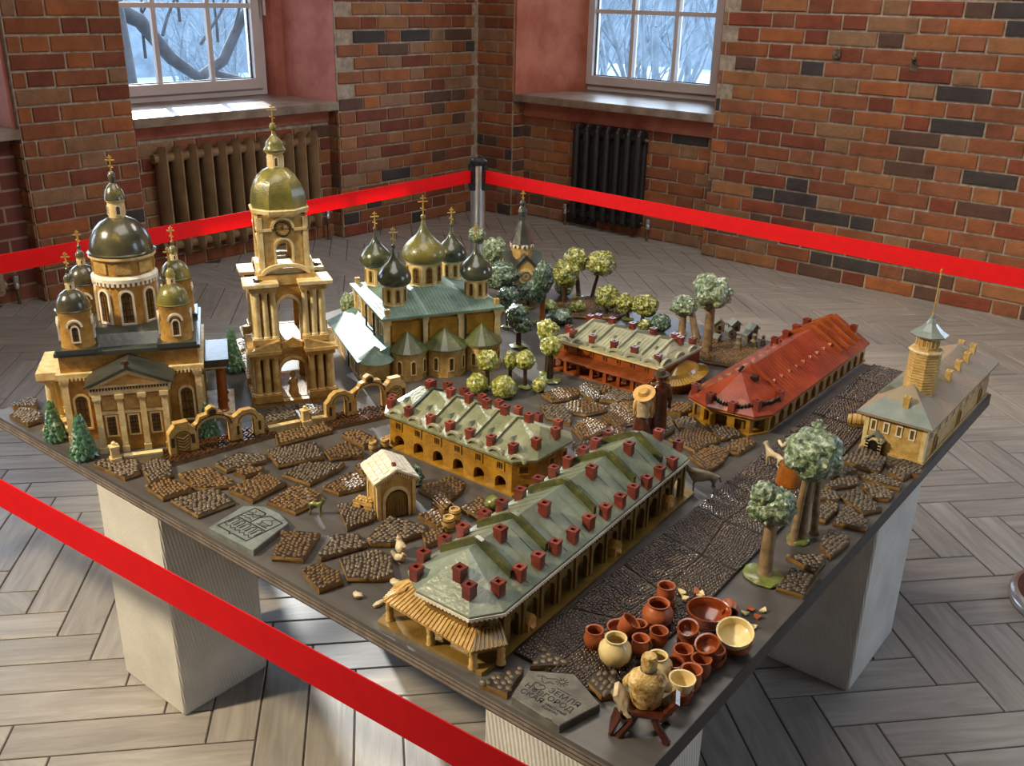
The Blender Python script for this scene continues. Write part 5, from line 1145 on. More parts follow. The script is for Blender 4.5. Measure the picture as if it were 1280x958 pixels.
SL = [
('k', [(0.562, 0.382), (0.586, 0.452), (0.518, 0.496), (0.497, 0.431)]),
('k', [(0.594, 0.472), (0.611, 0.513), (0.568, 0.54), (0.526, 0.504)]),
('h', [(0.103, 0.65), (0.117, 0.672), (0.049, 0.721), (0.037, 0.691)]),
('h', [(0.231, 0.562), (0.256, 0.569), (0.135, 0.661), (0.129, 0.63)]),
('h', [(0.113, 0.565), (0.128, 0.578), (0.047, 0.636), (0.045, 0.608)]),
('f', [(0.56, 0.016), (0.563, 0.05), (0.515, 0.077), (0.447, 0.063), (0.453, 0.008)]),
('f', [(0.616, 0.041), (0.625, 0.09), (0.559, 0.122), (0.526, 0.104), (0.546, 0.061)]),
('f', [(0.698, 0.018), (0.711, 0.069), (0.697, 0.082), (0.625, 0.072), (0.629, 0.023)]),
('f', [(0.706, 0.086), (0.727, 0.099), (0.757, 0.141), (0.743, 0.155), (0.65, 0.161), (0.629, 0.098)]),
('f', [(0.809, 0.023), (0.816, 0.104), (0.737, 0.113), (0.715, 0.025)]),
('f', [(0.691, 0.175), (0.718, 0.256), (0.697, 0.275), (0.641, 0.245), (0.648, 0.177)]),
('f', [(0.742, 0.184), (0.751, 0.226), (0.74, 0.235), (0.707, 0.207), (0.711, 0.178)]),
('f', [(0.84, 0.128), (0.835, 0.218), (0.761, 0.218), (0.768, 0.126)]),
('f', [(0.758, 0.259), (0.801, 0.351), (0.728, 0.389), (0.68, 0.289)]),
('f', [(0.672, 0.327), (0.71, 0.456), (0.661, 0.478), (0.623, 0.359)]),
('f', [(0.872, 0.25), (0.866, 0.334), (0.855, 0.361), (0.787, 0.302), (0.797, 0.239)]),
('f', [(0.815, 0.355), (0.859, 0.412), (0.846, 0.424), (0.779, 0.438), (0.776, 0.373)]),
('f', [(0.829, 0.444), (0.814, 0.495), (0.744, 0.497), (0.741, 0.456)]),
('f', [(0.947, 0.262), (0.967, 0.315), (0.934, 0.354), (0.897, 0.339), (0.904, 0.257)]),
('f', [(0.941, 0.154), (0.942, 0.213), (0.923, 0.236), (0.854, 0.234), (0.864, 0.145)]),
('f', [(1.065, 0.178), (1.075, 0.236), (1.067, 0.252), (1.003, 0.258), (0.979, 0.229)]),
('f', [(1.14, 0.167), (1.168, 0.191), (1.188, 0.263), (1.178, 0.282), (1.096, 0.262), (1.121, 0.178)]),
('f', [(1.107, 0.077), (1.136, 0.163), (1.097, 0.178), (1.062, 0.148), (1.097, 0.079)]),
('f', [(1.037, 0.021), (1.087, 0.051), (1.042, 0.13), (0.978, 0.093)]),
('f', [(1.181, 0.007), (1.194, 0.052), (1.167, 0.065), (1.117, 0.061), (1.11, 0.028)]),
('f', [(1.192, 0.062), (1.238, 0.101), (1.249, 0.122), (1.196, 0.163), (1.161, 0.161), (1.135, 0.096)]),
('f', [(1.145, 0.368), (1.131, 0.435), (1.113, 0.466), (1.071, 0.468), (1.054, 0.382)]),
('f', [(1.231, 0.374), (1.221, 0.416), (1.181, 0.438), (1.179, 0.376)]),
('f', [(1.213, 0.295), (1.201, 0.341), (1.14, 0.346), (1.135, 0.3)]),
('f', [(1.223, 0.228), (1.231, 0.272), (1.202, 0.294), (1.187, 0.257)]),
('f', [(0.917, 0.357), (0.909, 0.386), (0.876, 0.397), (0.884, 0.364)]),
('n', [(1.618, 0.115), (1.616, 0.128), (1.571, 0.131), (1.582, 0.081)]),
('n', [(1.595, 0.008), (1.579, 0.069), (1.569, 0.061), (1.549, 0.001)]),
('n', [(1.704, 0.094), (1.72, 0.117), (1.69, 0.15), (1.669, 0.135), (1.672, 0.105)]),
('w', [(0.029, 0.04), (0.066, 0.078), (0.045, 0.094), (0.009, 0.102), (0.005, 0.046)]),
('w', [(0.151, 0.015), (0.151, 0.049), (0.099, 0.07), (0.045, 0.055), (0.065, 0.014)]),
('m', [(0.99, 0.939), (1.015, 0.981), (1.017, 1.021), (0.989, 1.044), (0.949, 1.017), (0.943, 0.957)]),
('m', [(1.018, 1.03), (1.068, 1.013), (1.072, 1.039), (1.022, 1.098), (0.987, 1.108), (0.98, 1.061)]),
('m', [(1.063, 1.062), (1.053, 1.117), (1.03, 1.119), (1.026, 1.093)]),
('m', [(1.118, 1.042), (1.143, 1.078), (1.121, 1.113), (1.058, 1.102), (1.078, 1.022)]),
('m', [(1.059, 0.912), (1.102, 0.925), (1.129, 0.982), (1.115, 1.002), (1.04, 0.999), (1.021, 0.941)]),
('m', [(1.136, 0.999), (1.187, 1.007), (1.191, 1.047), (1.156, 1.09), (1.111, 1.021)]),
('m', [(1.2, 0.916), (1.218, 0.965), (1.193, 1.006), (1.14, 0.992), (1.136, 0.948)]),
('m', [(1.04, 0.85), (1.103, 0.857), (1.087, 0.894), (1.021, 0.941), (0.981, 0.899)]),
('m', [(1.176, 0.804), (1.192, 0.882), (1.168, 0.922), (1.12, 0.914), (1.121, 0.84)]),
('m', [(1.215, 0.87), (1.237, 0.889), (1.221, 0.921), (1.202, 0.913), (1.187, 0.898)]),
('m', [(1.217, 0.725), (1.215, 0.783), (1.193, 0.807), (1.171, 0.775)]),
('m', [(1.277, 1.083), (1.288, 1.12), (1.259, 1.163), (1.235, 1.13), (1.241, 1.076)]),
('m', [(1.311, 0.948), (1.313, 0.994), (1.262, 1.057), (1.264, 1.019)]),
('m', [(1.32, 1.007), (1.348, 1.032), (1.342, 1.053), (1.304, 1.096), (1.28, 1.047)]),
('m', [(1.405, 0.921), (1.424, 1.008), (1.361, 1.047), (1.33, 1.01), (1.33, 0.939)]),
('m', [(1.45, 0.87), (1.477, 0.843), (1.481, 0.909), (1.463, 0.987), (1.424, 0.977), (1.408, 0.891)]),
('m', [(1.424, 1.02), (1.447, 1.073), (1.427, 1.095), (1.376, 1.09), (1.364, 1.055)]),
('m', [(1.488, 0.977), (1.493, 1.051), (1.467, 1.064), (1.445, 1.027), (1.455, 0.965)]),
('r', [(1.765, 1.087), (1.756, 1.168), (1.692, 1.197), (1.672, 1.095)]),
('r', [(1.77, 1.135), (1.836, 1.133), (1.835, 1.188), (1.784, 1.193), (1.76, 1.156)]),
('r', [(1.696, 1.005), (1.724, 1.076), (1.701, 1.079), (1.681, 1.022)]),
('r', [(1.712, 0.951), (1.75, 1.006), (1.743, 1.033), (1.71, 1.025), (1.697, 0.96)]),
('r', [(1.786, 1.04), (1.825, 1.044), (1.82, 1.074), (1.771, 1.085), (1.734, 1.05)]),
('r', [(1.796, 0.967), (1.822, 0.982), (1.823, 1.018), (1.786, 1.034), (1.754, 1.01)]),
('r', [(1.71, 0.888), (1.746, 0.905), (1.738, 0.931), (1.708, 0.947), (1.698, 0.917)]),
('r', [(1.803, 0.89), (1.827, 0.931), (1.756, 0.989), (1.738, 0.931)]),
('r', [(1.732, 0.809), (1.758, 0.809), (1.757, 0.882), (1.738, 0.892), (1.709, 0.857)]),
('r', [(1.83, 0.83), (1.825, 0.864), (1.762, 0.903), (1.771, 0.815)]),
('r', [(1.815, 0.69), (1.821, 0.762), (1.814, 0.786), (1.774, 0.782), (1.786, 0.714)]),
('r', [(1.815, 0.62), (1.813, 0.669), (1.802, 0.686), (1.773, 0.663), (1.75, 0.641)]),
('r', [(1.827, 0.536), (1.824, 0.609), (1.778, 0.606), (1.781, 0.529)]),
('r', [(1.815, 1.098), (1.821, 1.129), (1.784, 1.144), (1.775, 1.112)]),
('b', [(1.142, 1.457), (1.251, 1.486), (1.245, 1.654), (1.089, 1.656), (1.009, 1.517)]),
('b', [(0.592, 1.519), (0.74, 1.62), (0.719, 1.749), (0.554, 1.781), (0.486, 1.62)]),
]
where = {'f': 'lying before the gates on the left', 'n': 'lying by the lettered plaque', 'w': 'on the bare left table corner', 'm': 'on the square between the arcades', 'r': 'along the right table edge', 'b': 'behind the rust orange arcade', 'k': 'behind the middle low wall', 'h': 'beside the fir behind the church'}
grp = {'f': 'cobble slabs before the gates', 'n': 'cobble slabs by the plaque', 'w': 'cobble slabs on the left corner', 'm': 'cobble slabs on the square', 'r': 'cobble slabs along the right edge', 'b': 'cobble slabs behind the rust arcade', 'k': 'cobble slabs behind the low wall', 'h': 'cobble slabs beside the far fir'}
ordn = ['first', 'second', 'third', 'fourth', 'fifth', 'sixth', 'seventh', 'eighth', 'ninth', 'tenth', 'eleventh', 'twelfth', 'thirteenth', 'fourteenth', 'fifteenth', 'sixteenth', 'seventeenth', 'eighteenth', 'nineteenth', 'twentieth', 'twenty-first', 'twenty-second', 'twenty-third', 'twenty-fourth', 'twenty-fifth', 'twenty-sixth', 'twenty-seventh', 'twenty-eighth', 'twenty-ninth', 'thirtieth']
def px_of(poly):
    q = pix((sum(p[0] for p in poly) / len(poly), sum(p[1] for p in poly) / len(poly), ZT)); return q[0]
for g in where:
    L = sorted([p for k, p in SL if k == g], key=px_of)
    for i, poly in enumerate(L):
        cx = sum(p[0] for p in poly) / len(poly); cy = sum(p[1] for p in poly) / len(poly); rr = random.Random(i * 7 + ord(g))
        lp = [(x - cx, y - cy) for x, y in poly]; dark = g in 'rnwh' or rr.random() < .35
        t = thing('cobbled_paver', '%s cobbled clay slab %s, %s from the left' % ('grey' if dark else 'brown', where[g], ordn[i]), 'slab', (cx, cy, ZT), 0, grp[g])
        z = .009 + rr.uniform(0, .003)
        mb = MB(); n = len(lp); mid = [(x * 1.03 + rr.uniform(-.001, .001), y * 1.03 + rr.uniform(-.001, .001), z * .5) for x, y in lp]
        mb.rings([[(x, y, 0) for x, y in lp], mid, [(x, y, z) for x, y in lp]]); mb.build('slab_body', SLABE if g in 'fmk' or rr.random() < .5 else SLABB, t)
        mb = MB(); mb.prism([(x * .99, y * .99) for x, y in lp], z - .001, z + .0005); mb.build('bed', BEDM, t)
        tag(cobbles(lp, z, .0105 if g != 'n' else .0135, .0030, i * 13 + ord(g)).build('cobbles', SLABW if dark else SLABB, t, 'all'), kind='stuff')
# main street of dark glossy tiles
cols = [1.535, 1.615, 1.705]; rows = [.095, .27, .42, .56, .70, .84, .98, 1.13, 1.29, 1.46, 1.62, 1.765]
rr = random.Random(77); gp = {}
for i in range(len(rows)):
    for j in range(3):
        gp[i, j] = (cols[j] + (rr.uniform(-.02, .02) if j == 1 else rr.uniform(-.004, .004)) - (.018 * i / 11 if j == 0 else (.0 if i < 4 else .012 * (i - 4))), rows[i] + (rr.uniform(-.03, .03) if 0 < i < 11 else 0))
n = 0
for i in range(len(rows) - 1):
    for j in range(2):
        q = [gp[i, j], gp[i, j + 1], gp[i + 1, j + 1], gp[i + 1, j]]; cx = sum(p[0] for p in q) / 4; cy = sum(p[1] for p in q) / 4
        lp = [((x - cx) * .985, (y - cy) * .985) for x, y in q]
        t = thing('street_paver', 'dark glossy cobbled street tile, %s row from the pots, %s half' % (ordn[i], 'arcade' if j == 0 else 'table edge'), 'slab', (cx, cy, ZT), 0, 'dark street tiles'); n += 1
        mb = MB(); mb.prism(lp, 0, .0065, .01); mb.build('slab_body', BEDM, t)
        tag(cobbles(lp, .0065, .0080, .0026, 500 + n, .66).build('cobbles', STREET, t, 'all'), kind='stuff')
# gates stand on glossy brown slabs
gslab('gate_paver', [(.50, .125), (.575, .115), (.625, .365), (.56, .375)], 'glossy brown cobbled slab under the left ornate gate')
gslab('gate_paver', [(.62, .485), (.695, .468), (.752, .63), (.70, .68)], 'glossy brown cobbled slab under the right ornate gate')
gate('sandy clay gate with leaf patterned door, left of the two gates', (.567, .245, ZT + .010), R(74))
gate('sandy clay gate half hidden by the golden arcade, right of the two gates', (.682, .585, ZT + .010), R(74), True)
def lowwall(a, b, label):
    a, b = Vector(a), Vector(b); d = b - a; mb = MB(); mb.box(0, -.006, 0, d.length, .006, .018); mb.box(0, -.0075, .018, d.length, .0075, .022)
    tag(mb.build('fence_segment', CREAM, None, False, (a.x, a.y, ZT), math.atan2(d.y, d.x)), label, 'model wall')
def gpost(x, y, label):
    mb = MB(); mb.cbox(0, 0, 0, .022, .022, .02); mb.cbox(0, 0, .02, .016, .016, .022); mb.cbox(0, 0, .042, .02, .02, .005); mb.lathe([(.006, .047), (.004, .05), (.005, .054), (0, .058)], 8)
    tag(mb.build('gate_post', CREAM, None, False, (x, y, ZT), R(74)), label, 'model post')
gpost(.478, .045, 'small cream post at the left end of the low wall'); lowwall((.487, .06), (.528, .128), 'short cream low wall beside the church portico')
lowwall((.602, .356), (.628, .425), 'cream low wall from the left gate to the middle post'); gpost(.633, .44, 'small cream post midway between the two gates'); lowwall((.638, .455), (.656, .487), 'cream low wall from the middle post to the right gate')
# ------------------------------------------------------------------ plaques
PLAQ = pm('grey_plaque_clay', hexc('7c8481'), hexc('636a68'), 40, .5, .4, 250)
PLAQ2 = pm('dark_plaque_clay', hexc('6e6b64'), hexc('504d48'), 40, .55, .4, 250)
LINE = pm('engraved_line', hexc('25231f'), hexc('2e2b27'), 60, .7)
t = thing('relief_plaque', 'grey green clay plaque with engraved emblem of bridge, bird and onion dome', 'plaque', (.913, .0615, ZT), R(0))
OUT = [(-.045, -.0555), (.085, -.0515), (.056, .0535), (.014, .0655), (-.029, .0635), (-.063, .0385)]
mb = MB(); mb.rings([[(x, y, 0) for x, y in OUT], [(x, y, .0115) for x, y in OUT], [(x * .985, y * .98, .013) for x, y in OUT]]); mb.build('plaque_body', PLAQ, t)
def strokes(lines, z, w, name, t, closed=False):
    mb = MB()
    for L in lines:
        for a, b in zip(L[:-1], L[1:]):
            a, b = Vector(a), Vector(b); d = b - a
            if d.length < 1e-6: continue
            mb.cbox((a.x + b.x) / 2, (a.y + b.y) / 2, z - .0006, d.length + w * .7, w, .0009, math.atan2(d.y, d.x))
    return tag(mb.build(name, LINE, t), kind='stuff')
def arcp(cx, cy, rx, ry, a0, a1, n=8): return [(cx + rx * math.cos(R(a0 + (a1 - a0) * k / n)), cy + ry * math.sin(R(a0 + (a1 - a0) * k / n))) for k in range(n + 1)]
fr = [(-.038, -.040), (-.038, .047), (-.008, .047)] + arcp(-.008, .041, .006, .006, 90, 0, 4) + [(.0, .0052)]
strokes([fr, [(-.038, -.040), (.0, -.040), (.004, -.0445), (.008, -.040), (.049, -.040), (.049, .044), (.011, .046), (.0055, .041), (.0, .030)], [(-.038, .0052), (.049, .0052)]], .0133, .0027, 'emblem_frame', t)
lines = []
for k in range(5):
    x = -.031 + k * .0172
    lines += [[(x - .003, -.02), (x - .003, -.004)] + arcp(x + .0025, -.004, .0055, .006, 180, 0, 6) + [(x + .008, -.02)], [(x - .001, -.018), (x - .001, -.008)], [(x - .003, -.02), (x - .001, -.018)]]
wv = [(-.036 + .0028 * k, -.027 + .003 * math.sin(k * 1.3)) for k in range(30)]; lines.append(wv)
strokes(lines, .0133, .0016, 'bridge_drawing', t)
strokes([[(-.034, .03), (-.026, .034), (-.022, .028), (-.012, .022), (-.006, .028), (-.004, .034), (-.008, .037), (-.012, .031), (-.02, .031), (-.026, .024), (-.032, .022)], [(-.036, .012), (-.028, .016), (-.022, .012), (-.014, .016), (-.005, .012)], [(-.028, .042), (-.022, .036)]], .0133, .0016, 'bird_drawing', t)
strokes([[(.016, .012), (.016, .02), (.012, .025), (.018, .032), (.026, .036), (.03, .043)], [(.026, .036), (.036, .031), (.04, .024), (.036, .02), (.036, .012)], [(.012, .012), (.042, .012)], [(.014, .022), (.038, .022)], [(.02, .012), (.02, .018)], [(.026, .012), (.026, .018)], [(.032, .012), (.032, .018)]], .0133, .0016, 'dome_drawing', t)
t = thing('lettered_plaque', 'dark clay plaque with engraved Cyrillic lettering, heart and sun at the near corner', 'plaque', (1.65, .05, ZT), 0)
OUT = [(-.045, -.044), (.045, -.049), (.064, .025), (-.003, .055), (-.062, .017)]
mb = MB(); mb.rings([[(x, y, 0) for x, y in OUT], [(x, y, .0125) for x, y in OUT], [(x * .98, y * .975, .014) for x, y in OUT]]); mb.build('plaque_body', PLAQ2, t)
def letters(s, x, y, width, h, nm):
    cu = bpy.data.curves.new(nm, 'FONT'); cu.body = s; cu.size = h * 1.38; cu.extrude = .0004; cu.resolution_u = 3
    o = bpy.data.objects.new(nm, cu); COL.objects.link(o); dg = bpy.context.evaluated_depsgraph_get(); me = bpy.data.meshes.new_from_object(o.evaluated_get(dg)); bpy.data.objects.remove(o)
    xs = [v.co.x for v in me.vertices]; w0, w1 = min(xs), max(xs); k = width / (w1 - w0)
    for v in me.vertices: v.co.x = (v.co.x - w0) * k
    me.materials.clear(); me.materials.append(LINE)
    return put(nm, me, t, (x - 1.65, y - .05, .0141))
letters('ЗЕМЛЯ', 1.640, .0475, .053, .0105, 'lettering')
letters('Н', 1.6065, .0345, .0085, .0105, 'lettering'); letters('ВГОРОД', 1.630, .0325, .062, .0105, 'lettering')
letters('СКАЯ', 1.608, .0205, .039, .010, 'lettering')
letters('КРАСОЧНЫЙ', 1.653, .0215, .036, .0048, 'lettering'); letters('КОНКУРС', 1.653, .0145, .027, .0048, 'lettering')
hx = lambda a: (.0006 * 16 * math.sin(a) ** 3, .0006 * (13 * math.cos(a) - 5 * math.cos(2 * a) - 2 * math.cos(3 * a) - math.cos(4 * a)))
strokes([[(-.027 + hx(2 * PI * k / 24)[0], -.003 + hx(2 * PI * k / 24)[1]) for k in range(25)], arcp(-.027, -.0125, .0035, .0035, 0, 360, 10)], .0142, .0011, 'heart_drawing', t)
sun = [arcp(-.006, .028, .0045, .0045, 0, 360, 10)] + [[(-.006 + .0062 * math.cos(k * PI / 5), .028 + .0062 * math.sin(k * PI / 5)), (-.006 + .0095 * math.cos(k * PI / 5), .028 + .0095 * math.sin(k * PI / 5))] for k in range(10)]
strokes(sun, .0142, .0011, 'sun_drawing', t)
strokes([[(-.043, .015), (-.036, .021), (-.028, .02), (-.022, .024), (-.017, .028)], [(-.036, .021), (-.034, .014), (-.027, .009)], [(-.024, .01), (-.02, .017), (-.013, .016)], [(-.003, .012), (.02, .012)]], .0142, .0009, 'bird_drawing', t)
strokes([[(.022, -.0485), (.026, -.048), (.03, -.0485)]], .0142, .001, 'maker_mark', t)

# ================================================================== trees, pots, figures, small things
CRG = pm('dark_green_crown_glaze', hexc('22352a'), hexc('47604a'), 130, .25, .9, 260, c3=hexc('9fb09a'), coat=.5, lo=.34, hi=.54)
CRY = pm('yellow_green_crown_glaze', hexc('46561c'), hexc('8b8f36'), 130, .22, .9, 260, c3=hexc('d0cc84'), coat=.5, lo=.3, hi=.5)
CRP = pm('pale_green_crown_glaze', hexc('2a3f28'), hexc('6f8262'), 130, .3, .9, 260, c3=hexc('bcc6a8'), coat=.4, lo=.32, hi=.52)
CRO = pm('olive_crown_glaze', hexc('36461e'), hexc('6f7433'), 130, .22, .9, 260, c3=hexc('c4c06c'), coat=.5, lo=.3, hi=.5)
TRK = pm('brown_trunk_glaze', hexc('4a3422'), hexc('2c1f16'), 60, .3, .5, 120, coat=.4)
TRKP = pm('pale_trunk_glaze', hexc('a08765'), hexc('6f5a41'), 50, .38, .6, 120, coat=.3)
MOSS = pm('moss_mound_glaze', hexc('7f8a3f'), hexc('565b2a'), 40, .35, .5, 120, c3=hexc('b1ab5c'), coat=.4)
FIRM = pm('fir_green_glaze', hexc('4f7a5f'), hexc('37644b'), 60, .3, .4, 160, c3=hexc('a9c4ae'), coat=.5, lo=.35, hi=.55)
CR = Vector((.780575, .624737, 0))
def ctree(x, y, h, rx, rz, crown, label, trunk=TRK, tr=.006, shift=0.0, mound=True, lumps=((0, 0, 0, 1),), seed=1, stems=None):
    t = thing('clay_tree', label, 'model tree', (x, y, ZT), 0, 'glazed clay trees')
    c = CR * shift
    for i, (sx, sy) in enumerate(stems or [(0, 0)]):
        mb = MB(); mb.tube([(sx, sy, -.0005), (sx, sy, .008), (sx * .8 + c.x * .3, sy * .8 + c.y * .3, h * .4), (c.x + sx * .5, c.y + sy * .5, h)], [tr * 1.7, tr * 1.1, tr, tr * .85], 10); mb.build('trunk', trunk, t, True)
    mb = MB()
    if mound:
        mb.blob((0, 0, .004), (tr * 3.4, tr * 3.0, .006), 2, .15, 2, seed); mb.v = [(a, b, max(0, z)) for a, b, z in mb.v]; mb.build('mound', MOSS, t, True)
    for i, (dx, dz, dy, s) in enumerate(lumps):
        mb = MB(); mb.blob((c.x + CR.x * dx, c.y + CR.y * dx, h + dz), (rx * s, rx * s, rz * s), 4 if rx > .025 else 3, .16, 2.2, seed + i, .11, 9.0); mb.build('crown', crown, t, True)
    return t
def bush(x, y, h, rx, rz, crown, label, seed=1):
    mb = MB(); mb.blob((0, 0, h), (rx, rx, rz), 3, .13, 2.2, seed, .07, 7.0); mb.v = [(a, b, max(0, z)) for a, b, z in mb.v]
    tag(mb.build('clay_bush', crown, None, True, (x, y, ZT)), label, 'model bush', 'glazed clay bushes')
ctree(.085, 1.70, .155, .03, .03, CRP, 'pale clay tree just before the chrome post', seed=1)
ctree(.175, 1.69, .115, .043, .05, CRP, 'pale bushy clay tree beside the spired chapel', seed=2, tr=.007)
ctree(.402, 1.452, .118, .058, .047, CRG, 'wide dark mushroom shaped clay tree before the spired chapel', seed=3, tr=.008)
ctree(.583, 1.434, .138, .033, .056, CRG, 'tall columnar dark clay tree with reddish trunk', RUSTW, .009, seed=4, lumps=((0, .012, 0, .95), (-.012, -.018, 0, .85)))
ctree(.522, 1.639, .11, .044, .044, CRO, 'round yellow green clay tree, nearer of an overlapping pair', seed=5, tr=.008)
ctree(.512, 1.738, .134, .042, .042, CRO, 'round yellow green clay tree, farther of an overlapping pair', seed=6, shift=-.018, tr=.008)
bush(.452, 1.735, .03, .032, .03, CRP, 'pale round clay bush behind the overlapping pair of trees', 7)
ctree(.527, 1.331, .096, .033, .036, CRG, 'dark glossy clay tree behind the two-lump tree', seed=8)
ctree(.662, 1.216, .085, .033, .028, CRG, 'dark clay tree with two stacked lumps near the cathedral', seed=9, lumps=((-.006, .018, 0, 1), (.006, -.012, 0, 1)), tr=.008)
bush(.621, 1.479, .022, .043, .027, CRG, 'long dark clay bush behind the rust arcade corner', 10); bush(.606, 1.598, .02, .031, .022, CRO, 'olive clay bush between the tree pair and the rust arcade', 11); bush(.524, 1.555, .018, .026, .02, CRO, 'small olive clay bush beside the columnar tree', 12)
ctree(.448, 1.535, .055, .038, .03, CRG, 'low dark clay tree between chapel and columnar tree', seed=13)
ctree(.855, 1.095, .128, .029, .028, CRY, 'yellow green clay tree at the rust arcade corner, farther one', seed=14)
ctree(.89, 1.063, .100, .028, .027, CRY, 'yellow green clay tree at the rust arcade corner, nearer one', seed=15, tr=.009)
ctree(.797, .912, .078, .029, .027, CRY, 'yellow green clay tree before the cathedral apse', seed=16)
ctree(.838, .957, .074, .020, .026, CRO, 'slim olive clay tree between two yellow green trees', seed=17, tr=.005)
ctree(.872, .977, .079, .025, .026, CRY, 'yellow green clay tree on a dark slim trunk', seed=18, tr=.0055)
bush(.803, .865, .028, .029, .03, CRY, 'bright green clay bush by the cathedral, left of two', 19); bush(.868, .893, .028, .033, .031, CRY, 'bright green clay bush by the cathedral, right of two', 20); bush(.913, .985, .018, .019, .021, CRY, 'small yellow clay bush right of the green bushes', 21)
ctree(.556, 1.752, .13, .047, .042, CRO, 'round clay tree leaning outwards at the far table edge', seed=22, shift=.028)
ctree(.695, 1.634, .066, .04, .039, CRO, 'round clay tree behind the rust arcade, leftmost of three', seed=23)
ctree(.765, 1.652, .055, .033, .031, CRO, 'round clay tree behind the rust arcade, middle of three', seed=24, shift=-.012)
ctree(.823, 1.641, .064, .042, .034, CRO, 'round clay tree behind the rust arcade, rightmost of three', seed=25, shift=.008)
ctree(1.108, 1.535, .186, .055, .05, CRP, 'tall pale clay tree with thick trunk beside the beehives', TRKP, .014, seed=26, mound=False)
ctree(.962, 1.65, .09, .038, .032, CRP, 'pale clay tree left of the tall pale tree', TRKP, .011, seed=27, mound=False, stems=[(0, 0), (.05, -.002)])
bush(.90, 1.625, .028, .03, .03, CRG, 'dark clay bush beside the pale trees', 28); bush(.86, 1.60, .018, .022, .018, CRO, 'small olive clay bush behind the rust arcade', 29)
ctree(1.745, .557, .152, .036, .034, CRP, 'grey green clay tree with three lumps at the right table edge', TRKP, .012, seed=30, lumps=((.004, -.006, 0, 1.0), (-.020, .018, 0, .62), (-.024, -.016, 0, .6)))
ctree(1.740, .715, .186, .053, .045, CRP, 'big green clay tree with twisted stems at the right table edge', TRKP, .007, seed=31, stems=[(-.004, -.012), (.006, .004), (.012, .05), (-.006, .02)], shift=.006)
ctree(.224, .834, .118, .023, .032, CRG, 'dark clay tree between bell tower and cathedral', seed=32); ctree(.198, .978, .09, .024, .037, CRP, 'pale clay tree against the cathedral side wall', seed=33)
def fir(x, y, h, r, label, seed):
    t = thing('clay_fir', label, 'model tree', (x, y, ZT), 0, 'green clay firs'); rr = random.Random(seed)
    mb = MB(); mb.lathe([(r * .9, 0), (r * .95, h * .12), (r * .7, h * .4), (r * .4, h * .72), (r * .12, h * .95), (0, h)], 14); mb.build('cone', FIRM, t, True)
    mb = MB()
    for j in range(8):
        z = h * (.1 + .105 * j); rad = r * (1.0 - .1 * j); n = max(4, 12 - j)
        for k in range(n):
            a = 2 * PI * (k + .5 * (j % 2)) / n + rr.uniform(-.1, .1); d = Vector((math.cos(a), math.sin(a), 0)); s = Vector((-d.y, d.x, 0)); w = r * .42
            b = d * rad * .6 + Vector((0, 0, z + h * .10)); tip = d * (rad * 1.25) + Vector((0, 0, z - h * .05))
            mb.add([tuple(b + s * w * .5), tuple(b - s * w * .5), tuple(tip), tuple(b + d * .003 + Vector((0, 0, .006))), tuple((b + tip) / 2 + s * w * .75), tuple((b + tip) / 2 - s * w * .75), tuple((b + tip) / 2 + d * .004 + Vector((0, 0, .003)))], [(0, 3, 6, 4), (3, 1, 5, 6), (4, 6, 2), (6, 5, 2), (0, 4, 5, 1), (4, 2, 5), (0, 1, 3)])
    tag(mb.build('boughs', FIRM, t), kind='stuff')
fir(.262, .024, .098, .023, 'green clay fir at the church corner, left of two', 1); fir(.393, .020, .104, .027, 'green clay fir by the church portico, right of two', 2); fir(.205, .552, .121, .026, 'green clay fir between church and bell tower', 3); fir(.135, .515, .085, .020, 'small green clay fir behind the church side porch', 4); fir(.506, .262, .085, .021, 'green clay fir behind the left ornate gate', 5)
# ------------------------------------------------------------------ pottery
TERRA = pm('terracotta', hexc('a85a34'), hexc('8a4526'), 30, .45, .25, 200, rand=.12, coat=.15)
TERRAG = pm('glazed_terracotta', hexc('9a4a22'), hexc('6f2f14'), 20, .18, .2, 120, coat=.7)
CRJ = pm('cream_pottery', hexc('e6d4a0'), hexc('cdb57c'), 24, .4, .2, 200, coat=.2)
def pot(x, y, z, h, rr, rb, r0, mat, label, kind='jar', tilt=(0, 0), name='clay_pot', grp='clay pots of the potter'):
    w = .0022
    if kind == 'jar': out = [(r0, 0), (rb * .93, h * .25), (rb, h * .45), (rb * .95, h * .65), (rr * .95, h * .9), (rr, h)]
    else: out = [(r0, 0), (rr * .8, h * .3), (rr * .96, h * .7), (rr, h)]
    inn = [(rr - w, h), (max(.002, out[-2][0] - w), h * .86), (max(.002, out[2][0] - w), h * .5), (max(.002, r0 - w), h * .12), (0, h * .1)]
    mb = MB(); mb.lathe([(0, 0)] + out + [(rr + .0006, h + .0006)] + inn, 24)
    o = mb.build(name, mat, None, True, (x, y, ZT + z)); o.rotation_euler = (tilt[0], tilt[1], 0)
    return tag(o, label, 'pot', grp)
SU = .0086
pot(1.627, .187, SU, .03, .0141, .017, .012, TERRA, 'terracotta jug nearest the long arcade')
pot(1.674, .174, SU, .045, .0168, .026, .016, CRJ, 'cream round jar at the front left of the pots')
pot(1.646, .232, SU, .02, .021, .022, .013, TERRA, 'lower terracotta bowl behind the cream jar', 'bowl'); pot(1.653, .228, SU + .017, .024, .0165, .017, .011, TERRA, 'tilted terracotta bowl resting in another behind the cream jar', 'bowl', (R(-22), R(28)))
pot(1.668, .254, SU, .024, .0127, .014, .01, TERRA, 'small terracotta cup behind the tilted bowl')
pot(1.693, .217, SU, .029, .0135, .0145, .01, TERRA, 'terracotta beaker directly behind the potter')
pot(1.703, .256, SU, .026, .0147, .0155, .011, TERRA, 'terracotta cup in front of the big round pot')
pot(1.674, .302, SU, .040, .018, .026, .016, TERRA, 'big round terracotta pot in the middle of the pots')
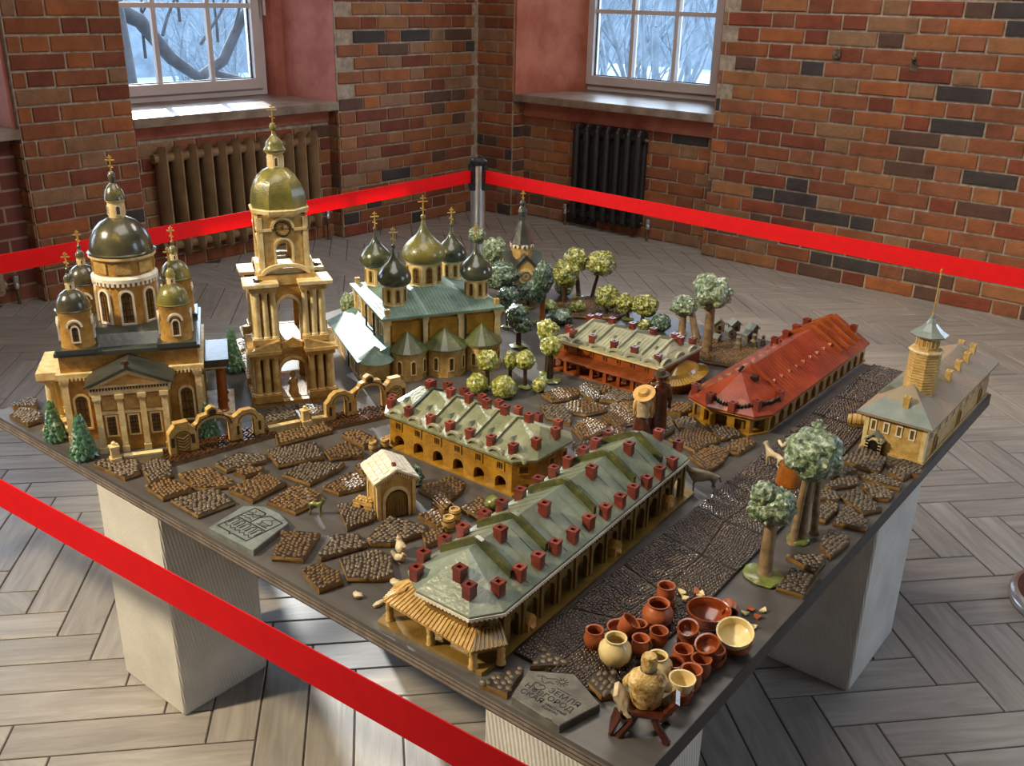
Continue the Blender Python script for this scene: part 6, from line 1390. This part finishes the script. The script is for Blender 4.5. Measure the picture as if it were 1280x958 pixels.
pot(1.662, .346, SU, .026, .015, .018, .011, TERRA, 'lower terracotta pot of the stack at the back'); pot(1.664, .343, SU + .0245, .024, .0147, .016, .011, TERRA, 'upper terracotta pot of the stack at the back')
pot(1.736, .360, 0, .034, .036, .036, .018, TERRAG, 'large wide glazed brown bowl', 'bowl')
pot(1.739, .287, 0, .018, .018, .019, .012, TERRA, 'bottom bowl of the stack before the wide bowl', 'bowl'); pot(1.739, .287, .0125, .018, .0175, .018, .012, TERRA, 'middle bowl of the stack before the wide bowl', 'bowl'); pot(1.740, .285, .028, .02, .0165, .017, .011, TERRAG, 'tilted top bowl of the stack before the wide bowl', 'bowl', (R(20), R(4)))
pot(1.79, .279, 0, .018, .0185, .019, .012, TERRA, 'bottom bowl of the stack beside the cream bowl', 'bowl'); pot(1.789, .276, .0125, .018, .018, .019, .012, TERRA, 'middle bowl of the stack beside the cream bowl', 'bowl'); pot(1.785, .27, .028, .019, .019, .019, .012, TERRAG, 'tilted top bowl of the stack beside the cream bowl', 'bowl', (R(24), R(-6)))
pot(1.752, .248, 0, .028, .0155, .0175, .012, TERRA, 'terracotta pot at the centre of the small pots'); pot(1.756, .214, 0, .026, .0147, .016, .011, TERRAG, 'dark terracotta pot beside the second cream jar'); pot(1.788, .238, 0, .034, .0158, .016, .011, TERRA, 'tall terracotta beaker near the right table edge'); pot(1.789, .206, 0, .034, .016, .0165, .011, TERRA, 'terracotta beaker just behind the cream cup')
pot(1.801, .33, 0, .022, .027, .028, .015, TERRA, 'brown bowl carrying the cream bowl', 'bowl'); pot(1.799, .328, .018, .026, .029, .029, .015, CRJ, 'large cream bowl tilted towards the viewer', 'bowl', (R(16), R(6)))
pot(1.792, .172, 0, .022, .018, .019, .013, TERRA, 'brown cup carrying the cream cup', 'bowl'); pot(1.792, .171, .017, .024, .0195, .0195, .013, CRJ, 'cream cup stacked beside the potter', 'bowl')
pot(1.736, .197, 0, .038, .0147, .024, .015, CRJ, 'second cream jar half hidden by the potter')
o = pot(1.742, .418, .0165, .03, .013, .0165, .011, TERRA, 'terracotta pot lying on its side behind the wide bowl'); o.rotation_euler = (R(90), 0, R(35))
for i, (x, y, m_) in enumerate(((1.664, .404, 0), (1.675, .392, 0), (1.681, .421, 1), (1.691, .419, 0), (1.77, .431, 0), (1.774, .447, 1), (1.789, .434, 1), (1.79, .457, 0), (1.795, .404, 0))):
    rr = random.Random(i + 3); n = 6; mb = MB(); ro, r1 = [], []
    for k in range(5):
        a = 2 * PI * k / 5 + rr.uniform(-.3, .3); q = rr.uniform(.006, .011); ro.append((q * math.cos(a), q * math.sin(a) * .75, .001 + .004 * (math.cos(a) ** 2))); r1.append((q * math.cos(a), q * math.sin(a) * .75, .0035 + .004 * (math.cos(a) ** 2)))
    mb.rings([ro, r1]); o = mb.build('pottery_shard', TERRA if m_ else CRJ, None, False, (x, y, ZT + (SU if y > .38 and x < 1.70 else 0)), rr.uniform(0, 6))
    tag(o, '%s pottery shard, %s from the left behind the pots' % ('brown' if m_ else 'cream', ordn[i]), 'shard', 'broken pottery shards')
# ------------------------------------------------------------------ figures
def skinned(name, verts, edges, radii, mat, parent, sub=2):
    me = bpy.data.meshes.new(name); me.from_pydata(verts, edges, []); me.materials.append(mat)
    o = put(name, me, parent)
    md = o.modifiers.new('skin', 'SKIN'); md.use_smooth_shade = True
    for i, sv in enumerate(me.skin_vertices[0].data): sv.radius = (radii[i], radii[i]) if not isinstance(radii[i], tuple) else radii[i]; sv.use_root = (i == 0)
    s = o.modifiers.new('subdivision', 'SUBSURF'); s.levels = sub; s.render_levels = sub
    return o
def human(t, H, J, mat, name='body'):
    """J: joint positions in units of figure height; builds one continuous body with fingers"""
    V, E, Rr = [], [], []; ix = {}
    def add(k, p, r): ix[k] = len(V); V.append(tuple(c * H for c in p)); Rr.append(r * H if not isinstance(r, tuple) else tuple(q * H for q in r))
    for k, r in (('pelvis', .085), ('belly', .080), ('chest', .088), ('neck', .036), ('chin', .050), ('head', .066), ('crown', .046)): add(k, J[k], r)
    for a, b in (('pelvis', 'belly'), ('belly', 'chest'), ('chest', 'neck'), ('neck', 'chin'), ('chin', 'head'), ('head', 'crown')): E.append((ix[a], ix[b]))
    for s in 'LR':
        for k, r in (('shoulder', .045), ('elbow', .034), ('wrist', .026), ('palm', .028)): add(s + k, J[s + k], r)
        for k, r in (('hip', .062), ('knee', .046), ('ankle', .032), ('toe', .030)): add(s + k, J[s + k], r)
        for a, b in (('chest', s + 'shoulder'), (s + 'shoulder', s + 'elbow'), (s + 'elbow', s + 'wrist'), (s + 'wrist', s + 'palm'), ('pelvis', s + 'hip'), (s + 'hip', s + 'knee'), (s + 'knee', s + 'ankle'), (s + 'ankle', s + 'toe')): E.append((ix[a], ix[b]))
        d = (Vector(J[s + 'palm']) - Vector(J[s + 'wrist'])).normalized(); sd = d.cross(Vector((0, 0, 1))); sd = sd.normalized() if sd.length > .1 else Vector((1, 0, 0))
        for k in range(5):
            f = Vector(J[s + 'palm']) + sd * (.014 * (k - 2)) + d * (.045 - .006 * abs(k - 2) - (.015 if k == 0 else 0)); add(s + 'f%d' % k, tuple(f), .0085); E.append((ix[s + 'palm'], ix[s + 'f%d' % k]))
    nose = Vector(J['head']) + Vector(J['face']) * .068; add('nose', tuple(nose - Vector((0, 0, .012))), .011); E.append((ix['head'], ix['nose']))
    return skinned(name, V, E, Rr, mat, t, 2)
STAND = dict(pelvis=(0, 0, .52), belly=(0, .005, .62), chest=(0, .0, .74), neck=(0, .0, .84), chin=(0, .01, .88), head=(0, .005, .93), crown=(0, 0, .97), face=(0, 1, 0),
             Lshoulder=(-.115, 0, .785), Lelbow=(-.15, .0, .63), Lwrist=(-.15, .05, .5), Lpalm=(-.148, .07, .455), Rshoulder=(.115, 0, .785), Relbow=(.15, 0, .63), Rwrist=(.15, .05, .5), Rpalm=(.148, .07, .455),
             Lhip=(-.055, 0, .48), Lknee=(-.06, .03, .27), Lankle=(-.06, -.01, .05), Ltoe=(-.062, .07, .02), Rhip=(.055, 0, .48), Rknee=(.06, .02, .27), Rankle=(.06, -.01, .05), Rtoe=(.062, .07, .02))
HIVE = pm('grey_brown_clay', hexc('8d7f68'), hexc('62563f'), 40, .5, .6, 160)
SKINC = pm('clay_skin', hexc('d2a866'), hexc('b98d4e'), 40, .45, .3, 200)
HAT = pm('straw_glaze', hexc('dcb068'), hexc('b98a3e'), 40, .4, .6, 160)
WCLAY = pm('white_clay', hexc('dccdb0'), hexc('b7a27e'), 40, .45, .5, 180, c3=hexc('efe6d2'))
SPECK = pm('speckled_cream_clay', hexc('e0c88e'), hexc('b8924e'), 70, .5, .9, 260, c3=hexc('4a3520'), lo=.35, hi=.56)
BARKB = pm('red_brown_glaze', hexc('5a2a16'), hexc('38180d'), 30, .25, .6, 140, c3=hexc('7d4322'), coat=.6)
ORSK = pm('orange_skirt_glaze', hexc('b0691c'), hexc('8a4a10'), 40, .3, .4, 160, coat=.5)
BEARD = pm('dark_hair_glaze', hexc('3a2a1e'), hexc('241912'), 60, .4, .8, 300)
def hat(t, z, r, h, mat, tilt=(0, 0), cap=False, xy=(0, 0)):
    mb = MB(); pr = [(r, 0), (r * 1.0, .0012), (r * .55, .002), (r * .5, h * .5), (r * .42, h * .9), (r * .2, h), (0, h * .92)] if not cap else [(r, 0), (r * 1.05, h * .3), (r * .9, h * .8), (r * .5, h), (0, h * 1.02)]
    mb.lathe([(0, -.0005)] + pr, 20); o = mb.build('hat', mat, t, True, (xy[0], xy[1], z)); o.rotation_euler = (tilt[0], tilt[1], 0); return o
# couple walking across the square
t = thing('clay_person', 'clay man in dark red brown coat and brown hat on the square', 'figurine', (1.289, .948, ZT), R(28)); H = .165
human(t, H, STAND, BARKB)
mb = MB(); mb.lathe([(.022, .022), (.021, .05), (.019, .085), (.022, .11), (.021, .128), (.010, .138)], 18, sy=.72); mb.build('coat', BARKB, t, True)
hat(t, .157, .020, .013, UMBER, (R(4), R(-4)))
mb = MB(); mb.blob((0, .0052, .150), (.0085, .008, .009), 2, .03); mb.build('face', SKINC, t, True)
t = thing('clay_person', 'clay woman in pale blouse and wide straw hat beside the man', 'figurine', (1.272, .906, ZT), R(28)); H = .128
human(t, H, STAND, SKINC)
mb = MB(); mb.lathe([(.024, 0), (.023, .02), (.018, .05), (.013, .063), (.012, .066)], 18, sy=.85); mb.build('skirt', BARKB, t, True)
mb = MB(); mb.lathe([(.015, .056), (.0135, .066), (.016, .085), (.017, .098), (.008, .106)], 18, sy=.8); mb.build('blouse', WCLAY, t, True)
mb = MB(); mb.blob((-.0175, .004, .085), (.007, .007, .016), 2, .1); mb.blob((.0175, .004, .085), (.007, .007, .016), 2, .1, 3, 2); mb.build('sleeves', HAT, t, True)
hat(t, .120, .0265, .013, HAT, (R(26), R(-14)), xy=(0, -.004))
# pair of figures by the street, half hidden by the big tree
t = thing('clay_person', 'clay woman with curly dark hair, white blouse and orange skirt behind the tree', 'figurine', (1.632, .915, ZT + .0085), R(60)); H = .125
J = dict(STAND); J.update(Relbow=(.17, .06, .72), Rwrist=(.2, .16, .74), Rpalm=(.21, .2, .75), Lelbow=(-.16, .06, .68), Lwrist=(-.14, .16, .7), Lpalm=(-.13, .2, .71)); human(t, H, J, WCLAY)
mb = MB(); mb.lathe([(.027, 0), (.025, .02), (.02, .045), (.012, .062), (.011, .066)], 18); mb.build('skirt', ORSK, t, True)
mb = MB(); mb.lathe([(.014, .058), (.013, .068), (.0165, .088), (.016, .1), (.007, .106)], 18, sy=.85); mb.build('blouse', WCLAY, t, True)
mb = MB(); mb.blob((0, -.003, .121), (.013, .013, .011), 3, .1, 3, 3, .15, 9); mb.build('hair', BEARD, t, True)
t = thing('clay_person', 'clay man in a pale green pointed hat behind the big tree', 'figurine', (1.655, .985, ZT + .0085), R(75)); human(t, .125, STAND, WCLAY)
mb = MB(); mb.lathe([(.02, .02), (.018, .05), (.016, .08), (.017, .1), (.008, .107)], 18, sy=.8); mb.build('coat', WCLAY, t, True); hat(t, .117, .0165, .014, CRP, (R(5), 0))
# potter on a carved stool
st = thing('carved_stool', 'brown carved clay stool with flared legs under the potter', 'stool', (1.782, .085, ZT), R(28))
mb = MB(); mb.rings([[(-.024, -.018, .034), (.024, -.018, .034), (.024, .018, .034), (-.024, .018, .034)], [(-.026, -.02, .038), (.026, -.02, .038), (.026, .02, .038), (-.026, .02, .038)], [(-.024, -.018, .042), (.024, -.018, .042), (.024, .018, .042), (-.024, .018, .042)]]); mb.build('seat', BARKB, st)
for sx, sy in ((-1, -1), (1, -1), (-1, 1), (1, 1)):
    mb = MB(); mb.tube([(sx * .012, sy * .010, .036), (sx * .018, sy * .015, .022), (sx * .030, sy * .020, .006), (sx * .033, sy * .021, 0)], [.0065, .0055, .0055, .0065], 8); mb.build('leg', BARKB, st, True)
for s in (-1, 1):
    mb = MB(); rs = []
    for k in range(7):
        q = k / 6; rs.append([(s * (.018 + .022 * q + .002 * (k % 2)), -.022 + .006 * q, .036 + .030 * q), (s * (.024 + .022 * q + .002 * (k % 2)), -.022 + .006 * q, .034 + .028 * q), (s * (.024 + .022 * q), .02 - .006 * q, .034 + .028 * q), (s * (.018 + .022 * q), .02 - .006 * q, .036 + .030 * q)])
    mb.rings(rs); mb.build('arm_board', WCLAY if s < 0 else BARKB, st)
mb = MB()
for k in range(6): mb.tube([(-.034 - .0015 * k, -.018 + .006 * k, .03 - .002 * k), (-.046, -.022 + .006 * k, .002)], .003, 6)
mb.build('pleated_apron', BARKB, st, True)
t = thing('clay_person', 'clay potter in speckled cream smock and cap, seated with his back to the viewer', 'figurine', (1.780, .088, ZT + .042), R(28)); H = .135
J = dict(STAND); dz = -.47
for k in J:
    if k != 'face': J[k] = (J[k][0], J[k][1], J[k][2] + dz)
J.update(Lhip=(-.06, .05, .06), Lknee=(-.11, .26, .06), Lankle=(-.10, .28, -.2), Ltoe=(-.10, .35, -.27), Rhip=(.06, .05, .06), Rknee=(.11, .26, .06), Rankle=(.10, .28, -.2), Rtoe=(.10, .35, -.27),
         Lelbow=(-.20, .08, .17), Lwrist=(-.12, .2, .14), Lpalm=(-.08, .23, .14), Relbow=(.20, .08, .17), Rwrist=(.12, .2, .14), Rpalm=(.08, .23, .14)); J['pelvis'] = (0, 0, .075)
human(t, H, J, SPECK)
mb = MB(); mb.lathe([(.020, .001), (.0225, .010), (.0235, .022), (.0265, .034), (.0275, .044), (.022, .053), (.012, .059), (.008, .061)], 26, sy=.74)
vs = []
for v in mb.v:
    k = 1 + .10 * noise.noise(Vector(v) * 110); vs.append((v[0] * k, v[1] * k, v[2]))
mb.v = vs; mb.build('smock', SPECK, t, True)
for s in (-1, 1):
    mb = MB(); mb.tube([(s * .018, .0, .043), (s * .027, .010, .026), (s * .020, .026, .02), (s * .012, .031, .019)], [.0095, .0085, .0065, .0055], 10); mb.build('sleeve', SPECK, t, True)
mb = MB(); mb.lathe([(.0102, 0), (.0112, .004), (.0118, .016), (.0108, .022), (.0095, .024), (0, .0245)], 18, 0, .001, .058); mb.build('cap', SPECK, t, True)
mb = MB(); mb.lathe([(.0102, 0), (.0120, .0015), (.0102, .003)], 18, 0, .001, .058); mb.build('cap_band', BEARD, t, True)
# ------------------------------------------------------------------ animals
def beast(name, label, loc, rz, L, H, mat, neck=(.62, 1.05), head=.16, legr=.035, body=.15, tail=True, cat='figurine', par=None):
    """four-legged clay animal: shaped trunk, jointed tapering legs, neck, muzzle; x forward"""
    t = thing(name, label, cat, loc, rz); V, E, Rr = [], [], []; ix = {}
    def a(k, x, y, z, r): ix[k] = len(V); V.append((x * L, y * L, z * H)); Rr.append(r * L)
    a('loin', -.05, 0, .70, body * .85); a('rump', -.36, 0, .72, body * .95); a('chest', .30, 0, .68, body * 1.05); a('neck', (.36 + neck[0]) / 2, 0, .86, body * .62); a('poll', neck[0], 0, neck[1], body * .5); a('muzzle', neck[0] + head, 0, neck[1] - .10, body * .3)
    E += [(0, 1), (0, 2), (2, 3), (3, 4), (4, 5)]
    for s in (-1, 1):
        for k, p in (('fore', ((.30, .48, .36), (.31, .26, .26), (.30, .05, .2), (.33, .01, .22))), ('hind', ((-.36, .5, .42), (-.31, .34, .3), (-.42, .22, .24), (-.40, .02, .22)))):
            prev = 2 if k == 'fore' else 1
            for i, (x, z, r) in enumerate(p): a('%s%d%d' % (k, s, i), x, s * .10, z, r * legr * 4); E.append((prev, len(V) - 1)); prev = len(V) - 1
        a('ear%d' % s, neck[0] - .02, s * .06, neck[1] + .1, .02); E.append((4, len(V) - 1))
    if tail: a('tail', -.52, 0, .74, .035); E.append((1, len(V) - 1)); a('tail2', -.58, 0, .5, .03); E.append((len(V) - 2, len(V) - 1))
    skinned('body', V, E, Rr, mat, t, 2); return t
beast('clay_horse', 'pale grey clay horse at the end of the long arcade', (1.505, .772, ZT), R(205), .062, .055, HIVE, body=.19)
beast('clay_dog', 'small olive clay dog beside the relief plaque', (.968, .184, ZT), R(30), .030, .034, MOSS, (.5, 1.1), .2, .05, .17)
beast('clay_goat', 'cream clay goat on the street beside the woman in the orange skirt', (1.578, .958, ZT + .0085), R(160), .05, .046, WCLAY, (.55, 1.1), .17)
def hen(x, y, s, rz, label):
    t = thing('clay_hen', label, 'figurine', (x, y, ZT), rz)
    mb = MB(); mb.blob((0, 0, .012 * s), (.013 * s, .0085 * s, .0095 * s), 3, .06); mb.blob((.011 * s, 0, .023 * s), (.005 * s, .0045 * s, .0055 * s), 2, 0); mb.tube([(.006 * s, 0, .014 * s), (.011 * s, 0, .022 * s)], [.007 * s, .004 * s], 10); mb.tube([(-.008 * s, 0, .014 * s), (-.019 * s, 0, .026 * s)], [.006 * s, .003 * s], 8); mb.build('body', WCLAY, t, True)
    mb = MB(); mb.blob((.011 * s, 0, .0295 * s), (.004 * s, .0012 * s, .0025 * s), 1, .2); mb.blob((.0145 * s, 0, .018 * s), (.0012 * s, .001 * s, .002 * s), 1, 0); mb.build('comb', REDC, t)
    mb = MB(); mb.tube([(.0155 * s, 0, .023 * s), (.020 * s, 0, .0215 * s)], [.002 * s, .0004 * s], 6); mb.build('beak', HAT, t)
    for q in (-1, 1):
        mb = MB(); mb.tube([(0, q * .003 * s, .006 * s), (0, q * .003 * s, 0)], .0011 * s, 6); mb.box(0, q * .003 * s - .001, 0, .005 * s, q * .003 * s + .001, .001); mb.build('leg', HAT, t)
hen(1.196, .19, 1.15, R(150), 'cream clay hen with red comb beside the long arcade'); hen(1.213, .168, .8, R(20), 'smaller clay hen before the cream hen')
# ------------------------------------------------------------------ carts, barrels, hives, odds and ends
WOODC = pm('wood_brown_glaze', hexc('8a6a3a'), hexc('5f4624'), 40, .4, .5, 150, coat=.3)
def cart(x, y, rz, label, load=True, s=1.0, mat=SAND):
    t = thing('clay_cart', label, 'model cart', (x, y, ZT), rz)
    mb = MB(); mb.box(-.022 * s, -.010 * s, .013 * s, .022 * s, .010 * s, .017 * s); mb.box(-.022 * s, -.012 * s, .015 * s, .022 * s, -.010 * s, .023 * s); mb.box(-.022 * s, .010 * s, .015 * s, .022 * s, .012 * s, .023 * s); mb.build('cart_bed', mat, t)
    for sx in (-1, 1):
        for sy in (-1, 1):
            M = Matrix.Translation((sx * .013 * s, sy * .0135 * s, .0095 * s)) @ Matrix.Rotation(PI / 2, 4, 'X'); mb = MB(); mb.lathe([(.0095 * s, -.0016), (.0095 * s, .0016)], 16, M=M); mb.lathe([(.003 * s, -.003), (.003 * s, .003)], 8, M=M); mb.build('wheel', mat, t)
    if load:
        for k in range(9):
            rr = random.Random(k); mb = MB(); mb.blob(((-.015 + .0075 * (k % 5)) * s, (-.004 if k < 5 else .005) * s, .0225 * s), (.0055 * s, .005 * s, .005 * s), 1, .2, 3, k); mb.build('load_lump', mat, t, True)
cart(1.026, .262, R(15), 'sandy clay cart loaded with lumps beside the little chapel'); cart(1.156, .352, R(-20), 'dark clay cart behind the barrels', True, 1.1, WOODC)
def barrel(x, y, label, s=1.0, mat=WOODC, z=0):
    t = thing('clay_barrel', label, 'model barrel', (x, y, ZT + z)); mb = MB(); mb.lathe([(.0095 * s, 0), (.0118 * s, .009 * s), (.012 * s, .013 * s), (.0112 * s, .019 * s), (.0095 * s, .026 * s), (.0078 * s, .026 * s), (.0078 * s, .022 * s), (0, .022 * s)], 16); mb.build('staves', mat, t, True)
    for h, r_ in ((.005, .0112), (.019, .0117)):
        mb = MB(); mb.lathe([(r_ * s, h * s), (r_ * s + .0006, h * s + .001), (r_ * s, h * s + .002)], 16); mb.build('hoop', INK, t, True)
barrel(1.204, .312, 'clay barrel nearer the hens, front of two', 1.1, SAND); barrel(1.192, .343, 'clay barrel behind another beside the long arcade', 1.1, SAND); barrel(.842, .458, 'clay barrel by the golden arcade, left of two', .9, SAND); barrel(.853, .484, 'clay barrel by the golden arcade, right of two', .9, SAND)
t = thing('clay_barrel', 'clay barrel lying on its side by the fire station', 'model barrel', (1.632, 1.31, ZT + .0225), R(20)); mb = MB(); mb.lathe([(.0, -.020), (.011, -.02), (.0145, -.006), (.0145, .006), (.011, .02), (0, .02)], 16, M=Matrix.Rotation(PI / 2, 4, 'Y')); mb.build('staves', SAND, t, True)
for q in (-.011, 0, .011):
    mb = MB(); mb.lathe([(.0138, q - .001), (.0152, q), (.0138, q + .001)], 16, M=Matrix.Rotation(PI / 2, 4, 'Y')); mb.build('hoop', WOODC, t, True)
mb = MB(); mb.box(-.018, -.012, -.014, .018, .012, -.009); mb.build('cradle', WOODC, t)
mb = MB(); mb.blob((0, 0, .013), (.0165, .0165, .0145), 3, .06, 4, 2, .06, 12); mb.v = [(a, b, max(0, z)) for a, b, z in mb.v]; tag(mb.build('hay_bale', MOSS, None, True, (1.215, .432, ZT + .0)), 'round pale clay haystack beside the long arcade', 'haystack')
mb = MB(); mb.blob((0, 0, .02), (.018, .016, .026), 3, .2, 3, 5, .08, 8); mb.v = [(a, b, max(0, z)) for a, b, z in mb.v]; tag(mb.build('clay_bush', CRG, None, True, (1.03, .40, ZT)), 'dark clay bush behind the little chapel', 'model bush', 'glazed clay bushes')
for i, (x, y, s, nm) in enumerate(((1.237, .044, .010, 'left'), (1.282, .052, .009, 'middle'), (1.259, .112, .011, 'right'))):
    mb = MB(); mb.blob((0, 0, s * .5), (s * (1.1 if i != 1 else .6), s * (.7 if i != 1 else 1.5), s * .5), 2, .2, 2.5, i + 4); tag(mb.build('pebble', WCLAY, None, True, (x, y, ZT)), 'small pale pebble near the veranda, %s of three' % nm, 'pebble', 'pebbles by the veranda')
for i, (x, y, s) in enumerate(((1.053, 1.712, 1.25), (1.098, 1.706, .8), (1.088, 1.748, 1.15), (1.155, 1.706, .9), (1.147, 1.75, 1.1), (1.092, 1.628, .8))):
    t = thing('clay_beehive', 'little grey clay beehive house behind the red arcade, %s from the left' % ordn[i], 'model hive', (x, y, ZT), R(40 + 9 * i), 'clay beehives'); mb = MB(); mb.lathe([(.008 * s, 0), (.007 * s, .012 * s)], 8); mb.build('stump', HIVE, t, True)
    mb = MB(); mb.box(-.012 * s, -.011 * s, .012 * s, .012 * s, .011 * s, .032 * s); mb.extr([(-.012 * s, .032 * s), (.012 * s, .032 * s), (0, .042 * s)], -.011 * s, .011 * s); mb.build('hive_body', HIVE, t)
    for q in (-1, 1):
        mb = MB(); mb.extr([(0, .046 * s), (q * .017 * s, .031 * s), (q * .017 * s, .028 * s), (0, .042 * s)], -.014 * s, .013 * s); mb.build('roof_board', SLATE, t)
    mb = MB(); mb.extr(arch(.007 * s, .010 * s, 6, 0, .018 * s), -.0118 * s, -.010 * s); mb.build('entrance', BLKM, t)
for i, (x, y, s) in enumerate(((1.168, 1.615, 1.2), (1.193, 1.668, 1.15), (1.2, 1.716, .8))):
    t = thing('clay_person', 'tiny hunched clay beekeeper among the hives, %s from the left' % ordn[i], 'figurine', (x, y, ZT), R(30 * i), 'clay beekeepers'); mb = MB(); mb.lathe([(.011 * s, 0), (.012 * s, .006 * s), (.009 * s, .016 * s), (.010 * s, .022 * s), (.0055 * s, .028 * s), (.0065 * s, .033 * s), (.005 * s, .039 * s), (0, .041 * s)], 14, sy=.85); mb.build('body', HIVE, t, True)
    mb = MB(); mb.lathe([(.0075 * s, .037 * s), (.0075 * s, .038 * s), (.005 * s, .041 * s), (0, .043 * s)], 14); mb.build('hat', HIVE, t, True)
for i, (x, y, z) in enumerate(((1.518, .158, .012), (1.502, .44, .012), (1.487, .658, .012))):
    mb = MB(); M = Matrix.Translation((0, 0, .006)); mb.extr([(-.012, 0), (.012, 0), (.012, .016), (.006, .026), (-.006, .026), (-.012, .016)], -.008, .008, M); mb.blob((0, -.003, .012), (.008, .010, .008), 2, .2, 3, i)
    tag(mb.build('clay_sack', HAT, None, False, (x, y, ZT + .007 - .006), R(93)), 'small yellowish clay sack in an arch of the long arcade, %s from the pots' % ordn[i], 'sack', 'sacks in the arcade')
